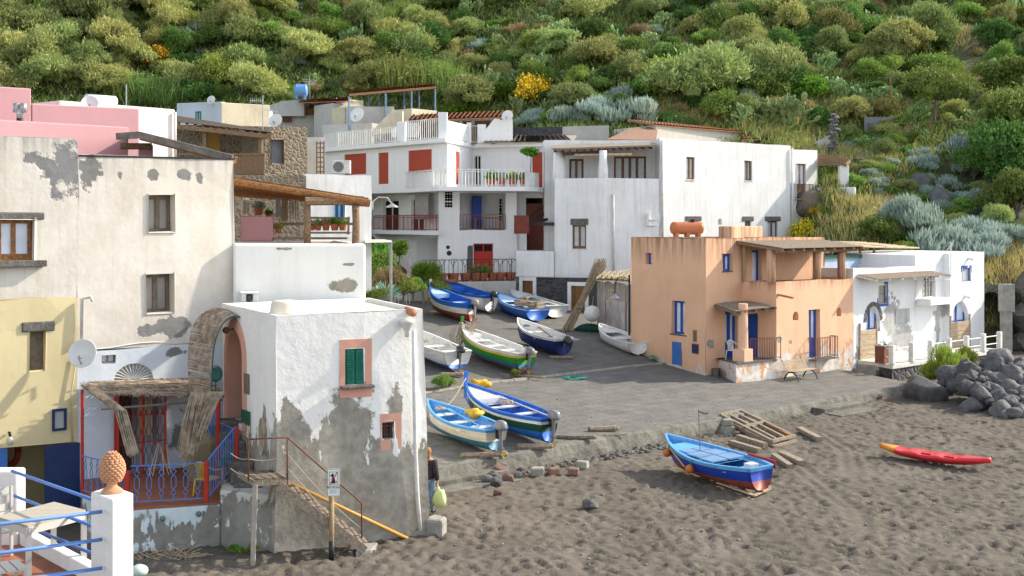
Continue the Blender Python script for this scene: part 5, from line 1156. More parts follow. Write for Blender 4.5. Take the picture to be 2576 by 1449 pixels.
def red_house():
 b = Body('balcony_house', 'white house with red roller blinds, long balconies and dark porches', 'house', (-2, 74, 0)); t = b.t
 mw = plaster('balcony_house_white', (.80, .80, .80), (.60, .58, .53), streak=.25, mott=.2, bump=.12)
 A = Vector((-13.1, 82.4)); B = Vector((-3.91, 72)); C = Vector(XY(1189, 77.4)); D = Vector(XY(1372, 76.0))
 w1 = Wall(A, B); w2 = Wall(B, C, (1, 0)); w3 = Wall(C, D)
 o = {}
 o['a'] = w1.op(w1.rect(866, 387, 921, 439), .12); o['b'] = w1.op(w1.rect(952, 384, 977, 463), .12); o['c'] = w1.op(w1.rect(1027, 377, 1086, 434), .12)
 o['d'] = w2.op(w2.rect(1147, 382, 1157, 464), .12); o['e'] = w3.op((w3.s_of(1192), w3.s_of(1209.6), 9.95, w3.z_of(1200, 391)), .15); o['f'] = w3.op((w3.s_of(1339), w3.len-.05, 9.95, w3.z_of(1350, 383)), .12)
 m = MB(); z0, z1 = 9.7, 12.62
 for w in (w1, w2, w3, Wall(A+Vector((3, 4)), A, (-1, 0)), Wall(D, D+Vector((0, 5)), (1, 0)), Wall(D+Vector((0, 5)), A+Vector((3, 4)), (0, 1))): wallmesh(m, w, z0, z1)
 m.build('wall', mw, t, merge=True)
 ov = lambda w, p, k=.55: p+w.n*k
 P = [A+w1.n*.5-w1.u*.3, B+w1.n*.5+w1.u*.45, Vector(XY(1189, 76.6)), Vector(XY(1372, 75.3)), D+Vector((0, 6)), A+Vector((3, 5))]
 m = MB(); m.prism([tuple(p) for p in P], 12.62, 12.88); m.build('roof', mw, t, bevel=.03)
 Q = [Vector(XY(936, 80.2)), Vector(XY(1103, 70.6)), Vector(XY(1321, 70.9)), Vector(XY(1355, 72.0)), Vector(XY(1372, 74)), Vector(XY(1372, 78)), Vector(XY(936, 84))]
 m = MB(); m.prism([tuple(p) for p in Q], 9.68, 9.95); m.build('balcony', mw, t, bevel=.02)
 for k in ('a', 'b', 'c', 'd', 'f'):
  w = {'d': w2, 'f': w3}.get(k, w1); a, c_, za, zb = o[k]; m = MB(); m.obox(w.pt(a, za, -.10), w.u3*(c_-a), w.n3*.04, V(0, 0, zb-za)); m.build('roller_blind', m_redr, t)
 window(t, w3, o['e'], m_whitep, m_dark, .1, .06, 2, 1, 'door')
 G = Vector(XY(1103, 72.9)); Hh = Vector(XY(1300, 73.2)); w5 = Wall(G, Hh)
 lg = w5.op(w5.rect(1157, 485, 1272, 579), 3.2, True);
 rdoor = w5.op(w5.rect(1191, 613, 1241, 700), .25)
 b.block(G, Hh, 5, 2.5, 9.68, mw, bevel=.03); b.blocks[-1][0][0].ops = w5.ops
 A2 = Vector(XY(937, 82.5)); w6 = Wall(A2, Vector(XY(1106, 74.5)));
 r6 = w6.op(w6.rect(965, 503, 1003, 582), .15); r7 = w6.op(w6.rect(1035, 500, 1066, 582), .15); r8 = w6.op(w6.rect(1048, 598, 1100, 690), 2.5, True);
 b.block(A2, Vector(XY(1106, 74.5)), 4, 2.5, 9.68, mw); b.blocks[-1][0][0].ops = w6.ops
 b.done()
 window(t, w6, r6, m_whitep, m_dark, .1, .08, 2, 1, 'door'); window(t, w6, r7, m_whitep, m_dark, .1, .08, 2, 1, 'door')
 m = MB(); q = [Vector(XY(937, 80.4)), Vector(XY(1104, 71.7)), Vector(XY(1104, 75)), Vector(XY(937, 83))]; m.prism([tuple(p) for p in q], 7.05, 7.3); m.build('balcony', mw, t)
 m = MB(); m.obox(w6.P(1103, 481, .6)+V(-.1, 0, 0), -w6.u3*1.75, w6.n3*.03, V(0, 0, -1.75)) ; m.build('reed_blind', M('grey_reed_blind', (.40, .37, .36), (.28, .25, .25), .9, 3, (1, 1, 9)), t)
 railing(t, [V(*XY(940, 80.2), 7.3), V(*XY(1102, 71.8), 7.3)], .95, M('red_rail', (.26, .05, .035), (.2, .04, .03), .6), .2, 'railing', r=.018, rt=.028, spear=True)
 a, c_, za, zb = lg; railing(t, [w5.pt(a, za, .02), w5.pt(c_, za, .02)], .95, MATS['red_rail'], .2, 'railing', r=.014, rt=.022)
 def pierced(w, r, nx, nz):
  a, c_, za, zb = r; m = MB()
  for i in range(nx):
   for j in range(nz):
    p = w.pt(a+(c_-a)*(i+.5)/nx, za+(zb-za)*(j+.5)/nz+(.05 if (j//2) % 2 else 0), .012); m.lathe(p-w.n3*.03, [(.085, 0), (.085, .03)], 8, axis=w.n3)
  m.build('pierced_blocks', m_dark, t)
 pierced(w5, w5.rect(1119, 481, 1138, 522), 3, 6)
 wq = w5.off(-3.15); pierced(wq, wq.rect(1255, 502, 1271, 556), 2, 8)
 a, c_, za, zb = rdoor; m = MB(); m.obox(w5.pt(a, za, -.2), w5.u3*(c_-a), w5.n3*.05, V(0, 0, (zb-za)*.78))
 for x in (a, (a+c_)/2-.04, c_-.08): m.obox(w5.pt(x, za, -.16), w5.u3*.08, w5.n3*.05, V(0, 0, zb-za))
 m.obox(w5.pt(a, zb-.08, -.16), w5.u3*(c_-a), w5.n3*.05, V(0, 0, .08)); dd = m.build('door', m_red, t); m = MB(); m.obox(w5.pt(a, za+(zb-za)*.78, -.22), w5.u3*(c_-a), w5.n3*.03, V(0, 0, (zb-za)*.22)); m.build('pane', m_dark, dd)
 m = MB(); m.obox(w5.pt(a-.38, za-.1, -.02), w5.u3*.36, w5.n3*.035, V(0, 0, zb-za)); m.build('bare_jamb', M('dark_cement', (.12, .12, .13), (.08, .08, .09), .9, kind='world'), t, bevel=.02)
 m = MB()
 for x, y, r in ((1158, 605, .14), (1127, 622, .13), (1130, 637, .17)): p = w5.P(x, y, .01); m.lathe(p-w5.n3*.02, [(r, 0), (r*.9, .03)], 12, axis=w5.n3)
 m.build('wall_stains', m_black, t)
 a = w5.off(-2.9); r = a.rect(1186, 494, 1211, 578); m = MB(); m.obox(a.pt(r[0], r[2], 0), a.u3*(r[1]-r[0]), a.n3*.6, V(0, 0, r[3]-r[2])); m.build('cupboard', m_blue, t, bevel=.05)
 w7 = Wall(XY(1300, 74.6), XY(1376, 74.4)); m = MB(); r9 = w7.op(w7.rect(1323, 498, 1369, 640), .15); wallmesh(m, w7, 2, 9.7); m.build('side_wall', mw, t)
 plankdoor(t, w7, (r9[0], r9[1], r9[2], w7.z_of(1345, 512)), m_rust, .08, 2, label='rust red door')
 m = MB(); m.obox(W(1293, 588, 71.5), V(.9, 0, 0), V(0, .1, 0), V(0, 0, 1.1)); m.build('red_panel', MATS['red_oxide_steel'] if 'red_oxide_steel' in MATS else m_rust, t)
 tb = thing('porch_table', 'brown table in the lower porch of the balcony house', 'table', w5.pt(lg[0]+1.2, lg[2], -.8)); p = w5.pt(lg[0]+.9, lg[2], -.5); m = MB(); m.obox(p+V(0, 0, .72), V(1.7, 0, 0), V(0, .8, 0), V(0, 0, .06)); m.build('tabletop', m_woodo, tb)
 for x in (.05, 1.6):
  for y in (.05, .7): m = MB(); m.beam(p+V(x, y, 0), p+V(x, y, .72), .07, .07, up=(0, 1, 0)); m.build('leg', m_woodo, tb)
 zb = 9.95
 rl = [V(*XY(940, 79.9), zb), V(*XY(1104, 70.8), zb), V(*XY(1321, 71.0), zb)]; railing(t, rl, 1.0, m_whitep, .2, 'railing', r=.018, rt=.03, spear=True)
 m = MB(); pts = [Vector(XY(1321, 71.0)), Vector(XY(1345, 71.6)), Vector(XY(1356, 72.6))]
 for i in range(2): d_ = (pts[i+1]-pts[i]); m.obox(V(*pts[i], zb), V(*d_, 0), V(0, .05, 0), V(0, 0, .85))
 m.build('balcony_panel', m_whitep, t)
 zr = 12.88; rr = [V(*(P[0]+Vector((2.6, -2.9))*0+w1.u*1.2-w1.n*.2), zr), V(*(P[1]-w1.u*3.3-w1.n*.2), zr)]
 rr = [V(*XY(852, 80.2), zr), V(*XY(1003, 75.2), zr)]; railing(t, rr, 1.0, m_whitep, .2, 'roof_rail', r=.016, rt=.028)
 rr = [V(*XY(1018, 74.8), zr), V(*XY(1104, 72.3), zr)]; railing(t, rr, 1.25, m_whitep, .2, 'roof_rail', r=.02, rt=.03)
 rr = [V(*XY(1124, 72.3), zr), V(*XY(1178, 76.0), zr)]; railing(t, rr, 1.1, m_whitep, .14, 'roof_rail', r=.03, rt=.03)
 rr = [V(*XY(1182, 76.3), zr), V(*XY(1212, 76.3), zr)]; railing(t, rr, 1.1, m_whitep, .2, 'roof_rail', r=.016, rt=.03)
 for x, Y, h in ((1010, 75, 1.25), (1114, 72.3, 1.6), (1180, 76.2, 1.3), (1212, 76.3, 1.2)):
  q = XY(x, Y); m = MB(); m.box((q[0], q[1], zr+h/2), (.55 if x != 1180 else .3, .4, h)); m.build('pier', mw, t, bevel=.03)
 m = MB(); q = [XY(815, 82), XY(851, 80.2), XY(851, 80.7), XY(815, 82.5)]; m.prism(q, zr, zr+1.0); m.build('parapet', m_whiteold, t)
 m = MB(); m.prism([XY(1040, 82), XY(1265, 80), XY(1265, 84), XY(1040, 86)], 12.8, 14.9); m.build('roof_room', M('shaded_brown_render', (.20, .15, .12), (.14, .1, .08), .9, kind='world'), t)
 tiled(t, W(1027, 303, 77.5), W(1278, 294, 75.5), W(1292, 279, 80), W(1040, 288, 82), m_terrac, 'tiled_roof', .30, .08)
 m = MB(); m.beam(W(1030, 306, 77.7), W(1278, 298, 75.7), .12, .16)
 for px, Y in ((1080, 77.2), (1160, 76.6), (1190, 76.4), (1240, 76)): q = W(px, 304, Y); m.tube([V(q.x, q.y, 12.8), q], .12, 8)
 m.build('roof_posts', m_woodg, t)
 m = MB(); c0 = XY(1236, 76.0); m.face([V(0, 0, 0)]*3) if False else None
 pr = [(1210, 356), (1212, 338), (1244, 298), (1290, 300), (1290, 357)]
 f0 = [W(x, y, 75.8) for x, y in pr]; f1 = [p_+V(0, 2.2, 0) for p_ in f0]; m.face(f0); m.face(list(reversed(f1)))
 for i in range(5): j = (i+1) % 5; m.face([f0[i], f0[j], f1[j], f1[i]])
 m.build('stair_head', mw, t)
 tiled(t, W(1216, 358, 75.7), W(1440, 356, 75.0), W(1420, 340, 80.5), W(1240, 342, 80.5), m_tilepale, 'tiled_roof', .32, .08)
 return w1, w5, w6
rw1, rw5, rw6 = red_house()
dish(W(1277, 293, 75.2), .38, (-.35, -1, .3), 'white satellite dish at the right end of the tiled porch roof', pole=1.0)
m = MB(); q0, q1 = W(1290, 343, 83), W(1418, 341, 82); m.obox(V(q0.x, q0.y, 12.6), V(q1.x-q0.x, q1.y-q0.y, 0), V(0, .6, 0), V(0, 0, W(0, 320, 82.5).z-12.6)); one('lava_wall', m, m_lava, 'dark lava stone wall behind the pale corrugated roof', 'wall')
m = MB(); q0, q1 = W(1415, 345, 82), W(1532, 350, 81); m.obox(V(q0.x, q0.y, 12.6), V(q1.x-q0.x, q1.y-q0.y, 0), V(0, .6, 0), V(0, 0, W(0, 317, 81.5).z-12.6)); one('grey_wall', m, m_greyr, 'plain grey wall next to the dark lava stone wall, below silver bushes', 'wall')
t = thing('planted_terrace', 'low retaining wall carrying the row of potted plants below the red door', 'terrace', (*XY(1150, 71), 2)); m = MB(); m.prism([XY(930, 69), XY(1080, 69.8), XY(1298, 71.4), XY(1298, 74), XY(930, 80)], 1.2, 4.3); m.build('wall', m_greyr, t, bevel=.05)
t = thing('iron_fence', 'thin black fence on the retaining wall before the red door', 'fence', (*XY(1180, 71), 4.3)); railing(t, [V(*XY(1060, 69.8), 4.3), V(*XY(1298, 71.6), 4.3)], 1.3, m_black, .28, 'bars', r=.014, rt=.02)
b = Body('pink_house', 'pink house with stepped parapets above the cream house', 'house', (-14, 38, 9)); mpk = m_pink
q80, q350 = Vector(XY(80, 40.8)), Vector(XY(350, 43)); b.block(q80, q350, 3, 8, 11.9, mpk, bevel=.04); b.block(q80-(q350-q80).normalized()*5, q80-(q350-q80).normalized()*.01, 3, 8, 12.42, mpk, bevel=.04)
p0, p324 = Vector(XY(-20, 35.9)), Vector(XY(324, 38.8)); b.block(p0, p324, 1.2, 8, 10.89, mpk, bevel=.04); b.done()
m = MB(); m.prism([XY(348, 37.4), XY(385, 37.5), XY(385, 38.0), XY(348, 37.9)], 9.2, W(0, 364, 37.5).z); m.build('pier', mpk, b.t, bevel=.03)
m = MB(); q = W(50, 300, 36.6)
t = thing('flue', 'short double grey metal flue on the pink parapet', 'flue', (q.x, q.y, 10.88)); m.tube([V(q.x, q.y, 10.8), V(q.x, q.y, 11.0)], .10, 12); m.build('base', m_black, t, smooth=True)
m = MB(); m.tube([V(q.x, q.y, 11.0), V(q.x, q.y, 11.3)], .10, 12)
for s in (-.11, .11): m.tube([V(q.x+s, q.y, 11.18), V(q.x+s, q.y, 11.46)], .10, 12)
m.build('cowl', m_metal, t, smooth=True)
t = thing('timber_canopy', 'sloping timber roof of planks and beams above the cream house wall', 'canopy', (*XY(440, 36), 9.6))
A_, K_, B_ = W(294, 342, 35.6), W(352, 338, 35.6), W(586, 397, 34.1); D_, C_ = W(400, 352, 40.5), W(592, 398, 38.0); A2 = W(330, 342, 40)
m = MB()
for i in range(16):
 u = (i+.5)/16; m.beam(K_.lerp(B_, u), W(400, 345, 40.5).lerp(C_, u), .30, .03)
slab(None, [A_, K_, W(400, 345, 40.5), W(330, 344, 40.5)], .05, m_wood, mb=m); m.build('planks', m_woodo, t); m = MB()
m.beam(K_-V(0, .05, .02), B_-V(0, .05, .02), .10, .20); m.beam(A_-V(0, .05, .02), K_-V(0, .05, .02), .10, .20); m.build('fascia', M('grey_fascia', (.22, .19, .16), (.12, .10, .085), .9, 4, bump=.5, kind='world'), t)
m = MB()
for i in range(5): u = i/5+.05; m.beam(K_.lerp(W(400, 345, 40.5), u)-V(0, 0, .10), B_.lerp(C_, u)-V(0, 0, .10), .12, .14)
m.build('rafters', m_woodo, t); m = MB(); m.tube([W(303, 368, 36.8), W(382, 368, 37.0)], .10, 8); m.build('log', m_wood, t)
m = MB(); m.beam(W(195, 392, 31.3), W(586, 401, 33.9), .25, .05); one('roof_felt', m, m_black, 'dark felt strip along the roof edge of the cream house', 'roof edging')
b = Body('white_annex', 'white block with a downpipe behind the pink house', 'house', (-14, 45, 9)); q0, q1 = Vector(XY(150, 42.6)), Vector(XY(440, 46.3)); waq = b.block(q0, q1, 4, 8, 12.2, m_whiteold, m_concrete, bevel=.06)[0]; b.done(); downpipe(b.t, [waq.P(437, 282, .1), waq.P(437, 400, .1)], r=.05)
t = thing('solar_boiler', 'white cylindrical water heater on the roof behind the pink house', 'water heater', W(255, 262, 46)); m = MB(); P0 = W(218, 251, 45.5); P1 = W(288, 256, 46.5); m.tube([P0-V(.02, 0, 0), P0, P1, P1+V(.02, 0, 0)], [.10, .22, .22, .10], 18); m.build('drum', M('enamel_white', (.72, .74, .74), (.6, .62, .62), .35, bump=.05), t, smooth=True); m = MB(); m.beam(P0-V(0, 0, .3), P1-V(0, 0, .3), .3, .1); m.build('cradle', m_metal, t)
dish(W(226, 262, 42.4), .30, (.3, -1, .4), 'satellite dish half hidden behind the pink parapet', pole=.3)
m = MB(); m.tube([W(318, 270, 46), W(318, 212, 46)], .025, 6); one('roof_mast', m, m_metal, 'thin upright mast on the white block behind the pink house', 'mast')
b = Body('stone_house', 'rough stone house with a plank veranda behind the cream house', 'house', (*XY(600, 57), 9)); st = b.t
s0, s1 = Vector(XY(664, 56.5)), Vector(XY(772, 57.6)); w = Wall(s0, s1); rwn = w.op(w.rect(683, 352, 714, 411), .35, True); b.block(s0, s1, 5, 3, 12.38, m_rubble); b.blocks[-1][0][0].ops = w.ops
s2, s3 = Vector(XY(440, 58.6)), Vector(XY(668, 59.6)); w2 = Wall(s2, s3); rr2 = w2.op(w2.rect(514, 333, 555, 400), .2); b.block(s2, s3, 3, 3, 12.6, m_rubble); b.blocks[-1][0][0].ops = w2.ops; b.done()
m = MB(); a, c_, z0, z1 = rwn; m.obox(w.pt(a, z0, -.3), w.u3*(c_-a), w.n3*.04, V(0, 0, z1-z0)); m.build('shutter', M('grey_shutter', (.24, .25, .27), (.19, .2, .21), .7), st)
plankdoor(st, w2, rr2, M('yellow_slats', (.45, .28, .08), (.36, .2, .05), .6, 3, (.3, .3, 30)), .1, 1, 'shutter')
m = MB(); A_, B_ = W(440, 306, 54.5), W(684, 332, 54.5); C_, D_ = W(690, 332, 59), W(440, 292, 59)
for i in range(14): u = (i+.5)/14; m.beam(A_.lerp(D_, u)+V(0, 0, .02*random.random()), B_.lerp(C_, u), .32, .05)
vr = m.build('veranda_roof', m_woodg, st); m = MB()
for i in range(12): u = (i+.5)/12; m.beam(A_.lerp(B_, u)-V(0, 0, .13), D_.lerp(C_, u)-V(0, 0, .13), .12, .14)
m.beam(A_-V(0, 0, .22), B_-V(0, 0, .22), .14, .2); m.build('rafters', m_wood, vr)
for px in (515, 655): q = W(px, 330, 54.8); m = MB(); m.beam(V(q.x, q.y, 9.8), q, .16, .16, up=(0, 1, 0)); m.build('post', m_wood, st)
m = MB(); m.obox(W(440, 438, 54.2), W(667, 438, 54.2)-W(440, 438, 54.2), V(0, 4, 0), V(0, 0, -.3)); m.build('deck', m_woodg, st)
m = MB()
for i in range(26): px = 588+i*3.05; m.tube([W(px, 438, 54.1), W(px+random.uniform(-.8, .8), 388+random.uniform(-2, 2), 54.1)], .05, 6)
m.beam(W(440, 388, 54.05), W(667, 388, 54.05), .06, .08); m.build('pole_rail', m_wood, st)
dish(W(694, 305, 56.8), .34, (-.3, -1, .35), 'satellite dish on the flat roof of the stone house', pole=.5)
dish(W(801, 412, 62), .24, (-.5, -1, .3), 'small satellite dish left of the first red blind', pole=.5)
m = MB(); m.tube([W(661, 438, 55), W(661, 240, 55)], .025, 5); m.beam(W(665, 276, 55), W(700, 282, 54.6), .03, .03)
for k in range(5): m.beam(W(676+k*5, 274+k, 54.9), W(676+k*5, 284+k, 54.7), .02, .02)
for k in range(6): m.beam(W(630+k*5, 247, 55), W(631+k*5, 258, 55), .02, .02)
m.beam(W(628, 253, 55), W(661, 252, 55), .03, .03); one('tv_aerial', m, m_metal, 'tall thin aerial mast in front of the stone house', 'aerial')
m = MB(); m.prism([XY(590, 47), XY(770, 48), XY(770, 52), XY(590, 52)], 4, W(0, 441, 47.5).z); one('terrace_wall', m, m_rubble, 'old stone wall behind the hanging laundry', 'wall')
b = Body('blue_shutter_house', 'plain white block with blue shutters and an air conditioner on its roof', 'house', (*XY(850, 60), 3)); a_, b_ = Vector(XY(765, 57)), Vector(XY(935, 58.6)); w = Wall(a_, b_); r = w.op(w.rect(840, 508, 868, 556), .1); b.block(a_, b_, 6, 3, 10.12, m_white, m_concrete); b.blocks[-1][0][0].ops = w.ops; b.done()
window(b.t, w, r, M('light_blue_paint', (.18, .38, .55), (.14, .3, .45), .5), M('blue_louvres', (.03, .13, .38), (.02, .08, .2), .6, 2, (.2, .2, 30)), .04, .08, 2, 1, 'shutters')
b.t2 = None
def acunit(P, label):
 t = thing('air_conditioner', label, 'air conditioner', P); m = MB(); m.obox(P+V(-.45, 0, .05), V(.9, 0, 0), V(0, .35, 0), V(0, 0, .65)); m.build('casing', m_whitep, t, bevel=.02)
 m = MB(); m.lathe(P+V(-.12, .0, .38), [(.26, 0), (.26, .015)], 20, axis=(0, -1, 0)); g = m.build('grille', M('dark_grille', (.25, .25, .24), (.12, .12, .12), .7, 40), t)
acunit(w.P(868, 438, -.6), 'white air conditioner unit on the roof of the block with blue shutters')
m = MB(); m.prism([XY(918, 56.5), XY(986, 58.5), XY(966, 63), XY(918, 62)], 6.84, 6.92); m.beam(V(*XY(983, 58.6), 3), V(*XY(983, 58.6), 6.85), .12, .12, up=(0, 1, 0)); one('porch_roof', m, M('pale_sheet', (.50, .49, .45), (.4, .39, .36), .7, kind='world'), 'pale sheet porch roof above the garden plants', 'porch roof')
t = thing('timber_pergola', 'heavy pergola of brown logs and planks over the roof terrace', 'pergola', (*XY(800, 36), 7.2))
A_, B_ = W(588, 447, 34.6), W(927, 500, 35.2); C_, D_ = W(925, 505, 41.5), W(588, 478, 41)
m = MB()
for i in range(22):
 u = (i+.5)/22; m.beam(A_.lerp(D_, u)+V(0, 0, random.uniform(-.02, .02)), B_.lerp(C_, u), .30, .05)
m.build('planks', m_woodo, t); m = MB()
for i in range(5): u = i/4; m.tube([A_.lerp(D_, u)-V(0, 0, .12), B_.lerp(C_, u)+V(.05, 0, -.12)], .10, 8)
m.build('beams', m_woodo, t); m = MB(); m.tube([W(768, 506, 34.8), W(915, 504, 35.4)], .13, 8); m.build('log', m_wood, t)
for px, r_, Y in ((772, .10, 34.9), (894, .11, 35.3)): q = W(px, 506, Y); m = MB(); m.tube([V(q.x, q.y, 6.8), V(q.x+.02, q.y, 7.8), q], [r_*1.1, r_, r_], 9); m.build('post', m_wood, t, smooth=True)
m = MB(); m.obox(W(604, 607, 36), V(.97, 0, 0), V(0, .35, 0), V(0, 0, .75)); one('pink_parapet', m, m_pink, 'short pink wall end on the roof terrace under the pergola', 'wall', bevel=.04)
for i, (x0, x1, y0, y1, mt, lb) in enumerate(((693, 706, 492, 548, 'a', 'white towel hanging first on the left of the laundry line'), (708, 724, 494, 556, 'b', 'cream sheet hanging second on the laundry line'), (727, 752, 497, 552, 'c', 'patterned white cloth on the right of the laundry line'), (700, 722, 520, 560, 'b', 'folded cream cloth hanging lowest in the laundry'), (612, 628, 500, 540, 'c', 'white cloth hanging deep in the shade left of the laundry'))):
 m = MB(); n = 8; Y = 40+.3*i; g = []
 mt = {'a': M('white_towel', (.75, .77, .8), None, .9), 'b': M('cream_cloth', (.66, .58, .42), None, .9), 'c': M('lace_cloth', (.75, .73, .68), (.45, .42, .38), .9, 14, lo=.5, hi=.6)}[mt]
 for k in range(n):
  a = W(x0+(x1-x0)*k/n, y0, Y+.06*(k % 2)); b_ = W(x0+(x1-x0)*(k+1)/n, y0, Y+.06*((k+1) % 2)); c_ = W(x0+(x1-x0)*(k+1)/n+.5, y1+random.uniform(-2, 2), Y+.09*((k+1) % 2)); d = W(x0+(x1-x0)*k/n+.5, y1, Y+.09*(k % 2)); m.face([a, b_, c_, d])
 one('laundry_cloth', m, mt, lb, 'laundry', group='laundry under the pergola', smooth=True)
m = MB(); m.tube([W(690, 493, 40), W(770, 497, 41)], .012, 4); one('washing_line', m, m_whitep, 'line carrying the laundry under the timber pergola', 'washing line')
m = MB(); m.obox(W(640, 560, 37), V(3.2, 0, 0), V(0, .5, 0), V(0, 0, -.08)); m.obox(W(775, 583, 35.6), V(1.25, 0, 0), V(0, .4, 0), V(0, 0, -.06)); m.obox(W(690, 597, 36), V(2.2, 0, 0), V(0, .5, 0), V(0, 0, -.06));
o = one('plant_shelf', m, m_woodg, 'plank shelves carrying potted plants under the pergola', 'shelf')
m = MB(); m.beam(W(775, 548, 35.6), W(880, 550, 35.8), .05, .08); m.beam(W(775, 560, 35.6), W(880, 564, 35.8), .05, .06); m.beam(W(878, 545, 35.8), W(876, 590, 35.8), .06, .06, up=(0, 1, 0)); one('terrace_fence', m, m_woodg, 'low plank fence between the two pergola posts', 'fence')
def blockh(name, label, cat, quads, loc=None):
 b = Body(name, label, cat, (*XY(quads[0][0], quads[0][2]), 10))
 for (x0, x1, Y0, Y1, yt, dep, zb, mat) in quads:
  b.block(XY(x0, Y0), XY(x1, Y1), dep, zb, W(0, yt, (Y0+Y1)/2).z, mat, m_concrete, bevel=.04)
 b.done(); return b
h1 = blockh('upper_house', 'faded blue and cream flat roofed house high on the left', 'house', [(444, 556, 72, 71, 257, 6, 8, plaster('pale_blue_upper', (.55, .62, .70), (.4, .42, .42), streak=.5, mott=.5, spots=.3, under=(.4, .37, .3))), (556, 680, 71, 73, 261, 6, 8, m_cream)])
window(h1.t, Wall(XY(444, 72), XY(556, 71)), Wall(XY(444, 72), XY(556, 71)).rect(492, 300-20, 506, 308), m_green, m_dark, -.02, .08, 2, 1)
dish(W(532, 252, 71), .26, (-.3, -1, .3), 'small satellite dish on the faded blue and cream house', pole=.4)
_XY, _W = XY, W; XY = lambda p, Y: _XY(p, Y*1.3); W = lambda p, q, Y: _W(p, q, Y*1.3)
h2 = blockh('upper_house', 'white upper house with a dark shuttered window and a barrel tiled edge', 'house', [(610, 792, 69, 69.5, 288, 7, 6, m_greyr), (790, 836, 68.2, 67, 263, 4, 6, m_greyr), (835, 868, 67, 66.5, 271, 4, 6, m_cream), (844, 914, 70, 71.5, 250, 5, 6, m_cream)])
m = MB(); pr = [(600, 292), (710, 254), (765, 250), (765, 292)]; f0 = [W(x, y, 68.9) for x, y in pr]; f1 = [p_+V(0, 5, 0) for p_ in f0]; m.face(f0); m.face(list(reversed(f1)))
for i in range(4): j = (i+1) % 4; m.face([f0[i], f0[j], f1[j], f1[i]])
m.build('gable_wall', m_greyr, h2.t)
wz = Wall(XY(610, 68.8), XY(792, 69.2)); window(h2.t, wz, wz.rect(711, 267, 734, 308), m_rust, M('brown_shutter', (.10, .04, .03), (.07, .03, .02), .6), -.02, .06, 2, 1, 'shutters')
m = MB(); m.obox(W(752, 305, 69.5), V(1.7, 0, 0), V(0, .3, 0), V(0, 0, 1.0)); m.build('porch_opening', m_woodo, h2.t)
tiled(h2.t, W(751, 258, 68), W(878, 253, 67), W(885, 246, 71), W(765, 249, 72), m_terrac, 'tiled_roof', .28, .08)
XY = lambda p, Y: _XY(p, Y*1.16); W = lambda p, q, Y: _W(p, q, Y*1.16)
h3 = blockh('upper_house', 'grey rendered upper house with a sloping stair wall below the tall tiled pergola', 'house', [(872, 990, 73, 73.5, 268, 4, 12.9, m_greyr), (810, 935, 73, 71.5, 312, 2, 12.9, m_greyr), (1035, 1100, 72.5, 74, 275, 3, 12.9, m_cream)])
m = MB(); pr = [(985, 345), (985, 325), (1052, 286), (1052, 345)]; f0 = [W(x, y, 69) for x, y in pr]; f1 = [p_+V(0, 1.2, 0) for p_ in f0]; m.face(f0); m.face(list(reversed(f1)))
for i in range(4): j = (i+1) % 4; m.face([f0[i], f0[j], f1[j], f1[i]])
m.build('stair_wall', m_white, h3.t)
m = MB(); pr = [(935, 340), (935, 330), (988, 275), (1012, 278), (1012, 330)]; f0 = [W(x, y, 70.5) for x, y in pr]; f1 = [p_+V(0, 1.0, 0) for p_ in f0]; m.face(f0); m.face(list(reversed(f1)))
for i in range(5): j = (i+1) % 5; m.face([f0[i], f0[j], f1[j], f1[i]])
m.build('stair_wall', m_cream, h3.t)
dish(W(900, 290, 71.5), .52, (-.45, -1, .3), 'grey white satellite dish on the grey rendered upper wall', pole=.6)
t = thing('tiled_pergola', 'tall open pergola with thin blue posts and a terracotta tiled top', 'pergola', (*XY(985, 74), 14)); P00, P10, P11, P01 = W(878, 236, 72), W(1097, 217, 75), W(1095, 213, 78), W(885, 230, 75)
tiled(t, P00, P10, P11, P01, m_terrac, 'tiled_roof', .26, .07); m = MB(); m.beam(P00-V(0, 0, .12), P10-V(0, 0, .12), .10, .08); m.beam(P01-V(0, 0, .12), P11-V(0, 0, .12), .10, .08); m.build('beam', m_wood, t)
for i in range(4):
 for a, b_, k in ((P00, P10, 0), (P01, P11, 1)):
  q = a.lerp(b_, [.0, .41, .71, .99][i] if k == 0 else [.2, .32, .62, .8][i]); m = MB(); m.tube([V(q.x, q.y, 14.2), q-V(0, 0, .2)], .07, 6); m.build('post', M('faded_blue_post', (.18, .30, .45), (.14, .24, .36), .5), t)
XY = lambda p, Y: _XY(p, Y*1.3); W = lambda p, q, Y: _W(p, q, Y*1.3); p = W(757, 250, 68.6)
tank(p, .75, .52, .1, M('sky_blue_plastic', (.16, .36, .68), (.13, .3, .58), .35, 3, bump=.1), 'pale blue water tank on the roof of the upper white house', legs=2)
m = MB(); m.tube([W(780, 252, 70), W(778, 192, 70)], .025, 5)
for k in range(4): m.beam(W(762+k*2, 199+k*5, 70), W(796-k*2, 203+k*3, 69.6), .03, .03)
one('tv_aerial', m, m_metal, 'spiky aerial beside the pale blue roof tank', 'aerial')
XY, W = _XY, _W
m = MB(); m.prism([XY(770, 60), XY(818, 60), XY(818, 64), XY(770, 64)], 5, W(0, 345, 60).z); one('side_house', m, m_whiteold, 'narrow shaded white wall between the stone house and the balcony house', 'house')
m = MB()
for k in range(8): m.beam(W(797, 360+k*12, 59), W(815, 360+k*12, 59), .05, .05)
for k in (797, 806, 815): m.beam(W(k, 355, 59), W(k, 445, 59), .06, .05, up=(0, 1, 0))
one('dark_trellis', m, m_wood, 'dark wooden ladder like frame left of the first red blind', 'trellis')
b = Body('plank_shed', 'ramshackle shed of bleached planks with a corrugated roof beside the orange house', 'shed', hit(1545, 840)); s0, s1 = XY(1503, 64), XY(1588, 60.8)
w = Wall(s0, s1); m = MB(); n = 12
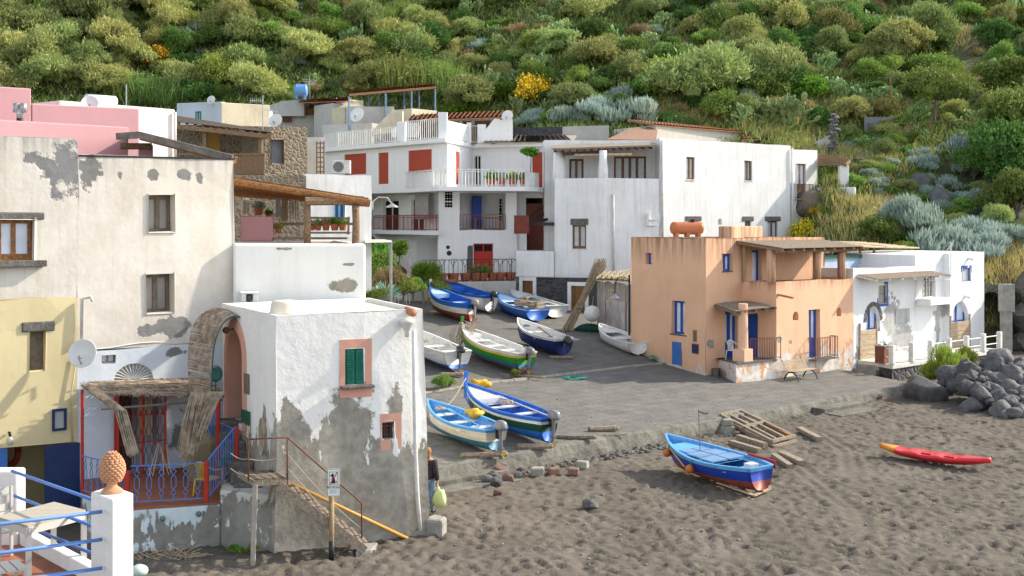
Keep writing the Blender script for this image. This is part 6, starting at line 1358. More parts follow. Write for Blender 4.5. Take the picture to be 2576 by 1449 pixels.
for i in range(n): a = w.len*i/n; m.obox(w.pt(a+.01, .5, random.uniform(-.02, .03)), w.u3*(w.len/n-.02), -w.n3*.05, V(0, 0, W(0, 712, 62).z-.5+random.uniform(-.1, .05)))
m.obox(w.pt(0, .5, -.1), w.u3*w.len, -w.n3*2.5, V(0, 0, 3.2)); m.build('wall', M('bleached_plank', (.50, .46, .42), (.30, .25, .22), .9, 2.5, (2, 2, .3), .4, .01, kind='world'), b.t)
r = w.rect(1532, 728, 1550, 757); window(b.t, w, r, M('cream_frame', (.6, .52, .28), None, .6), M('amber_pane', (.16, .07, .02), None, .4), -.05, .07, 1, 1); r = w.rect(1527, 757, 1575, 856); plankdoor(b.t, w, r, M('peeling_white_plank', (.58, .54, .52), (.38, .32, .30), .8, 3, (1, 1, .4)), -.06, 3)
m = MB(); a0, a1, b1, b0 = W(1499, 703, 63), W(1590, 707, 60), W(1590, 678, 63), W(1508, 690, 66); tiled(b.t, a0, a1, b1, b0, M('cream_corrugated', (.62, .55, .36), (.42, .36, .22), .8, 3, kind='world'), 'roof', .2, .05)
m = MB()
for k in range(6): m.beam(W(1500+k*14, 700, 62.8-.5*k), W(1522+k*13, 682, 65-.5*k), .06, .05)
m.build('roof_laths', m_cane, b.t)
t = thing('street_lamp', 'black iron lamp post with a bowed arm at the corner of the orange house', 'street lamp', hit(1583, 868)); q = hit(1583, 868); zt_ = W(0, 692, q.y).z
m = MB(); m.tube([q, V(q.x, q.y, q.z+.5), V(q.x, q.y, zt_)], [.09, .05, .045], 10); m.build('post', m_black, t, smooth=True); m = MB(); m.tube([V(q.x, q.y, zt_-.2)]+[V(q.x-.35+.35*math.cos(a), q.y-.1, zt_-.45+.38*math.sin(a)) for a in (.2, .8, 1.4, 2.0, 2.6, 3.1)]+[V(q.x-.72, q.y-.1, zt_-.9)], .022, 6); m.build('arm', m_black, t)
m = MB(); m.lathe((q.x-.72, q.y-.1, zt_-1.15), [(.30, 0), (.26, .04), (.08, .16), (.03, .25)], 16); m.build('lamp_shade', m_metal, t, smooth=True)
def lampb(P, label):
 t = thing('street_lamp', label, 'street lamp', P); m = MB(); m.tube([P+V(0, 0, 0), P+V(0, 0, .4), P+V(.3, -.1, .62), P+V(.75, -.2, .6), P+V(1.0, -.25, .25)], .03, 6); m.build('arm', m_metal, t); m = MB(); m.lathe(P+V(1.0, -.25, .1), [(.34, 0), (.28, .06), (.05, .2)], 16); m.build('lamp_shade', m_metal, t, smooth=True)
lampb(W(938, 527, 60), 'curved metal wall lamp right of the block with blue shutters')
b = MB(); q = W(1490, 789, 62.5); t = thing('round_buoy', 'large white round buoy hung on the shed corner', 'buoy', q); b.ball(q, .43, 20, 12); b.build('ball', m_whitep, t, smooth=True); b = MB(); b.tube([q+V(0, 0, .4), q+V(.05, 0, .9)], .02, 5); b.build('rope', m_cane, t)
t = thing('stone_arch', 'rough stone arch opening into the dark cliff at the right', 'arch', (*XY(2490, 66), 1)); w = Wall(XY(2462, 66.3), XY(2530, 66.0)); w.op(w.rect(2470, 733, 2518, 868), 1.8, True, 1.2)
m = MB(); wallmesh(m, w, 0, W(0, 716, 66).z); m.obox(w.pt(0, 0, -2.2), w.u3*w.len, w.n3*.3, V(0, 0, 4.5)); m.build('wall', m_rubble if False else stonemat('arch_stones', ((.13, .125, .11), (.20, .19, .16), (.08, .08, .075)), (.10, .095, .085), 3.2, mw=.08), t)
m = MB(); q = W(2531, 865, 64.2); m.box((q.x, q.y, 2.3), (.5, .5, 3.0)); m.box((q.x+.02, q.y, 3.75), (.68, .6, 1.5))
o = thing('concrete_column', 'unfinished concrete column with rusty rods sticking out of its top', 'column', (q.x, q.y, 0)); m.build('shaft', m_concrete, o, bevel=.04); m = MB()
for k in range(5): m.tube([V(q.x-.2+.1*k, q.y, 4.4), V(q.x-.2+.1*k+random.uniform(-.03, .03), q.y, 5.6+.2*random.random())], .014, 4)
m.build('rods', m_rusty, o)
m = MB(); q = W(2545, 870, 66); n = MB()
for i in range(12):
 for j in range(7):
  pass
for k, (x, y, r, lb) in enumerate(((2045, 525, .95, 'big round brown boulder below the right wing of the large white house'),)):
 n = MB(); q = hit(x, y, land_z); n.ball(q+V(0, 0, .3*r), (r*1.25, r, r), 18, 12, jit=.22); one('boulder', n, M('brown_boulder', (.22, .16, .12), (.12, .10, .085), .9, 2, bump=.7, bd=.05, kind='world') if k == 0 else m_basalt, lb, 'boulder', smooth=True)
m_tim = M('old_timber', (.34, .28, .21), (.17, .135, .10), .95, 3, (3, 3, 3), .7, .02, kind='world')
def paint(name, c, c2=None, r=.45): return M(name, c, c2 or tuple(x*.5+.02 for x in c), r, 3.5, (.5, .5, 4), .5, .01, rnd=0, lo=.50, hi=.80)
bw = paint('boat_white', (.74, .74, .72)); bcream = paint('boat_cream', (.66, .60, .47)); bblue = paint('boat_blue', (.025, .14, .55)); blb = paint('boat_light_blue', (.12, .36, .68))
bnavy = paint('boat_navy', (.012, .025, .13)); bgreen = paint('boat_green', (.03, .26, .04)); bdg = paint('boat_dark_green', (.01, .07, .04)); byel = paint('boat_yellow', (.72, .52, .06))
bred = paint('boat_red_oxide', (.26, .06, .04)); bteal = paint('boat_dull_blue', (.05, .17, .26)); bgrey = paint('boat_grey_white', (.58, .60, .58)); bpaleb = paint('boat_pale_blue_deck', (.42, .62, .82))
mblk = M('motor_black', (.02, .02, .024), (.03, .03, .035), .25, bump=0, spec=.5); mgry = M('motor_grey', (.14, .145, .16), (.2, .2, .22), .3, bump=0, spec=.5); msil = M('motor_silver', (.38, .37, .35), (.3, .29, .28), .35, bump=0)
mprop = M('brass_propeller', (.6, .42, .12), None, .35, metal=.7, bump=0); mrope = M('hemp_rope', (.50, .43, .33), (.36, .30, .22), .9, 20); mropeo = M('orange_rope', (.50, .20, .10), (.40, .16, .09), .9, 20)
def boat(label, st, bpx, L_, B, Dp, bands, inner, gun, tr=.6, rise=.38, th=(.3, .55), deck=None, motor=None, stem=None, mat_th=None, up=.10, g='boats drawn up on the slipway', sr=.06, gf=None, name='rowing_boat', floor=.35, roll=0, decklen=.26, cover=None, thb=None, endt=.5):
 f = gf or ground_z; P = hit(st[0], st[1], f); k = (bpx-CX)/F
 a = 1+k*k; b_ = -2*(k*P.x+P.y); c = P.x**2+P.y**2-L_**2; Y = (-b_+math.sqrt(max(0, b_*b_-4*a*c)))/(2*a); X = k*Y
 rz = math.atan2(Y-P.y, X-P.x); pit = math.atan2(f(X, Y)-P.z, L_)
 t = thing(name, label, 'boat', P+V(0, 0, up), group=g); t.rotation_mode = 'XYZ'; t.rotation_euler = (roll, -pit, rz)
 n, m_ = 22, 12; q = (L_*.5)
 def hw(u): # half beam along the length
  s = math.sin(math.pi*min(1, (u*.94+.0)/1.0)**.9*.5*2) if False else 0
  w = (1-max(0, (u-.42)/.58)**2.1) if u > .42 else tr+(1-tr)*math.sin(math.pi/2*u/.42)
  return max(.012, B/2*w)
 def kz(u): return .0+Dp*.55*max(0, (u-.80)/.20)**2.2+.05*max(0, (.12-u)/.12)
 def gz_(u): return Dp+rise*max(0, (u-.35)/.65)**2+sr*max(0, (.35-u)/.35)**1.5
 def sec(u, j, sc=1., inset=0.):
  v = j/m_; w = hw(u)*(math.sin(math.pi/2*v**.62))**.9*(.82+.18*v); z0, z1 = kz(u), gz_(u)
  z = z0+(z1-z0)*(v**1.55)
  return w, z
 xs_ = [L_*(i/n) for i in range(n+1)]
 hm_ = MB(); idx = {}
 for i in range(n+1):
  u = i/n; xo = 0
  for j in range(m_+1):
   w, z = sec(u, j); v = j/m_; x = L_*u-(1-v)*.10*L_*max(0, (u-.72)/.28)**2
   for s in (1, -1):
    if j == 0 and s == -1: idx[i, j, s] = idx[i, j, 1]; continue
    idx[i, j, s] = len(hm_.v); hm_.v.append(V(x, s*w, z))
 for i in range(n):
  for j in range(m_):
   fr_ = (j+.5)/m_; mi = 0
   for q_, (lim, _) in enumerate(bands):
    if fr_ <= lim: mi = q_; break
   else: mi = len(bands)-1
   for s in (1, -1):
    q4 = (idx[i, j, s], idx[i+1, j, s], idx[i+1, j+1, s], idx[i, j+1, s])
    hm_.f.append(q4 if s == -1 else tuple(reversed(q4))); hm_.mi.append(mi)
 for j in range(m_):   # stern plate
  fr_ = (j+.5)/m_; mi = next((q_ for q_, (lim, _) in enumerate(bands) if fr_ <= lim), len(bands)-1)
  hm_.f.append((idx[0, j, 1], idx[0, j+1, 1], idx[0, j+1, -1], idx[0, j, -1])); hm_.mi.append(mi)
 hm_.tube([V(-.02, 0, .02), V(L_*.5, 0, -.01), V(L_*.8, 0, kz(.8)), V(L_*.9-.02, 0, kz(.9)+.02), V(L_*.985, 0, kz(1)+.1)], .035, 6, mi=0)
 h = hm_.build('hull', [x[1] for x in bands], t, smooth=True, world=False)
 im = MB(); zi = {}
 for i in range(n+1):
  u = i/n
  for j in range(3, m_+1):
   w, z = sec(u, j); z = max(z, Dp*floor*.6) if j > 3 else max(kz(u)+.06, Dp*floor*.6)
   w = max(.004, w-.035); x = L_*u*.985+.02-(1-j/m_)*.10*L_*max(0, (u-.72)/.28)**2
   for s in (1, -1): zi[i, j, s] = len(im.v); im.v.append(V(x, s*w, z+.01))
 for i in range(n):
  for j in range(3, m_):
   for s in (1, -1):
    q4 = (zi[i, j, s], zi[i+1, j, s], zi[i+1, j+1, s], zi[i, j+1, s]); im.f.append(q4 if s == 1 else tuple(reversed(q4))); im.mi.append(0)
  im.f.append((zi[i, 3, 1], zi[i, 3, -1], zi[i+1, 3, -1], zi[i+1, 3, 1])); im.mi.append(0)
 im.f.append(tuple([zi[0, j, 1] for j in range(3, m_+1)]+[zi[0, j, -1] for j in range(m_, 2, -1)])); im.mi.append(0)
 for i in range(2, n-2): # ribs
  pts = [[im.v[zi[i, j, s]]*1.0+V(0, -s*.012, 0) for j in range(4, m_+1)] for s in (1, -1)]
  for p_ in pts: im.tube(p_, .014, 4)
 im.build('inner_hull', inner, t, world=False)
 gm = MB()
 for s in (1, -1):
  pts = [V(L_*i/n, s*(hw(i/n)-.012), gz_(i/n)+.015) for i in range(n+1)]
  for i in range(n): gm.beam(pts[i], pts[i+1]+(pts[i+1]-pts[i])*.04, .075, .04)
 gm.beam(V(0, -hw(0), gz_(0)+.015), V(0, hw(0), gz_(0)+.015), .07, .04); gm.build('gunwale', gun, t, world=False)
 for x in th:
  tm = MB(); w = hw(x)-.03; tm.box((L_*x, 0, gz_(x)-.16), (.24, 2*w, .035)); tm.build('thwart', mat_th or inner, t, world=False)
 if deck:
  dm = MB(); k0 = 1-decklen; rows = [k0+decklen*i/8*.97 for i in range(9)];
  for i in range(8):
   a0, a1 = rows[i], rows[i+1]; dm.face([V(L_*a0, -hw(a0)+.03, gz_(a0)-.06), V(L_*a1, -hw(a1)+.02, gz_(a1)-.06), V(L_*a1, hw(a1)-.02, gz_(a1)-.06), V(L_*a0, hw(a0)-.03, gz_(a0)-.06)])
  dm.obox(V(L_*k0-.02, -hw(k0)+.04, gz_(k0)-.30), V(.03, 0, 0), V(0, 2*hw(k0)-.08, 0), V(0, 0, .25)); dm.build('foredeck', deck, t, world=False)
 if cover:   # inner liner with lowered wells
  cm_ = MB()
  for i in range(n):
   a0, a1 = i/n*.98, (i+1)/n*.98
   if any(lo < (i+.5)/n < hi for lo, hi in cover[1]):
    for s in (1, -1): cm_.face([V(L_*a0, s*(hw(a0)-.04), gz_(a0)-.05), V(L_*a1, s*(hw(a1)-.04), gz_(a1)-.05), V(L_*a1, s*hw(a1)*.62, gz_(a1)-.05), V(L_*a0, s*hw(a0)*.62, gz_(a0)-.05)])
    continue
   cm_.face([V(L_*a0, -hw(a0)+.04, gz_(a0)-.05), V(L_*a1, -hw(a1)+.02, gz_(a1)-.05), V(L_*a1, hw(a1)-.02, gz_(a1)-.05), V(L_*a0, hw(a0)-.04, gz_(a0)-.05)])
  cm_.build('liner', cover[0], t, world=False)
 if stem:
  sm = MB(); sm.beam(V(L_*.995, 0, kz(1)+.1), V(L_*1.0+.02, 0, gz_(1)+stem[0]*.6), .05, .10, up=(0, 1, 0)); sm.beam(V(L_*1.0+.015, 0, gz_(1)+stem[0]*.5), V(L_*1.0+.0, 0, gz_(1)+stem[0]), .06, .15, up=(0, 1, 0)); sm.build('stem_post', stem[1], t, world=False)
 if motor:
  mt, tilt = motor; mm = thing('tmp', None, None) if False else None
  Rm = Matrix.Translation(V(-.10, 0, gz_(0)-.05)) @ Matrix.Rotation(tilt, 4, 'Y')
  T = lambda x, y, z: Rm @ V(x, y, z)
  a = MB(); a.ball((0, 0, 0), (1, 1, 1), 16, 11); bq = lambda q: math.copysign(abs(q)**.62, q); a.v = [Rm @ V(bq(p.x)*(.24-.05*p.z)-.12, bq(p.y)*(.145-.03*p.z), bq(p.z)*.155+.22) for p in a.v]; mo_ = a.build('outboard_motor', mt, t, world=False, smooth=True)
  a = MB(); a.tube([T(-.10, 0, .2), T(-.12, 0, -.1), T(-.12, 0, -.62)], [.085, .06, .045], 8); a.tube([T(-.24, 0, -.5), T(.0, 0, -.5)], .05, 6); a.tube([T(-.2, 0, -.70), T(.02, 0, -.70)], [.05, .03], 8); a.beam(T(-.1, 0, -.62), T(-.1, 0, -.85), .02, .14, up=(0, 1, 0)); a.build('shaft', mt if mt != mblk else mgry, mo_, world=False, smooth=False)
  a = MB(); a.beam(T(.02, 0, .18), T(.06, 0, -.22), .22, .08, up=(0, 1, 0)); a.tube([T(.05, 0, .22), T(.5, .05, .3)], .02, 6); a.build('bracket', mblk, mo_, world=False)
  a = MB()
  for q_ in range(3):
   th_ = q_*2.09; a.obox(T(-.24, 0, -.70), T(-.25, .11*math.cos(th_), -.70+.11*math.sin(th_))-T(-.24, 0, -.70), V(.0, -.06*math.sin(th_), .06*math.cos(th_)), V(.012, 0, 0))
  a.build('propeller', mprop, mo_, world=False)
 return t, hw, gz_, P, rz
def local(t, p): return rootmat(t) @ V(*p)
def part(t, nm, mb, mat, smooth=None): return mb.build(nm, mat, t, world=False, smooth=smooth)
def oar(t, p, q, mat=None):
 m = MB(); p, q = V(*p), V(*q); m.tube([p, q], .022, 6); d = (q-p).normalized(); m.beam(q-d*.5, q, .12, .015); return one('oar', MBw(t, m), mat or bw, 'long oar laid inside the ' + t['label'].split(' with')[0], 'oar')
def MBw(t, m):
 r = rootmat(t); m.v = [r @ p for p in m.v]; return m
def coil(c, r, mat, label, cat='rope', n=6, tall=.10, name='rope_coil', jit=.3):
 m = MB(); pts = []
 for i in range(n*16): a = i/16*2*math.pi; k = 1-jit*random.random()*.5-.3*(i/(n*16)); pts.append(Vector(c)+V(r*k*math.cos(a), r*k*.8*math.sin(a), .03+tall*random.random()*.7+tall*.4*i/(n*16)))
 m.tube(pts, .016, 4); return one(name, m, mat, label, cat)
B1 = boat('white dinghy with blue bottom and black outboard, half hidden behind the white beach house', (1150, 938), 1030, 4.5, 1.6, .72, [(.42, bblue), (2, bw)], bw, bw, .82, .30, (.25, .5), motor=(mblk, 0), up=.12)
B2 = boat('green fishing boat with yellow and dull blue stripes, hung with a big coil of rope', (1322, 944), 1158, 5.3, 1.7, .80, [(.3, bred), (.55, bteal), (.82, bgreen), (.93, byel), (2, bw)], bw, bw, .62, .30, (.32, .5, .68), deck=bw, motor=(mgry, -.12), stem=(.42, bgreen), decklen=.22)
B3 = boat('navy blue dinghy with white inside and a black covered outboard', (1417, 902), 1299, 4.3, 1.55, .74, [(.93, bnavy), (2, bw)], bw, bw, .66, .28, (.35, .62), motor=(mblk, -.9), up=.12)
B4 = boat('bare white dinghy with moulded seats lying beside the orange house', (1606, 896), 1506, 4.2, 1.5, .52, [(2, bw)], bw, bw, .72, .18, (), cover=(bw, ((.15, .38), (.5, .70))), up=.05)
B5 = boat('blue and white boat with dark red bottom and raised white stem', (1187, 816), 1079, 4.6, 1.7, .90, [(.60, bred), (.86, bw), (2, bblue)], bblue, bblue, .30, .42, (.42,), deck=bpaleb, motor=(msil, 0), stem=(.30, bw), mat_th=bpaleb)
B6 = boat('white boat with blue deck and an orange rope heaped on its bow', (1233, 790), 1113, 4.6, 1.7, .85, [(.12, bgrey), (.88, bw), (2, bblue)], bblue, bblue, .60, .34, (.3, .5), deck=bblue, motor=(mblk, 0), decklen=.3)
B7 = boat('square sterned blue punt with pale deck, loaded with broken wooden crates', (1352, 811), 1250, 4.6, 1.7, .62, [(.95, bblue), (2, bw)], bpaleb, bblue, .90, .22, (), cover=(bpaleb, ((.5, .62),)), up=.05)
B8 = boat('grey white moulded dinghy stored against the lava stone wall', (1400, 803), 1284, 5.0, 1.8, .62, [(2, bgrey)], bgrey, bgrey, .84, .20, (), cover=(bgrey, ((.2, .36), (.5, .66))), up=.06)
B9 = boat('cream boat with light blue inside at the edge of the slipway', (1247, 1148), 1073, 4.0, 1.5, .64, [(.60, bteal), (.90, bcream), (2, blb)], blb, blb, .55, .22, (.30, .52, .74), motor=(mgry, .1), mat_th=bw, up=.14)
B10 = boat('blue boat with dark green and white stripes and a tall blue stem', (1380, 1149), 1168, 5.0, 1.65, .74, [(.62, bblue), (.82, bdg), (.90, bw), (2, bblue)], bblue, bblue, .42, .30, (.34, .55), deck=bw, motor=(mgry, 0), stem=(.42, bblue), mat_th=bgrey, up=.14, decklen=.30)
B11 = boat('deep blue boat with red bottom and orange fender balls alone on the sand', (1918, 1250), 1678, 4.7, 1.65, .64, [(.60, bred), (.93, bblue if False else paint('boat_deep_blue', (.012, .045, .34))), (2, blb)], blb, blb, .50, .26, (.2,), deck=None, cover=(blb, ((.0, .30), (.86, 1.0))), up=.14, g=None, gf=sand_z, name='fishing_boat', roll=-.05)
for t, hw, gz_, P, rz in (B11,):
 L_ = 4.7
 for s, x in ((1, 3.9), (1, 2.2)):
  y = hw(x/L_)*1; sgn = 1 if (rootmat(t) @ V(x, 1, 0)).y < (rootmat(t) @ V(x, -1, 0)).y else -1
  m = MB(); m.ball((x, sgn*(y+.10), gz_(x/L_)-.26), .13, 14, 9); f = m.build('fender', M('orange_fender', (.55, .16, .03), (.45, .13, .03), .5), t, world=False, smooth=True); m = MB(); m.tube([V(x, sgn*(y+.08), gz_(x/L_)-.2), V(x, sgn*y, gz_(x/L_)+.03)], .02, 5); m.build('lanyard', M('teal_rope', (.02, .25, .22), None, .8), f, world=False)
 m = MB(); m.tube([V(2.9, 0, .6), V(2.9, 0, 1.95)], .014, 6); m.tube([V(2.9, 0, 1.9), V(2.75, -.1, 1.84), V(2.6, -.15, 1.86)], .03, 6); part(t, 'mast', m, m_oframe)
 for x0, x1 in ((1.5, 2.15), (2.2, 2.85), (2.9, 3.4)):
  for s in (-1, 1):
   m = MB(); w = hw(x1/L_)*.72; m.obox(V(x0, .03*s if s > 0 else -w, gz_(.45)+.0), V(x1-x0, 0, 0), V(0, w-.03, 0), V(0, 0, .04)); part(t, 'hatch', m, paint('hatch_blue', (.16, .30, .50)))
 m = MB(); m.obox(V(.25, -.75, gz_(.1)-.15), V(1.3, -.05, 0), V(0, .05, 0), V(0, 0, .22)); part(t, 'red_board', m, paint('board_red', (.35, .03, .03)))
 m = MB(); y = lambda x: sgn*(hw(x/L_)*.985+.012); m.tube([V(4.2, y(4.2), .70), V(3.6, y(3.6)*.99, .62), V(3.4, y(3.4), .60), V(2.7, y(2.7)*.965, .34)], .022, 5); part(t, 'yellow_stripe', m, byel)
 m = MB(); m.box((.45, 0, .62), (.3, .3, .25)); part(t, 'engine_box', m, bgrey)
t = B2[0]; oar(t, (1.0, .1, .86), (3.9, .3, .92)); bx = local(t, (5.15, 0, .98)); m = MB()
for k in range(16): a = random.uniform(-.35, .45); h = random.uniform(.5, .95); m.tube([bx+V(a-.15, -.1, .25-h*.2), bx+V(a-.3, -.2, -.1-h*.4), bx+V(a*.8-.25, -.25, -.25-h*.6), bx+V(a*.7-.05, -.2, -.1-h*.4), bx+V(a*.9+.15, 0, .3)], .022, 5)
for k in range(5): m.tube([bx+V(-.1, 0, .3), local(t, (4.7, random.uniform(-.3, .3), 1.05)), local(t, (4.1, random.uniform(-.3, .3), 1.0))], .022, 5)
one('rope_bundle', m, mrope, 'thick loose rope draped over the bow of the green fishing boat', 'rope')
bx2 = local(B6[0], (3.9, 0, 1.03)); coil(bx2, .45, mropeo, 'orange rope heaped on the bow of the white boat with blue deck', n=9, tall=.22)
for i in range(9): pass
c = local(B10[0], (2.4, .0, .72)); coil(c, .25, mrope, 'pale rope coil on the middle seat of the blue and green striped boat', n=7, tall=.18)
oar(B10[0], (.4, -.2, .80), (3.4, -.3, .86), bgrey); oar(B9[0], (.8, .1, .66), (3.1, -.2, .72), blb); oar(B3[0], (.8, .2, .76), (2.8, -.3, .84), m_frame)
m = MB(); q = local(B9[0], (2.1, -.62, .74)); m.ball(q, (.32, .22, .14), 14, 8, jit=.6); one('yellow_oilskin', m, M('yellow_oilskin', (.70, .42, .03), (.55, .33, .03), .5, 8, bump=.8), 'crumpled yellow oilskin on the side of the cream boat', 'oilskin', smooth=True)
m = MB(); q = hit(1203, 976); m.ball(q+V(0, 0, .14), (.42, .34, .22), 18, 10, jit=.75); one('yellow_tarpaulin', m, MATS['yellow_oilskin'], 'crumpled yellow tarpaulin on the slipway between the boats', 'tarpaulin', smooth=True)
coil(hit(1445, 953), .55, M('turquoise_rope', (.02, .34, .28), (.02, .25, .22), .7, 9), 'turquoise rope lying in a flat coil on the slipway', n=8, tall=.05, jit=.7)
m = MB(); q = hit(1482, 832)
for k in range(40): a = random.random()*6.28; r = random.uniform(.1, .7); h = .38*(1-r/.8); m.tube([q+V(r*math.cos(a+j*.5)*1.15, r*math.sin(a+j*.5)*.8, h+random.uniform(-.03, .06)) for j in range(8)], .03, 4)
m.ball(q+V(0, 0, .05), (.75, .5, .34), 14, 8); one('fishing_net', m, M('dark_green_net', (.012, .06, .05), (.02, .09, .07), .9, 12, bump=.6), 'heap of dark green fishing net in front of the plank shed', 'net')
for i, (x, y, z, lb) in enumerate(((1.35, .25, .66, 'broken wooden crate with rag in the blue punt, nearer the bow'), (.55, -.2, .66, 'wooden crate full of sticks at the stern of the blue punt'))):
 q = local(B7[0], (x, y, z)); rz = B7[4]+.2*i; t = thing('wooden_crate', lb, 'crate', q, rz);
 for s in (-1, 1):
  for k in range(2):
   m = MB(); m.box((0, s*.28, .09+.17*k), (.75, .015, .13)); m.build('side_slat', m_woodp, t, world=False); m = MB(); m.box((s*.37, 0, .09+.17*k), (.015, .55, .13)); m.build('end_slat', m_woodp, t, world=False)
 m = MB(); m.box((0, 0, .01), (.74, .55, .02)); m.build('bottom', m_woodp, t, world=False)
m = MB()
for k in range(22): q = local(B7[0], (random.uniform(.1, 2.0), random.uniform(-.6, .6), .66+random.uniform(0, .4))); a = random.random()*3; m.beam(q, q+V(.7*math.cos(a), .7*math.sin(a), random.uniform(-.08, .15)), .06, .03)
one('scrap_wood', m, m_woodg, 'loose scrap wood around the crates in the blue punt', 'scrap wood')
for px, py, L2, rz, lb, h in ((1218, 1152, 1.5, .25, 'log roller under the stern of the cream boat', .2), (1345, 1140, 1.2, .15, 'pale log chock under the blue boat with dark green stripe', .2), (1412, 903, 1.1, .05, 'pale wooden chock under the navy dinghy', .16), (1300, 948, 2.6, -.45, 'long plank under the green boat', .1),
                              (1137, 948, 1.0, .1, 'wooden block under the white dinghy with blue bottom', .2), (1090, 790, 1.2, .1, 'dark plank under the blue and white boat', .14), (1518, 1085, 1.1, .25, 'driftwood log lying alone on the slipway edge', .2), (1548, 1096, .85, .2, 'thin pale plank on the slipway edge', .06), (1440, 1105, 1.6, -.1, 'pale boards beside the outboard of the striped blue boat', .16)):
 q = hit(px, py); m = MB(); n = 6
 d = V(math.cos(rz), math.sin(rz), 0); m.tube([q-d*L2/2+V(0, 0, h*.5), q-d*L2*.45+V(0, 0, h*.5), q+V(0, 0, h*.45), q+d*L2*.46+V(0, 0, h*.5), q+d*L2/2+V(0, 0, h*.4)], [h*.3, h*.5, h*.46, h*.5, h*.3], 7); one('timber_chock', m, m_tim, lb, 'timber')
K0, K1 = hit(2215, 1146, sand_z), hit(2492, 1188, sand_z); d = K1-K0; Lk = d.length; t = thing('kayak', 'red kayak with an orange yellow bow lying on the sand', 'kayak', K0, math.atan2(d.y, d.x)); m = MB(); n, k = 24, 14
for i in range(n+1):
 u = i/n; w = .43*math.sin(math.pi*min(max(u, .012), .988))**.55; zt = .30+.06*abs(2*u-1)**2.5
 for j in range(k):
  a = 2*math.pi*j/k; y = w*math.cos(a); z = math.sin(a); z = (zt-.0)+z*.07 if z > 0 else zt+z*(.26*math.sin(math.pi*min(max(u, .03), .97))**.4)
  if math.sin(a) > .35 and (.38 < u < .52 or .6 < u < .72 or .18 < u < .27): z -= .07
  m.v.append(V(Lk*u, y, z-.02*0))
for i in range(n):
 for j in range(k): a = i*k+j; b_ = i*k+(j+1) % k; m.f.append((a, a+k, b_+k, b_)); m.mi.append(1 if i < 4 else 0)
m.f.append(tuple(range(k))); m.mi.append(1); m.f.append(tuple(n*k+j for j in reversed(range(k)))); m.mi.append(0)
kb = m.build('hull', [M('kayak_red', (.62, .02, .03), (.55, .03, .03), .3, bump=0, spec=.5), M('kayak_orange', (.75, .22, .02), (.72, .34, .03), .3, bump=0, spec=.5)], t, smooth=True, world=False)
m = MB()
for u in (.45, .66): m.box((Lk*u, 0, .31), (.35, .38, .03))
m.build('seat', M('kayak_seat', (.5, .02, .03), None, .4), t, world=False)
def bars(name, label, cat, segs, w, h, mat, f=sand_z):
 m = MB()
 for (x0, y0, z0, x1, y1, z1) in segs: p, q = hit(x0, y0, f), hit(x1, y1, f); m.beam(p+V(0, 0, z0), q+V(0, 0, z1), w, h)
 return one(name, m, mat, label, cat)
bars('timber_cradle', 'grey timber frame of long rails and cross bars leaning on the slipway edge', 'cradle', [(1815, 1075, .45, 1945, 1122, .15), (1822, 1075, .30, 1950, 1126, .0), (1862, 1062, .45, 1997, 1108, .15), (1832, 1070, .42, 1960, 1118, .12), (1850, 1066, .42, 1978, 1112, .12), (1812, 1076, .48, 1866, 1062, .48), (1868, 1097, .32, 1926, 1082, .32), (1942, 1123, .18, 2000, 1108, .18), (1945, 1126, .03, 2002, 1111, .03)], .10, .10, m_woodg)
bars('timber_baulk', 'orange tinted baulk beside the timber cradle', 'timber', [(1925, 1080, .2, 1990, 1108, .15)], .2, .14, m_woodo)
bars('timber_baulk', 'two notched baulks lying in front of the timber cradle', 'timber', [(1838, 1118, .08, 1912, 1140, .08)], .2, .16, m_woodg)
bars('timber_baulk', 'pale notched baulk between the timber cradle and the blue beach boat', 'timber', [(1857, 1108, .12, 1926, 1130, .12)], .2, .18, m_tim)
bars('timber_baulk', 'curved old timber knee lying on the sand right of the cradle', 'timber', [(2010, 1088, .15, 2035, 1098, .10), (2035, 1098, .10, 2062, 1110, .08)], .24, .14, m_woodg)
bars('timber_baulk', 'pale baulk right of the blue beach boat', 'timber', [(1965, 1147, .1, 2018, 1172, .1)], .26, .14, m_tim)
bars('timber_baulk', 'shorter dark baulk beside the pale one, right of the blue beach boat', 'timber', [(1947, 1152, .08, 1988, 1180, .08)], .2, .14, m_woodg)
bars('pallet', 'flat pallet under the stern of the deep blue boat on the sand', 'pallet', [(1805, 1225, .14, 1895, 1258, .14), (1805, 1225, .02, 1895, 1258, .02), (1870, 1210, .14, 1938, 1240, .14), (1895, 1258, .12, 1938, 1238, .12), (1850, 1242, .12, 1900, 1224, .12), (1805, 1226, .12, 1855, 1205, .12)], .10, .035, m_woodp)
m = MB()
for x, y, s in ((1830, 1077, 0),): q = hit(1831, 1092, sand_z); m.box(q+V(0, 0, .15), (.42, .35, .3), rz=.3); m.box(q+V(-.02, 0, .43), (.36, .33, .24), rz=.1)
one('stacked_blocks', m, m_concrete, 'two pale stone blocks stacked under the corner of the timber cradle', 'stone block', bevel=.04)
def steps_(name, lb, pts, n, dz):
 t = thing(name, lb, 'steps', V(*pts[0], 0)); a, b_, out = Vector(pts[0]), Vector(pts[1]), Vector(pts[2])
 for i in range(n): m = MB(); z = .5-dz*(i+1); o = out*(i+1); m.prism([tuple(a+o+out*0), tuple(b_+o), tuple(b_+VV*.3), tuple(a+VV*.3)], -.3, z); m.build('step', MATS['worn_concrete'], t, bevel=.03)
 return t
a = hit(1088, 1188); b_ = hit(1212, 1166)
steps_('concrete_steps', 'three worn concrete steps going down to the sand behind the beach house corner', [(-3.2, 36.1), (-.95, 37.9), (.42, -.62)], 3, .15)
a = W(1975, 1030, 49.3); b_ = W(2085, 1003, 52.5); steps_('concrete_steps', 'two cracked concrete steps at the far end of the slipway edge', [tuple((E0-U*1.2)), tuple(E0+U*1.6), (.5, -.62)], 2, .16)
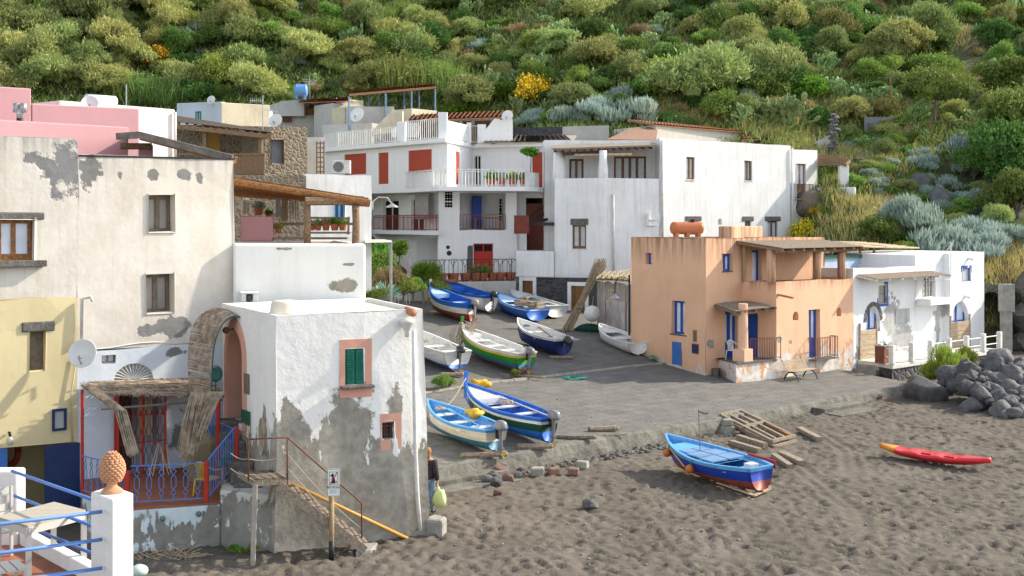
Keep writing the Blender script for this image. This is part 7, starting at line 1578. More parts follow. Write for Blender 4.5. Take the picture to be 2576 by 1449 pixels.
m_rock = M('boulder_grey', (.075, .076, .082), (.15, .145, .135), .75, 2.2, bump=.8, bd=.05, rnd=.6, lo=.4, hi=.7); m_rockr = M('boulder_red', (.20, .10, .08), (.13, .09, .085), .8, 2.2, bump=.8, bd=.05, rnd=.4)
def rockmesh(k, jit=.35, cut=True):
 m = MB(); m.ball((0, 0, 0), 1, 22, 14, jit=jit); r = random.Random(k); pl = [(Vector((r.gauss(0, 1), r.gauss(0, 1), r.gauss(0, .8))).normalized(), r.uniform(.62, .9)) for _ in range(12)]
 for p in m.v:
  for nn, d in (pl if cut else ()):
   e = p.dot(nn)-d
   if e > 0: p -= nn*e*.85
 return m
rocks = []
for k in range(7): o = rockmesh(k, .34, k != 1).build('boulder', [m_rock, m_rockr][k == 5], None, smooth=True); rocks.append(o)
used_r = [False]*7
def rock(P, s, label, group=None, kind=None, cat='boulder'):
 k = kind if kind is not None else random.randrange(7)
 o = rocks[k] if not used_r[k] else rocks[k].copy()
 if used_r[k]: COL.objects.link(o)
 used_r[k] = True; o.location = P; o.rotation_euler = (random.uniform(-.4, .4), random.uniform(-.4, .4), random.random()*6.28); o.scale = (s, s*random.uniform(.7, .95), s*random.uniform(.6, .85))
 for key in ('group', 'label'):
  if key in o: del o[key]
 return tag(o, label, cat, group)
for px, py, s, kd, lb in ((2330, 1006, 1.05, 4, 'largest pale grey boulder standing on the sand at the foot of the pile'), (2444, 1033, .62, 6, 'pale pointed boulder lying in front of the pile'), (2462, 990, .82, 4, 'big brownish boulder in the lower part of the pile'), (2375, 993, .55, 6, 'grey boulder wedged right of the largest one'),
                          (2210, 1004, .26, 5, 'small dark stone alone on the sand near the boulder pile'), (1487, 1277, .28, 4, 'dark pointed stone alone on the near sand'), (2290, 985, .5, 4, 'flat sand coloured boulder behind the largest one')):
 q = hit(px, py, sand_z); rock(q+V(0, 0, s*.25), s, lb, kind=kd)
rs = random.Random(3)
for row in range(12):
 py = 1046-row*12.5; px = (2530, 2520, 2510, 2490, 2470, 2430, 2400, 2380, 2370, 2395, 2430, 2475)[row]
 while px < 2650:
  Yb = hit(px, 1050-max(0, 2450-px)*.25, sand_z).y; Y = Yb+row*.42+rs.uniform(-.15, .15); q = W(px, py+rs.uniform(-5, 5), Y); s = rs.choice((.2, .26, .32, .38, .46, .58))*rs.uniform(.9, 1.1)
  rock(q, s, 'smooth dark boulder in the pile beside the seafront platform', 'boulders piled beside the seafront platform', kind=rs.choice((0, 1, 2, 3, 4, 6, 0, 2, 3, 4, 6, 1, 5))); px += s*62+rs.uniform(-3, 5)
for i, (px, py, s, k, lb) in enumerate(((1240, 1208, .26, 0, 'grey'), (1258, 1196, .27, 5, 'reddish'), (1276, 1212, .24, 5, 'reddish'), (1248, 1222, .22, 1, 'grey'), (1225, 1215, .22, 2, 'grey'), (1270, 1190, .22, 3, 'grey'), (1253, 1246, .17, 5, 'reddish'), (1300, 1205, .18, 6, 'grey'))):
 q = hit(px, py, sand_z); rock(q+V(0, 0, s*.45), s, lb+' rounded stone in the heap beside the concrete steps', lb+' stones by the concrete steps', kind=k, cat='stone')
m_brn = M('brown_block', (.24, .15, .11), (.17, .12, .09), .95, 5, bump=.8, bd=.03, kind='world')
for px, py, lb, mt, s in ((1352, 1190, 'pale square block farthest left in the row of blocks below the slipway edge', m_concrete, .34), (1393, 1188, 'rough brown block second in the row below the slipway edge', m_brn, .3), (1443, 1188, 'reddish brown block third in the row below the slipway edge', m_brn, .28), (1465, 1172, 'pale grey block farthest right in the row below the slipway edge', m_concrete, .32)):
 q = hit(px, py+6, sand_z); m = MB(); m.box(q+V(0, 0, s*.35), (s*1.2, s, s*.8), rz=random.uniform(-.4, .4)); one('stone_block', m, mt, lb, 'stone block', bevel=.05)
for px, py, s, k, lb in ((2600, 800, 1.5, 4, 'dark cliff rock beside the unfinished column'), (2620, 720, 1.6, 6, 'upper dark cliff rock at the right edge'), (2575, 860, .7, 3, 'dark rock at the foot of the cliff')):
 o = rockmesh(k, .4); q = W(px, py, 66.5); o.v = [q+p*s for p in o.v]; one('boulder', o, m_basalt, lb, 'boulder')
for b_, p, nm, lb, c, h, r in ((B9, (.95, .1, .34), 'bucket', 'white bucket in the stern of the cream boat', (.75, .75, .73), .26, .15), (B1, (1.7, .2, .34), 'bucket', 'grey bucket in the white dinghy behind the beach house', (.3, .32, .34), .28, .15), (B2, (1.0, .3, .42), 'fuel_can', 'red fuel can in the stern of the green fishing boat', (.5, .03, .02), .3, .14), (B10, (.8, .25, .4), 'fuel_can', 'white can in the stern of the striped blue boat', (.7, .7, .66), .28, .13), (B5, (1.2, .2, .45), 'bucket', 'pale bucket in the blue and white boat with red bottom', (.6, .62, .6), .26, .14), (B3, (1.5, -.2, .38), 'bucket', 'orange bucket in the navy dinghy', (.55, .2, .05), .24, .13)):
 q = local(b_[0], p); m = MB(); m.lathe(q, [(r*.8, 0), (r, h*.95), (r*1.08, h), (r*.9, h), (r*.75, .04)] if nm == 'bucket' else [(r, 0), (r*1.05, h*.7), (r*.7, h*.85), (r*.3, h*.9), (r*.3, h*1.1)], 14); one(nm, m, M(nm+'_'+str(int(c[0]*99)), c, None, .45), lb, nm.replace('_', ' '), smooth=False)
coil(local(B9[0], (3.2, 0, .62)), .2, mrope, 'pale rope coil in the bow of the cream boat', n=5, tall=.12); coil(local(B1[0], (3.0, 0, .55)), .22, mrope, 'rope coil in the white dinghy behind the beach house', n=5, tall=.12); coil(local(B3[0], (3.4, 0, .72)), .18, bteal, 'dull blue rope coil in the bow of the navy dinghy', n=5, tall=.1)
def bits(name, lab, cat, region, n, smin, smax, mat, f):
 m = MB()
 for _ in range(n):
  q = hit(*region(), f); s = random.uniform(smin, smax); m.ball(q+V(0, 0, s*.3), (s, s*random.uniform(.5, 1), s*.6), 5, 4, jit=.3)
 o = one(name, m, mat, lab, cat); o['kind'] = 'stuff'
ru = random.uniform
bits('pebbles', 'scattered small pebbles and shell bits on the dark sand', 'pebbles', lambda: (ru(1100, 2560), ru(1200, 1445)), 260, .015, .05, M('pebble_mix', (.30, .29, .27), (.10, .1, .1), .8, 3, kind='world'), sand_z)
bits('edge_rubble', 'line of dark rubble and driftwood scraps along the foot of the slipway edge', 'rubble', lambda: (lambda t: (1300+t*640+ru(-10, 10), 1192-t*120+ru(-5, 7)))(random.random()), 260, .03, .13, m_basalt, sand_z)
bits('slipway_grit', 'grit and small stones scattered on the slipway paving', 'grit', lambda: (ru(1080, 1900), ru(850, 1120)), 260, .012, .035, MATS['pebble_mix'], ground_z)
t = thing('cane_bundle', 'tall bundle of dry canes leaning across the stone wall beside the plank shed', 'canes', hit(1425, 834)); q = hit(1425, 832); e = W(1512, 665, q.y+1.2); m = MB()
for k in range(60): j = V(random.uniform(-.28, .28), random.uniform(-.3, .3), 0); j2 = V(random.uniform(-.32, .32), random.uniform(-.2, .2), random.uniform(-.2, .35)); m.tube([q+j, q.lerp(e, .5)+j*.45+j2*.2, e+j2], .02, 4)
m.build('canes', m_cane, t); m = MB(); c_ = q.lerp(e, .33); m.tube([c_+V(.22*math.cos(a*.6), .2*math.sin(a*.6), 0) for a in range(12)], .02, 4); m.build('tie', m_black, t)
chair(thing('plastic_chair', 'white plastic armchair among the plants at the top of the slipway', 'chair', hit(1008, 768)), hit(1008, 766), R(120), m_plw)
def rope(pts, r, mat, lb, f=None):
 m = MB(); P = pts; n = len(P)-1; m.tube([cr(P, i/(n*8)) for i in range(n*8+1)], r, 5); one('mooring_rope', m, mat, lb, 'rope', smooth=True)
rope([local(B10[0], (5.0, 0, 1.2)), W(1130, 1015, 41.5), W(1085, 1018, 41), W(1060, 1016, 40)], .018, mrope, 'pale rope from the tall blue stem running left behind the beach house')
rope([local(B5[0], (4.6, 0, 1.4)), W(1040, 722, 68), W(1000, 700, 67)], .018, M('pale_blue_rope', (.4, .5, .6), None, .8), 'thin blue rope from the white stem up to the garden')
rope([local(B6[0], (4.5, 0, 1.2)), W(1090, 735, 66), W(1060, 712, 67), W(1045, 695, 67.5)], .03, mropeo, 'orange rope hanging from the garden to the bow with the rope heap')
rope([bx, W(1140, 885, 56), W(1112, 888, 55.5), W(1090, 886, 55)], .02, mrope, 'rope pulled tight from the green boat to the left')
def skin(name, pts, edges, rad, mat, par, root=0, sub=2):
 me = bpy.data.meshes.new(name); me.from_pydata([tuple(p) for p in pts], edges, []); o = bpy.data.objects.new(name, me); COL.objects.link(o); o.parent = par
 s = o.modifiers.new('skin', 'SKIN'); s.use_smooth_shade = True
 sv = me.skin_vertices[0].data if me.skin_vertices else None
 if sv is None:
  bpy.context.view_layer.objects.active = o; bpy.context.view_layer.update(); import bmesh
  bm = bmesh.new(); bm.from_mesh(me); bm.verts.layers.skin.verify(); bm.to_mesh(me); bm.free(); sv = me.skin_vertices[0].data
 for i, r in enumerate(rad): sv[i].radius = (r, r) if not isinstance(r, tuple) else r; sv[i].use_root = (i == root)
 u = o.modifiers.new('sub', 'SUBSURF'); u.levels = sub; u.render_levels = sub; me.materials.append(mat); return o
def person():
 q = hit(1077, 1290, sand_z); t = thing('person', 'person walking away in a dark jacket and jeans, holding a pale green bag', 'person', q, -.35); msk = M('skin', (.50, .28, .19), (.44, .24, .16), .5, bump=.05)
 P = [(0, 0, .93), (0, 0, 1.12), (0, .01, 1.30), (0, 0, 1.43), (0, -.01, 1.50), (0, .02, 1.60), (-.18, 0, 1.38), (-.23, -.02, 1.12), (-.22, .04, .88), (.18, 0, 1.38), (.24, -.03, 1.12), (.26, .02, .87),
         (-.09, 0, .85), (-.10, .05, .48), (-.10, -.06, .09), (-.10, .09, .04), (.09, 0, .85), (.10, .02, .48), (.10, .06, .08), (.10, .20, .04), (.265, .03, .80), (-.225, .06, .80)]
 E = [(0, 1), (1, 2), (2, 3), (3, 4), (4, 5), (3, 6), (6, 7), (7, 8), (3, 9), (9, 10), (10, 11), (0, 12), (12, 13), (13, 14), (14, 15), (0, 16), (16, 17), (17, 18), (18, 19), (11, 20), (8, 21)]
 r = [.13, .12, .14, .09, .05, .095, .06, .045, .035, .06, .045, .035, .085, .055, .04, .035, .085, .055, .04, .035, .03, .03]
 skin('body', P, E, r, msk, t)
 idx = [0, 1, 2, 3, 6, 7, 8, 9, 10, 11]; mp = {a: i for i, a in enumerate(idx)}
 skin('jacket', [P[i] if i not in (0,) else (0, 0, .78) for i in idx], [(mp[a], mp[b_]) for a, b_ in E if a in mp and b_ in mp], [(.20, .15), (.19, .15), (.21, .16), (.12, .11), .10, .082, .068, .10, .082, .068], M('dark_jacket', (.035, .025, .035), (.025, .02, .025), .8, 6, bump=.3), t)
 idx = [0, 12, 13, 14, 16, 17, 18]; mp = {a: i for i, a in enumerate(idx)}
 skin('jeans', [P[i] for i in idx], [(mp[a], mp[b_]) for a, b_ in E if a in mp and b_ in mp], [(.16, .12), .105, .078, .062, .105, .078, .062], M('blue_jeans', (.18, .27, .42), (.13, .2, .33), .85, 8, bump=.3), t)
 for s, y in ((-.1, 0), (.1, .1)): m = MB(); m.ball((s, y+.02, .045), (.05, .14, .055), 12, 8); m.build('shoe', m_black, t, smooth=True, world=False)
 m = MB(); m.ball((0, .0, 1.64), (.095, .115, .125), 16, 10, jit=.15); m.ball((0, -.04, 1.56), (.09, .07, .11), 12, 8, jit=.2); m.build('hair', M('light_brown_hair', (.32, .15, .06), (.22, .10, .04), .7, 30, (1, 1, .2), bump=.5), t, smooth=True, world=False)
 m = MB()
 for s in (-1, 1): m.ball((s*.035, .115, 1.62), .012, 8, 6)
 m.build('eyes', m_black, t, world=False); m = MB(); m.ball((0, .12, 1.59), (.012, .02, .025), 8, 6); m.build('nose', msk, t, world=False, smooth=True)
 for hx, hy in ((.265, .03), (-.225, .06)):
  for k in range(4): m = MB(); m.tube([V(hx, hy-.03+.02*k, .79), V(hx, hy-.03+.021*k, .745-.004*abs(k-1.5)), V(hx-.02*(1 if hx > 0 else -1), hy-.028+.02*k, .72)], [.011, .009, .007], 6); m.build('finger', msk, t, smooth=True, world=False)
  m = MB(); m.tube([V(hx, hy+.03, .81), V(hx-.01, hy+.055, .78), V(hx-.02, hy+.05, .755)], [.012, .010, .008], 6); m.build('thumb', msk, t, smooth=True, world=False)
 R_ = rootmat(t); m = MB(); m.ball((.33, .02, .42), (.19, .11, .26), 16, 12, jit=.35); m.tube([V(.30, .03, .62), V(.27, .03, .74)], [.05, .02], 8); one('carrier_bag', MBw(t, m), M('pale_green_plastic', (.55, .68, .25), (.62, .72, .38), .4, 5, bump=.4), 'pale green plastic bag held by the walking person', 'bag', smooth=True)
person()
RNG = np.random.RandomState(11)
l_olive = leafmat('olive_leaves', (.19, .235, .065), (.33, .365, .13)); l_dark = leafmat('dark_evergreen_leaves', (.05, .105, .025), (.115, .185, .04)); l_green = leafmat('fresh_green_leaves', (.06, .16, .015), (.12, .26, .03))
l_grn2 = leafmat('mid_green_leaves', (.10, .18, .035), (.20, .29, .06)); l_silver = leafmat('silver_leaves', (.22, .30, .26), (.34, .42, .36), rnd=.3); l_broom = leafmat('broom_twigs', (.07, .12, .02), (.12, .16, .03), dry=(.75, .56, .02), dryamt=.44)
l_yel = leafmat('broom_flowers', (.80, .58, .02), (.85, .65, .04), trans=.1); l_cact = leafmat('cactus_skin', (.13, .23, .07), (.25, .34, .13), trans=.0); l_dryg = leafmat('dry_grass', (.42, .34, .13), (.56, .46, .21)); l_grass = leafmat('green_grass', (.12, .19, .03), (.20, .24, .06), dry=(.35, .28, .10))
l_reed = leafmat('tall_reed_leaves', (.12, .20, .04), (.20, .26, .07)); m_bark = M('grey_bark', (.17, .14, .11), (.09, .075, .06), .95, 8, bump=.6)
l_feather = leafmat('feathery_leaves', (.13, .22, .03), (.22, .32, .06))
l_tan = leafmat('dry_flower_heads', (.26, .20, .09), (.34, .27, .13))
def leaves(c, d, ln, wd):
 """vertices and faces of leaf quads from centres, directions, lengths, widths"""
 n = len(c); s = np.cross(d, RNG.normal(size=(n, 3))); s /= np.linalg.norm(s, axis=1)[:, None]+1e-9
 a = c-d*ln[:, None]*.5; e = c+d*ln[:, None]*.5; w = s*wd[:, None]*.5
 v = np.stack([a, c+w, e, c-w], 1).reshape(-1, 3); f = np.arange(4*n).reshape(n, 4); return v, f
def mesh_np(name, parts, mats, smooth=False):
 vs, fs, mi, o = [], [], [], 0
 for v, f, k in parts: vs.append(v); fs += (f+o).tolist() if isinstance(f, np.ndarray) else [[x+o for x in q] for q in f]; mi += [k]*len(f); o += len(v)
 me = bpy.data.meshes.new(name); me.from_pydata(np.concatenate(vs).tolist(), [], fs); [me.materials.append(m) for m in mats]
 me.polygons.foreach_set('material_index', mi); me.update(); return me
def crown(n, R_, lobes, ln, wd, flat=1., spiky=0., up=.2, lift=.0, lobr=(.35, .55)):
 """leaf clumps over many overlapping lobes of unequal size, open between the clumps"""
 cs, rs = [], []
 for i in range(lobes):
  th = RNG.rand()*6.28; ph = RNG.rand()**.7*1.45; r = RNG.uniform(.35, .8)
  cs.append([R_*r*math.cos(th)*math.cos(ph), R_*r*math.sin(th)*math.cos(ph), R_*flat*(r*math.sin(ph)+.12)+lift]); rs.append(R_*RNG.uniform(*lobr))
 cs = np.array(cs); rs = np.array(rs); p = rs**2/np.sum(rs**2); k = RNG.choice(lobes, n, p=p); d = RNG.normal(size=(n, 3)); d[:, 2] = np.where(d[:, 2] < -.2, -d[:, 2]*.6, d[:, 2]); d /= np.linalg.norm(d, axis=1)[:, None]
 rad = rs[k]*RNG.uniform(.62, 1.08, n)*(1+.22*np.sin(d[:, 0]*9+k)*np.sin(d[:, 1]*9+2*k)); c = cs[k]+d*rad[:, None]*np.array([1, 1, flat**.5])
 c[:, 2] = np.maximum(c[:, 2], .02+lift*.5); dirs = d*(.6 if not spiky else .45)+RNG.normal(size=(n, 3))*(.55*(1-spiky)); dirs[:, 2] += up+spiky*1.1; dirs /= np.linalg.norm(dirs, axis=1)[:, None]
 v, f = leaves(c, dirs, ln*RNG.uniform(.6, 1.4, n), wd*RNG.uniform(.7, 1.3, n)); return v, f, cs, rs
def core(cs, rs, k=.40):
 m = MB()
 for c, r in zip(cs, rs): m.ball(c, (r*k, r*k, r*k*.9), 7, 5, jit=.3)
 return np.array([tuple(p) for p in m.v]), m.f
def trunkmesh(h, cs, r=.09):
 m = MB(); m.tube([V(0, 0, -.4), V(.03, 0, h*.5), V(0, .05, h)], [r*1.4, r, r*.8], 7)
 for c in cs[::2]: m.tube([V(0, .05, h*.9), V(c[0]*.5, c[1]*.5, (h+c[2])*.5), V(*c)], [r*.6, r*.4, r*.2], 5)
 me = bpy.data.meshes.new('trunk'); me.from_pydata([tuple(p) for p in m.v], [], m.f); me.materials.append(m_bark); return me
PR = {}
def proto(kind, mats, n, R_, lobes, ln, wd, h=0, flowers=0, **k):
 v, f, cs, rs = crown(n, R_, lobes, ln, wd, lift=h, **k); cv, cf = core(cs, rs); parts = [(v, f, 0), (cv, cf, 0)]
 if flowers: v2, f2, _, _ = crown(flowers, R_*1.02, lobes, .10, .09, lift=h, **k); q = RNG.choice(len(c := v), flowers); base = v[q*1]; v2, f2 = leaves(base+RNG.normal(size=base.shape)*.05+np.array([0, 0, .03]), RNG.normal(size=base.shape)*.5+np.array([0, 0, .7]), np.full(flowers, .13), np.full(flowers, .11)); parts.append((v2, f2, 1))
 PR.setdefault(kind, []).append((mesh_np('crown', parts, mats), trunkmesh(max(h, .25), cs)))
for i in range(5): proto('olive', [l_olive], 7500, 2.2, (9, 22, 30, 18, 26)[i], .24, .07, h=.5, flat=(.85, .7, .95, .6, .8)[i], spiky=.25, lobr=((.35, .55), (.2, .42), (.15, .4), (.25, .5), (.18, .35))[i])
for i in range(3): proto('dark', [l_dark], 6500, 1.9, (12, 22, 28)[i], lobr=((.35, .55), (.2, .42), (.16, .38))[i], ln=.17, wd=.10, h=.2, flat=.8)
for i in range(3): proto('mid', [l_grn2], 6500, 1.8, (12, 22, 28)[i], lobr=((.35, .55), (.2, .42), (.16, .38))[i], spiky=.2, ln=.16, wd=.08, h=.3, flat=.8)
for i in range(2): proto('green', [l_green], 2600, 1.3, 11, .20, .15, h=.3, flat=.85)
for i in range(3): proto('silver', [l_silver], 3000, 1.3, 13, .30, .05, spiky=.72, up=.3, flat=.7, lobr=(.25, .42))
for i in range(2): proto('broom', [l_broom, l_yel], 2800, 1.3, 12, .22, .04, flowers=1200, h=.2, spiky=.3)
for i in range(2): proto('tan', [l_tan], 1800, 1.1, 9, .2, .05, spiky=.4, flat=.7)
proto('bigdark', [l_dark], 15000, 1.9, 34, .12, .075, h=.2, flat=.8, lobr=(.2, .38))
for i in range(2): proto('feather', [l_feather], 3800, 1.2, 16, .20, .03, spiky=.5, up=.4, flat=.95, lobr=(.22, .4))
for i in range(1): proto('umbrella', [l_grn2], 6500, 2.6, 18, .15, .09, h=2.0, flat=.42)
def cactus_mesh():
 m = MB();
 def pad(p, d, s, depth):
  d = d.normalized(); side = d.cross(V(random.gauss(0, 1), random.gauss(0, 1), .1)).normalized(); nn = d.cross(side); Mx = Matrix((side, nn, d)).transposed()
  c = p+d*s*.95; m.ball(c, (s*.62, s*.13, s), 9, 6, mat=Mx)
  if depth > 0:
   for _ in range(random.choice((1, 2, 2, 3))):
    a = random.uniform(-1.0, 1.0); e = c+(d*math.cos(a)+side*math.sin(a)*.62)*s*.92; pad(e, d*math.cos(a)*.7+side*math.sin(a)*.8+V(0, 0, .45)+nn*random.uniform(-.5, .5), s*random.uniform(.75, 1), depth-1)
 for k in range(8): a = random.random()*6.28; r = random.uniform(.05, .45); pad(V(r*math.cos(a), r*math.sin(a), -.1), V(math.cos(a)*.4, math.sin(a)*.4, 1), random.uniform(.2, .27), 4)
 me = bpy.data.meshes.new('pads'); me.from_pydata([tuple(p) for p in m.v], [], m.f); me.polygons.foreach_set('use_smooth', [True]*len(me.polygons)); me.materials.append(l_cact); return me
PR['cactus'] = [(cactus_mesh(), None) for _ in range(4)]
def reed_mesh():
 n = 900; b = RNG.normal(size=(n, 3))*np.array([.6, .6, 0]); hgt = RNG.uniform(.6, 2.6, n); d = RNG.normal(size=(n, 3))*np.array([.30, .30, .0])+np.array([0, 0, 1]); d /= np.linalg.norm(d, axis=1)[:, None]
 v, f = leaves(b+d*hgt[:, None]*.5+np.array([0, 0, RNG.rand()*0]), d, hgt, np.full(n, .05)); c = b+d*hgt[:, None]*RNG.uniform(.3, 1, n)[:, None]; d2 = RNG.normal(size=(n, 3))*np.array([1, 1, .3])+np.array([0, 0, .6]); d2 /= np.linalg.norm(d2, axis=1)[:, None]; v2, f2 = leaves(c, d2, np.full(n, .5), np.full(n, .06))
 return mesh_np('leaves', [(v, f, 0), (v2, f2, 0)], [l_reed])
PR['reed'] = [(reed_mesh(), None) for _ in range(2)]
NAMES = {'olive': 'olive_shrub', 'dark': 'evergreen_shrub', 'mid': 'green_shrub', 'green': 'leafy_shrub', 'silver': 'silver_bush', 'broom': 'broom_bush', 'tan': 'dry_shrub', 'umbrella': 'umbrella_tree', 'cactus': 'prickly_pear', 'bigdark': 'evergreen_tree', 'feather': 'feathery_shrub', 'reed': 'reed_clump'}
CATS = {'olive': 'shrub', 'dark': 'shrub', 'mid': 'shrub', 'green': 'shrub', 'silver': 'bush', 'broom': 'bush', 'tan': 'shrub', 'umbrella': 'tree', 'cactus': 'cactus', 'bigdark': 'tree', 'feather': 'shrub', 'reed': 'reeds'}
LOOK = {'olive': 'olive green shrub with fine leaves', 'dark': 'dark evergreen shrub', 'mid': 'dense mid green shrub', 'green': 'bright green leafy shrub', 'silver': 'silvery blue spiky bush', 'broom': 'broom with yellow flowers', 'tan': 'dry tan shrub', 'cactus': 'prickly pear with flat pads', 'reed': 'clump of tall pale reeds'}
def plant(kind, P, s, label=None, group=None, sz=1.):
 me, tr = random.choice(PR[kind]); o = bpy.data.objects.new(NAMES[kind], None); COL.objects.link(o); o.location = P; o.rotation_euler = (random.uniform(-.22, .22), random.uniform(-.22, .22), random.random()*6.28); o.scale = (s*random.uniform(.85, 1.2), s, s*sz); o.empty_display_size = .1
 a = bpy.data.objects.new('pads' if kind == 'cactus' else 'leaves' if kind == 'reed' else 'crown', me); COL.objects.link(a); a.parent = o
 if tr and P.y < 84 or kind in ('umbrella',): b_ = bpy.data.objects.new('trunk', tr); COL.objects.link(b_); b_.parent = o
 return tag(o, label, CATS[kind], group)
PTS = []
def free(x, y, r): return all((x-a)**2+(y-b_)**2 > (max(r, c)*.0+.55*(r+c))**2 for a, b_, c in PTS)
for kind, px, py, s, lb, sz in [
 ('broom', 1340, 262, 1.3, 'large broom bush covered in yellow flowers above the pale corrugated roof', 1), ('broom', 400, 175, 1.1, 'yellow flowering broom in the scrub above the pink house', 1), ('broom', 2025, 600, .95, 'yellow flowering broom right behind the orange house roof', .8),
 ('broom', 2270, 110, .8, 'small yellow flowering broom high on the right slope', .8), ('broom', 2515, 55, 1.0, 'yellow tinged broom near the top right corner', .8), ('broom', 2055, 540, .5, 'small round yellow green broom on the bank by the brown boulder', .8),
 ('green', 2050, 262, 1.45, 'bright green fig like shrub alone above the right end of the large white house', 1), ('mid', 2185, 215, 1.2, 'round dark green shrub right of the bright fig', 1), ('mid', 2345, 215, 1.5, 'broad round shrub on the right terrace', .9),
 ('olive', 2215, 180, 1.3, 'grey green tree on the right slope beside a bare patch', 1), ('umbrella', 2345, 322, 1.25, 'umbrella shaped tree with thin stems behind the rail fence', 1), ('bigdark', 2535, 500, 1.9, 'very large dark evergreen filling the right edge', 1.35), ('bigdark', 2590, 410, 1.9, 'tall dark evergreen at the far right edge above the silver bushes', 1.4),
 ('bigdark', 2490, 400, 1.2, 'dark evergreen at the upper left of the big evergreen mass', 1.2), ('bigdark', 2560, 545, 1.3, 'lower part of the dark evergreen mass at the right edge', 1.2), ('bigdark', 2450, 450, 1.0, 'dark evergreen left of the big mass, above the rocks', 1.2), ('dark', 2540, 240, 1.7, 'dark rounded tree high on the right edge', 1), ('olive', 2140, 320, 1.1, 'pale leaved fig tree with bare stems above the ruined wall', .9),
 ('silver', 2290, 585, 2.0, 'very large silver bush on the bank behind the orange pergola', 1.0), ('silver', 2385, 640, 1.9, 'wide silver bush behind the straw roof', .8), ('silver', 2480, 650, 1.8, 'silver bush at the right above the seafront house', .8), ('silver', 2440, 600, 1.5, 'silver bush above the straw roof, higher up the bank', .8), ('silver', 2430, 410, 1.6, 'tall silver bush under the dark evergreen', 1.1), ('silver', 2330, 425, 1.1, 'silver bush in the middle of the grassy bank', .9),
 ('silver', 2420, 440, 1.1, 'silver bush growing on the rocks', 1), ('silver', 2385, 475, .9, 'small silver bush hanging on the grey rock', 1), ('silver', 2455, 505, .8, 'small silver bush low on the grey rock', 1), ('silver', 2350, 655, 1.3, 'low silver bush close behind the seafront roof', .8), ('silver', 2550, 620, 1.4, 'silver bush at the right edge above the cliff', .9), ('silver', 2320, 395, .8, 'small silver bush below the rail fence', .9),
 ('silver', 1600, 322, 2.0, 'large silver bush above the tiled roof of the large white house', 1.0), ('silver', 1500, 300, 1.5, 'silver bush left of the largest one', 1), ('silver', 1420, 315, 1.4, 'silver bush above the dark lava stone wall', .9), ('silver', 1345, 315, 1.2, 'silver bush behind the satellite dish', .9), ('silver', 1555, 270, 1.4, 'silver bush upslope of the largest one', 1), ('silver', 1460, 260, 1.3, 'silver bush right of the large broom', 1),
 ('cactus', 1850, 322, 1.1, 'prickly pear behind the tiled roof of the large white house', 1), ('cactus', 1960, 325, 1.5, 'tall prickly pear at the right end of the tiled roofs', 1.1), ('cactus', 1380, 290, 1.1, 'prickly pear in front of the large broom', 1), ('cactus', 2215, 270, 1.2, 'prickly pear with pale pads on the right terrace', 1), ('cactus', 2420, 265, 1.3, 'large prickly pear on the upper right slope', 1),
 ('green', 1160, 292, 1.3, 'bright vine green shrub behind the tiled porch roof', .6), ('green', 1395, 315, .9, 'bright green shrub among the silver bushes', .9), ('green', 1255, 260, 1.2, 'fresh green shrub left of the large broom', .9), ('olive', 1190, 285, 1.3, 'olive shrub right of the tall tiled pergola', 1), ('olive', 925, 232, 1.05, 'round olive shrub behind the tall tiled pergola', 1),
 ('dark', 2220, 610, .9, 'dark green shrub low on the bank behind the blue tank', 1), ('mid', 2150, 480, .8, 'green shrub beside the lava garden wall', .8), ('olive', 2010, 470, .8, 'olive shrub above the side pergola', .8), ('reed', 300, 255, 1.0, 'tall reeds growing behind the white annex roof', 1), ('reed', 365, 262, 1.1, 'pale tipped reeds above the white annex', 1), ('reed', 420, 268, 1.0, 'reed clump right of the white annex', 1),
 ('reed', 1010, 235, 1.5, 'tall wispy reeds above the tiled pergola', 1), ('reed', 1120, 240, 1.3, 'feathery reeds right of the tiled pergola', 1), ('mid', 1680, 250, 1.6, 'large mid green bush above the largest silver bush', 1), ('olive', 1790, 262, 2.0, 'large grey green bush above the tiled roof', 1), ('tan', 2240, 520, 1.0, 'tan dried shrub on the bank', .8), ('tan', 2130, 430, .9, 'dry shrub below the ruined wall', .8)]:
 P = hit(px, py, hill_z, 58); PTS.append((P.x, P.y, s*1.3)); plant(kind, P-V(0, 0, .15), s, lb, None, sz)
random.seed(21); cnt = 0
def zone(px): return ('above the pink house', 'above the tiled pergola', 'above the large white house', 'on the open right slope')[0 if px < 640 else 1 if px < 1330 else 2 if px < 2010 else 3]
tries = 0
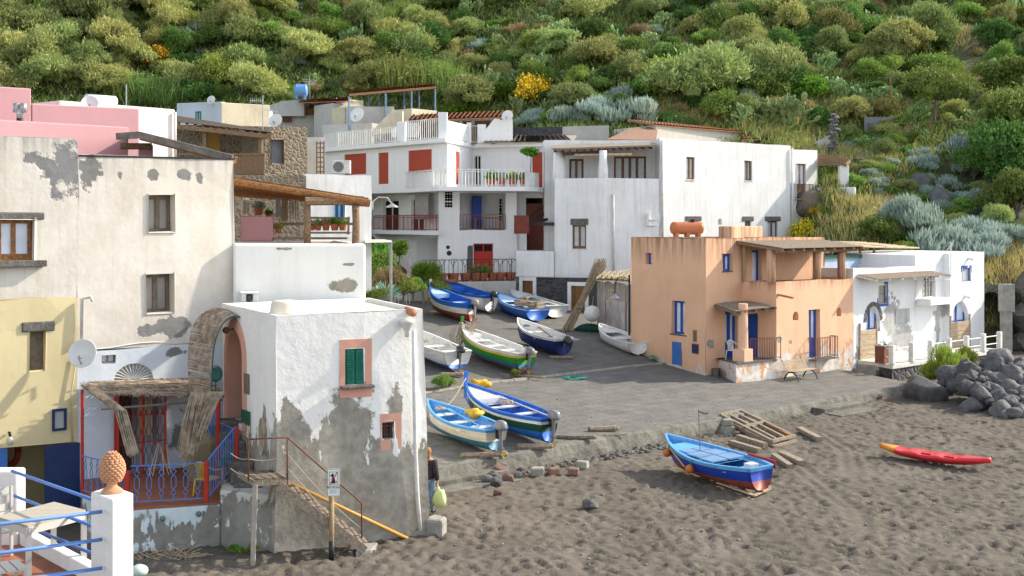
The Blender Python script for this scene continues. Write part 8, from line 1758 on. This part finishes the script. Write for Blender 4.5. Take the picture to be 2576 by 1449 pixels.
while tries < 9000 and cnt < 680:
 tries += 1; Y = random.uniform(83, 124); X = random.uniform(-.47, .47)*Y; px = CX+F*X/Y; z = hill_z(X, Y); py = HY-(z-H)*F/Y
 if py < -60 or py > 330 or (py > 262 and px < 1300): continue
 if 2375 < px < 2495 and 30 < py < 190 and random.random() < .9: continue
 k = random.random()
 if px < 430: kind = 'olive' if k < .82 else 'mid' if k < .93 else 'cactus'
 elif px < 1300: kind = 'olive' if k < .28 else 'dark' if k < .43 else 'mid' if k < .60 else 'silver' if k < .69 else 'cactus' if k < .85 else 'green' if k < .88 else 'reed' if k < .92 else 'tan'
 elif px < 2010: kind = 'olive' if k < .26 else 'dark' if k < .42 else 'mid' if k < .58 else 'silver' if k < .70 else 'cactus' if k < .91 else 'tan'
 else: kind = 'olive' if k < .28 else 'dark' if k < .42 else 'mid' if k < .58 else 'silver' if k < .68 else 'cactus' if k < .85 else 'tan'
 s = {'reed': random.uniform(.5, .9), 'olive': random.uniform(.55, 1.5), 'dark': random.uniform(.5, 1.35), 'mid': random.uniform(.5, 1.35), 'silver': random.uniform(.6, 1.1), 'cactus': random.uniform(.6, 1.1), 'green': random.uniform(.5, .9), 'tan': random.uniform(.6, 1.2)}[kind]*(1.12 if px < 430 else 1)
 if (590 < px < 860 and Y < 92) or (860 <= px < 1125 and Y < 95): continue
 rr = s*(1.5 if kind not in ('cactus', 'silver') else 1.0)
 if px > 2010 and (py > 120 or 2380 < px < 2480) and random.random() < .25: continue
 if not free(X, Y, rr*(.55 if px < 2010 else .75)): continue
 PTS.append((X, Y, rr)); cnt += 1
 plant(kind, V(X, Y, z-.2), s, LOOK[kind]+' in the scrub '+zone(px), kind.replace('tan', 'dry').replace('mid', 'green')+' plants '+zone(px), random.uniform(.75, 1.35))
for _ in range(900):
 px = random.uniform(2040, 2600); py = random.uniform(300, 665); P = hit(px, py, hill_z, 62)
 if px < 2150 and py > 380 or px < 2200 and py > 480: continue
 k = random.random(); kind = 'silver' if k < .42 else 'mid' if k < .58 else 'olive' if k < .66 else 'tan' if k < .78 else 'broom' if k < .82 else 'green' if k < .9 else 'cactus'; s = random.uniform(.32, .78)
 if not free(P.x, P.y, s*1.3): continue
 PTS.append((P.x, P.y, s*1.3)); plant(kind, P-V(0, 0, .1), s, 'small '+LOOK[kind].replace('olive green shrub with fine leaves', 'olive shrub')+' on the grassy bank at the right', 'small '+kind.replace('tan', 'dry').replace('mid', 'green')+' plants on the bank', random.uniform(.7, 1))
def blades(name, spots, mat, n, ln, wd, lean=.35):
 P = [];
 while len(P) < n:
  px, py, rx, ry = spots[RNG.randint(len(spots))] if not callable(spots) else spots()
  P.append((px+RNG.normal()*rx, py+RNG.normal()*ry))
 c = []
 for px, py in P:
  a = (px-CX)/F; q = hit(px, py, land_z, 50, 130) if False else None
  c.append((px, py))
 return c
def scatter(name, region, mat, n, ln, wd, lean, tuft=8, clump=.22):
 cen = []; k = 0
 while len(cen) < n//tuft and k < n*3:
  k += 1; x, Y = region()
  cen.append((x, Y, hill_z(x, Y) if Y > 60 else ground_z(x, Y)))
 cen = np.repeat(np.array(cen), tuft, 0); m = len(cen); cen[:, :2] += RNG.normal(size=(m, 2))*clump; d = RNG.normal(size=(m, 3))*np.array([lean, lean, 0])+np.array([0, 0, 1]); d /= np.linalg.norm(d, axis=1)[:, None]; l = ln*RNG.uniform(.5, 1.3, m)
 v, f = leaves(cen+d*l[:, None]*.42, d, l, wd*RNG.uniform(.7, 1.4, m)); o = bpy.data.objects.new(name, mesh_np(name, [(v, f, 0)], [mat])); COL.objects.link(o); o['kind'] = 'stuff'; return o
def near(spots):
 pts = [(hit(px, py, hill_z, 58), r) for px, py, r in spots]; w = np.array([r*r for _, r in pts]); w = w/w.sum()
 def g(): p, r = pts[RNG.choice(len(pts), p=w)]; a = RNG.rand()*6.28; q = r*math.sqrt(RNG.rand()); return p.x+q*math.cos(a)*1.3, p.y+q*math.sin(a)
 return g
def anywhere(x0, x1, y0, y1):
 def g():
  while True:
   Y = RNG.uniform(y0, y1); px = RNG.uniform(x0, x1)
   if 2385 < px < 2490 and 96 < Y < 112: continue
   return (px-CX)/F*Y, Y
 return g
tag(scatter('dry_grass', near([(1640, 285, 1.6), (1720, 275, 2.2), (1800, 290, 2), (1880, 300, 2), (1950, 290, 2), (2000, 330, 2), (2180, 500, 2.2), (2210, 530, 2), (2260, 560, 1.6), (2130, 545, 1.8), (2100, 590, 1.8), (2180, 600, 1.8), (2230, 425, 1.3), (2190, 400, 2), (2110, 390, 2), (2560, 660, 2), (2500, 690, 1.6), (2570, 690, 1.5), (2050, 300, 2.4), (2120, 285, 2), (2280, 370, 2), (2350, 100, 3), (2300, 260, 2.5), (2160, 130, 2), (2480, 200, 2), (2440, 700, 1), (2020, 370, 2)]), l_dryg, 30000, .7, .045, .3), 'dry golden grass growing on the terraces and bank at the right', 'grass')
tag(scatter('green_grass', near([(2180, 440, 2.5), (2250, 450, 2.5), (2300, 490, 2), (2200, 580, 2), (2140, 510, 2), (1760, 300, 2), (1840, 280, 2.4), (2080, 330, 3), (2240, 340, 3), (2330, 340, 2), (2120, 620, 2), (2030, 420, 1.5), (2500, 350, 2), (2100, 450, 2), (2230, 500, 2), (2270, 410, 2), (2400, 330, 2), (2160, 360, 2)]), l_grass, 70000, .4, .05, .4), 'green grass and weeds between the bushes at the right', 'grass')
tag(scatter('undergrowth', anywhere(-60, 2640, 84, 124), leafmat('undergrowth_leaves', (.10, .16, .035), (.24, .28, .08), dry=(.24, .19, .08)), 200000, .62, .085, .7, 7, .45), 'low tangled undergrowth covering the soil between the hillside shrubs', 'undergrowth')
def crag(px, py, s, lb, mat=None, k=4):
 q = hit(px, py, hill_z, 58); rock(q, s*.72, lb, kind=k)
for a in ((2300, 470, 1.6, 'rough grey rock face under the dark stones on the bank'), (2350, 510, 1.5, 'layered grey rock below the silver bushes on the bank'), (2410, 540, 1.6, 'grey rock at the foot of the big dark evergreen'), (2260, 450, .8, 'pale flat rock left of the rock face'), (500, 130, .9, 'brown boulder in the scrub above the stone house'), (468, 235, .9, 'weathered brown rock just behind the faded blue house'), (585, 60, .6, 'pale boulder high on the left slope'), (1780, 130, .7, 'dark boulder among prickly pears'), (1745, 210, .6, 'dark rock beside the large grey green bush'), (2080, 350, .9, 'dark rock by the ruined wall'), (2480, 475, 1.3, 'shadowed rock under the evergreen'), (2130, 380, .7, 'pale rock of the ruin')): crag(*a)
m = MB(); q = hit(2100, 395, hill_z, 60)
for k in range(26): m.ball(q+V(random.uniform(-.35, .35)*(1-k/40), random.uniform(-.3, .3), .12*k), (random.uniform(.2, .34), .28, .12), 7, 5, jit=.4)
one('ruined_pillar', m, stonemat('dry_stone', ((.26, .26, .25), (.34, .33, .31), (.18, .17, .16)), (.1, .1, .09), 4), 'ruined stone pillar standing on the slope right of the tiled lean to', 'ruin')
m = MB(); a = hit(2020, 375, hill_z, 60); b_ = hit(2098, 392, hill_z, 60); f0 = [a-V(0, 0, 1), b_-V(0, 0, 1), b_+V(0, 0, 1.6), a+V(0, 0, .1)]; f1 = [p+V(.1, .5, 0) for p in f0]; m.face(f0); m.face(list(reversed(f1)))
for i in range(4): j = (i+1) % 4; m.face([f0[i], f0[j], f1[j], f1[i]])
one('ruined_wall', m, m_greyr, 'grey rendered wall sloping down from the ruined pillar', 'wall')
t = thing('rail_fence', 'weathered rail fence crossing the right hand terrace', 'fence', hit(2300, 345, hill_z, 60)); ps = [hit(x, y, hill_z, 60) for x, y in ((2185, 345), (2240, 345), (2290, 345), (2340, 342), (2390, 340), (2450, 338))]
for p in ps: m = MB(); m.tube([p-V(0, 0, .2), p+V(0, 0, 1.1)], .06, 6); m.build('post', m_wood, t)
m = MB()
for p, q in zip(ps, ps[1:]): m.tube([p+V(0, 0, 1.0), q+V(0, 0, 1.0)], .045, 6)
m.build('rail', m_wood, t)
m = MB(); p = hit(2205, 338, hill_z, 60); m.obox(p+V(-.9, 0, -.2), V(2.4, .2, 0), V(0, .06, 0), V(0, 0, 1.5)); one('metal_panel', m, M('corrugated_grey', (.26, .28, .31), (.18, .2, .22), .6, 2, (12, 12, .2), bump=.6), 'grey corrugated panel leaning on the rail fence', 'panel')
m = MB(); p = hit(2240, 300, hill_z, 60); m.tube([p, p+V(0, 0, 3.2)], .06, 6); one('fence_pole', m, m_wood, 'tall rusty pole behind the grey corrugated panel', 'pole')
m_pot = M('terracotta_pot', (.40, .13, .06), (.32, .10, .05), .8, 6, bump=.2)
def pot(P, r, h, kind, label, group=None, mat=None, col=None):
 t = thing('potted_plant', label, 'potted plant', P, 0, group); m = MB(); m.lathe(P, [(r*.72, 0), (r*.98, h*.85), (r*1.1, h*.86), (r*1.1, h), (r*.9, h), (r*.85, h*.85)], 14); m.build('pot', mat or m_pot, t)
 q = P+V(0, 0, h)
 if kind == 'bare':
  m = MB()
  def br(p, d, l, rr, k):
   e = p+d*l; m.tube([p, e], [rr, rr*.8], 5)
   if k:
    for s in (-1, 1): br(e, (d+V(s*random.uniform(.35, .6), random.uniform(-.3, .3), .1)).normalized(), l*.72, rr*.75, k-1)
  br(q, V(0, 0, 1), .35, .03, 3); m.build('stems', m_bark, t)
 else:
  n = 260; mt = {'bush': l_grn2, 'green': l_green, 'spiky': l_silver, 'tan': l_tan}[kind]; d = RNG.normal(size=(n, 3)); d[:, 2] = abs(d[:, 2]); d /= np.linalg.norm(d, axis=1)[:, None]; c = d*RNG.uniform(.3, 1, n)[:, None]*np.array([1.5, 1.5, 1.7])*r; dd = d+np.array([0, 0, .6]); dd /= np.linalg.norm(dd, axis=1)[:, None]
  v, f = leaves(c, dd, np.full(n, r*.75), np.full(n, r*.28)); o = bpy.data.objects.new('foliage', mesh_np('foliage', [(v, f, 0)], [mt])); COL.objects.link(o); o.parent = t; o.location = V(0, 0, h)
 return t
zw = 4.3
for i, (px, kind, r, lb) in enumerate(((1088, 'bush', .3, 'potted bush at the left end of the retaining wall'), (1112, 'bare', .3, 'potted bare frangipani left of the red door, by the fence start'), (1140, 'bare', .36, 'potted bare frangipani with wide branches left of the red door'), (1170, 'bare', .3, 'potted bare plant close left of the red door'), (1196, 'tan', .3, 'potted plant with dry heads before the left side of the red door'), (1215, 'bush', .32, 'dark leaved plant in a terracotta pot in front of the red door'), (1238, 'bare', .28, 'small bare potted plant in front of the right side of the red door'), (1258, 'bare', .34, 'bare potted plant right of the red door'), (1283, 'bare', .33, 'tall bare potted plant at the right end of the retaining wall'))):
 Y = 70.2+(px-1088)*.0085; P = V(*XY(px, Y), zw); pot(P, r, .5, kind, lb, 'pots along the retaining wall')
for i, (px, py, Y, r, kind, lb) in enumerate(((651, 541, 37.2, .14, 'spiky', 'potted cactus on the short pink wall'), (676, 551, 37.5, .10, 'green', 'small pot on the shelf under the laundry'), (700, 586, 36.3, .10, 'bush', 'little pot on the lower plank shelf'), (785, 580, 35.7, .10, 'tan', 'leftmost pot on the pergola shelf'), (800, 580, 35.7, .11, 'bush', 'second pot on the pergola shelf'), (820, 580, 35.7, .12, 'tan', 'pot with reddish plant in the middle of the pergola shelf'), (842, 580, 35.7, .13, 'green', 'leafy green pot on the pergola shelf'), (862, 580, 35.7, .12, 'bush', 'rightmost pot on the pergola shelf'))):
 pot(W(px, py, Y), r, r*1.5, kind, lb, 'pots under the timber pergola')
pot(V(*XY(572, 29.9), 1.5), .16, .2, 'green', 'leafy potted plant at the blue railing beside the landing')
def yucca(P, h, r, label, stems=3):
 t = thing('yucca', label, 'yucca', P); heads = []
 for k in range(stems):
  a = k*2.1; e = P+V(.35*math.cos(a), .3*math.sin(a), h*(.85+.15*random.random())); m = MB(); m.tube([P+V(.1*math.cos(a), .1*math.sin(a), 0), P.lerp(e, .5)+V(.12*math.cos(a), 0, 0), e], [.09, .06, .06], 7); m.build('stem', M('pale_bark', (.30, .25, .18), (.2, .16, .12), .9, 8, bump=.5), t); heads.append(e)
 n = 330; vs = []
 for e in heads:
  d = RNG.normal(size=(n, 3)); d[:, 2] = d[:, 2]*.8+.35; d /= np.linalg.norm(d, axis=1)[:, None]; vs.append((np.array(e-P)+d*r*.5, d))
 c = np.concatenate([x[0] for x in vs]); d = np.concatenate([x[1] for x in vs]); v, f = leaves(c, d, np.full(len(c), r), np.full(len(c), .055)); o = bpy.data.objects.new('leaves', mesh_np('leaves', [(v, f, 0)], [l_green])); COL.objects.link(o); o.parent = t
P = hit(1070, 742); P = V(*XY(1070, 68.6), 2.9); yucca(P, 2.2, .85, 'yucca with a round head of green blades at the left of the iron fence')
P = W(968, 757, 60); t = thing('agave', 'large blue green agave at the top left of the slipway', 'agave', P); n = 46; d = RNG.normal(size=(n, 3)); d[:, 2] = abs(d[:, 2])*.8+.25; d /= np.linalg.norm(d, axis=1)[:, None]; v, f = leaves(d*.5+np.array([0, 0, .1]), d, np.full(n, 1.0), np.full(n, .22)); o = bpy.data.objects.new('leaves', mesh_np('leaves', [(v, f, 0)], [leafmat('agave_leaves', (.12, .26, .16), (.2, .34, .24), trans=0)])); COL.objects.link(o); o.parent = t
for kind, px, py, Y, s, lb, sz in (('tan', 985, 742, 62, .95, 'bush with tan flower heads left of the yucca', 1.6), ('mid', 950, 730, 63.5, .8, 'dark green bush behind the agave', 1.4), ('green', 975, 700, 64.5, .65, 'yellow green climber beside the garden porch', 1.9), ('green', 1005, 655, 65.5, .45, 'yellow green shrub tops left of the yucca', 1.5), ('mid', 1040, 745, 65, .6, 'low dark plants under the yucca', .8), ('mid', 1100, 742, 66.8, .4, 'small green shrub between yucca and fence', 1), ('mid', 1015, 750, 62, .6, 'dark leafy plant beside the white plastic chair', 1),
                             ('green', 1333, 468, 71.6, .0, '', 1), ('mid', 945, 770, 58, .5, 'low green plant beside the white roof corner', .8)):
 if s: plant(kind, W(px, py, Y), s, lb, None, sz)
m = MB();
t = thing('garden_parasol', 'closed patterned parasol standing among the garden plants', 'parasol', hit(1030, 765)); q = hit(1030, 765); m.tube([q, q+V(0, 0, 2.6)], .025, 6); m.build('pole', m_whitep, t); m = MB(); m.lathe(q+V(0, 0, 1.4), [(.14, 0), (.17, .2), (.10, .9), (.03, 1.2)], 10); m.build('canopy', M('parasol_cloth', (.55, .42, .42), (.42, .3, .32), .9, 12, lo=.45, hi=.55), t)
for i, (px, Y, r, lb, kind) in enumerate(((1236, 72.8, .3, 'fan leaved plant on the upper balcony', 'green'), (1262, 72.6, .28, 'cactus like potted plant in the middle of the upper balcony', 'spiky'), (1290, 72.4, .28, 'bushy potted plant on the upper balcony', 'bush'), (1318, 72.4, .26, 'potted shrub by the balcony corner', 'bush'))): pot(V(*XY(px, Y), 9.95), r, .5, kind, lb, 'plants on the upper balcony')
t = thing('standard_tree', 'small round headed tree in a pot on the upper balcony', 'tree', V(*XY(1334, 73.2), 9.95)); P = t.location; m = MB(); m.tube([P+V(0, 0, .4), P+V(.05, 0, 1.9)], .03, 6); m.build('trunk', m_bark, t); m = MB(); m.lathe(P, [(.2, 0), (.28, .45), (.25, .45)], 12); m.build('pot', m_pot, t)
me = random.choice(PR['green'])[0]; o = bpy.data.objects.new('crown', me); COL.objects.link(o); o.parent = t; o.location = V(0, 0, 1.75); o.scale = (.55, .5, .45)
for kind, px, py, Y, s, lb, sz in (('feather', 2378, 955, 53.5, .95, 'feathery bright green shrub in front of the seafront rail', 1.35), ('feather', 2430, 930, 55, .75, 'lower part of the bright green shrubs by the rail', 1.1), ('feather', 2340, 955, 54, .6, 'small bright green shrub at the platform base', .9)): plant(kind, W(px, py, Y), s, lb, None, sz)
for i, (px, py, s, lb) in enumerate(((1640, 907, .22, 'grey green weed tuft on the slipway joint'), (1672, 905, .2, 'dark green weed by the orange house hatch'), (1112, 982, .3, 'grass tuft by the beach house corner on the slipway joint'), (1298, 952, .2, 'small weed under the stern of the green boat'), (1650, 890, .14, 'tiny weed at the foot of the orange wall'), (1132, 975, .2, 'weed tuft right of the first grass tuft'))): plant('mid' if i != 0 else 'silver', hit(px, py), s, lb, None, 1)
for px, py, lb in ((640, 1385, 'green weed at the foot of the wooden post'), (590, 1385, 'weed at the foot of the flaking landing wall')): plant('mid', hit(px, py+12, sand_z), .14, lb)
zfl = 3.42
pq = W(282, 1245, 13.9); t = thing('terrace_pillar', 'square white pillar at the corner of the near terrace', 'pillar', (pq.x, pq.y, 2.6)); zt_ = pq.z
a = Vector(XY(228, 14.05)); b_ = Vector(XY(283, 13.65)); c_ = Vector(XY(336, 14.0)); dd = a+c_-b_; m = MB(); m.prism([tuple(a), tuple(b_), tuple(c_), tuple(dd)], 2.0, zt_)
m.build('shaft', plaster('near_white', (.80, .79, .76), (.66, .62, .55), streak=.25, mott=.4, bump=.6), t, bevel=.02, seg=3)
ct = (a+c_)/2; P = V(ct.x, ct.y, zt_); f = thing('pine_cone_finial', 'terracotta pine cone ornament on top of the white pillar', 'finial', P); m_tc = M('finial_clay', (.56, .30, .17), (.46, .23, .13), .85, 12, bump=.4, bd=.004)
m = MB(); m.lathe(P, [(.125, 0), (.125, .025), (.10, .045), (.062, .075), (.055, .115), (.075, .14)], 24); m.build('foot', m_tc, f, smooth=True)
m = MB(); prof = lambda v: .150*(math.sin(math.pi*min(.98, v*.80+.165))**.72)
m.lathe(P+V(0, 0, .13), [(prof(v/12)*.90, .35*v/12) for v in range(13)], 24)
for r_ in range(13):
 v = (r_+.5)/13; rr = prof(v); n = 15 if r_ < 9 else 12 if r_ < 11 else 7
 for k in range(n):
  an = 2*math.pi*(k+.5*(r_ % 2))/n; d = V(math.cos(an), math.sin(an), 0); c = P+V(0, 0, .13+.35*v)+d*rr*.93; Mx = Matrix((d.cross(V(0, 0, 1)), d, V(0, 0, 1))).transposed(); s = rr*2*math.pi/n*.5
  m.ball(c, (s*.98, .020, .0185), 8, 6, mat=Mx @ Matrix.Rotation(-.25, 3, 'X'))
m.build('cone', m_tc, f, smooth=True)
t = thing('terrace_floor', 'terracotta floored near terrace with a white kerb', 'terrace', (-5, 14, 3.4)); G = [Vector(XY(-400, 12.0)), ct+Vector((0, -.1)), Vector(XY(150, 16.2)), Vector(XY(-400, 18.5))]
m = MB(); m.prism([(p.x, p.y) for p in G], zfl-.25, zfl); m.build('floor_tiles', m_floor, t); m = MB()
e0, e1 = V(*ct, zfl-.6), V(*XY(35, 16.4), zfl-.6); n_ = V(.12, .10, 0); m.obox(e0, e1-e0, n_, V(0, 0, .78)); m.build('kerb', m_white, t, bevel=.02)
kk = MATS['near_white']; m = MB(); m.obox(V(*XY(-90, 16.2), 2.8), V(.72, 0, 0), V(0, .3, 0), V(0, 0, W(0, 1186, 16.2).z-2.8)); one('terrace_wall', m, kk, 'short white wall at the back left of the near terrace', 'wall', bevel=.03)
t = thing('tube_railing', 'blue three tube railing around the corner of the near terrace', 'railing', V(ct.x, ct.y, zfl))
for k, (y1, y0) in enumerate(((1287, 1343), (1357, 1418), (1429, 1492))):
 p = W(257, y1, 13.75); q = p+(W(0, y0, 0) if False else V(0, 0, 0)); d = Vector((-.86, -.52)).normalized(); m = MB(); m.tube([p, p+V(d.x*2.6, d.y*2.6, 0)], .021, 10); m.build('front_tube', m_railblue, t, smooth=True)
 p2 = V(ct.x-.12, ct.y+.1, p.z); e = W(30, 1222, 16.0); e = V(e.x, e.y, p.z); m = MB(); m.tube([p2, e], .021, 10); m.build('back_tube', m_railblue, t, smooth=True)
m_tt = M('table_slats', (.42, .38, .31), (.36, .32, .26), .6, 2, (.3, 8, 8), .2, kind='world'); m_leg = M('table_legs', (.52, .51, .47), (.46, .45, .42), .5, bump=0)
t = thing('terrace_table', 'grey slatted table on the near terrace behind the blue railing', 'table', V(*XY(100, 14.8), zfl)); zt2 = 4.17
TL, TT, TR, TB = [Vector(XY(x, (zt2-H)*-F/(y-HY))) for x, y in ((-60, 1306), (136, 1262), (216, 1283), (70, 1322))]; TL = TB+TT-TR
for i in range(7):
 u0, u1 = i/7+.004, (i+1)/7-.004; m = MB(); a0 = TB.lerp(TL, 0)+(TL-TB)*0; p0, p1 = TL.lerp(TB, u0), TT.lerp(TR, u0); q0, q1 = TL.lerp(TB, u1), TT.lerp(TR, u1); m.prism([tuple(p0), tuple(q0), tuple(q1), tuple(p1)], zt2-.025, zt2); m.build('slat', m_tt, t)
m = MB()
for a, b_ in ((TL, TB), (TB, TR), (TR, TT), (TT, TL)): m.beam(V(*a.lerp(b_, .01), zt2-.07), V(*a.lerp(b_, .99), zt2-.07), .03, .085)
m.build('apron', m_leg, t); cc = (TL+TR)/2
for q in (TL, TT, TR, TB): q = q.lerp(cc, .05); m = MB(); m.box((q.x, q.y, (zfl+zt2-.03)/2), (.065, .065, zt2-zfl-.03), rz=.5); m.build('leg', m_leg, t)
def schair(px, Y, rz, lb):
 P = V(*XY(px, Y), zfl); t = thing('terrace_chair', lb, 'chair', P, rz)
 for k in range(4): m = MB(); m.box((0, .2+.03*k, .55+.10*k), (.42, .02, .085)); m.build('back_slat', m_leg, t, world=False)
 for k in range(4): m = MB(); m.box((0, -.2+.12*k, .44), (.44, .10, .02)); m.build('seat_slat', m_leg, t, world=False)
 for x in (-.2, .2):
  for y in (-.22, .2): m = MB(); m.box((x, y, .22 if y < 0 else .46), (.035, .035, .44 if y < 0 else .92)); m.build('leg', m_leg, t, world=False)
schair(12, 15.4, .9, 'grey slatted chair at the back of the near terrace table'); schair(0, 13.6, 2.2, 'grey slatted chair at the front left of the near terrace table')
m = MB(); p = hit(350, 1440, sand_z, 20); m.ball(W(350, 1436, 26.0), (.2, .2, .14), 12, 8); one('plastic_tub', m, M('pale_green_tub', (.5, .6, .55), None, .5), 'pale green plastic tub half hidden behind the near pillar', 'tub', smooth=True)
m = MB()
for k in range(60): q = hit(random.uniform(350, 480), random.uniform(1395, 1412), sand_z, 20); a = random.random()*3.1; l = random.uniform(.2, .7); m.tube([q+V(0, 0, .02), q+V(l*math.cos(a), l*.4*math.sin(a), random.uniform(.02, .25))], .009, 4)
tag(one('dry_reed_litter', m, m_cane, 'litter of broken dry reeds at the foot of the landing wall', 'litter'), kind='stuff')
for r in rocks:
 pass
w = bpy.data.worlds.new("World"); SC.world = w; w.use_nodes = True
nt = w.node_tree; bg = nt.nodes['Background']
sky = nt.nodes.new('ShaderNodeTexSky'); sky.sky_type = 'NISHITA'; sky.sun_disc = False
SUN_EL = R(33); SUNV = Vector((.94, .34, 0)).normalized()
sky.sun_elevation = SUN_EL; sky.sun_rotation = math.atan2(SUNV.x, SUNV.y)
hs = nt.nodes.new('ShaderNodeHueSaturation'); hs.inputs['Saturation'].default_value = .45; nt.links.new(sky.outputs[0], hs.inputs['Color']); nt.links.new(hs.outputs[0], bg.inputs[0]); bg.inputs[1].default_value = .15
sl = bpy.data.lights.new('sun', 'SUN'); sl.energy = 3.0; sl.angle = R(1.2); sl.color = (1, .90, .74)
so = bpy.data.objects.new('sun', sl); COL.objects.link(so)
dirv = Vector((SUNV.x*math.cos(SUN_EL), SUNV.y*math.cos(SUN_EL), math.sin(SUN_EL)))
so.rotation_euler = dirv.to_track_quat('Z', 'Y').to_euler(); so.location = dirv*100
cd = bpy.data.cameras.new('camera'); co = bpy.data.objects.new('camera', cd); COL.objects.link(co)
co.location = (0, 0, H); co.rotation_euler = (R(90), 0, 0)
cd.sensor_width = 36; cd.lens = 36*F/2576; cd.clip_end = 2000; cd.clip_start = .1
cd.shift_y = -(724.5-HY)/2576; cd.shift_x = 0
SC.camera = co
SC.view_settings.view_transform = 'Standard'; SC.view_settings.look = 'None'; SC.view_settings.gamma = 1
SC.view_settings.exposure = 1.17
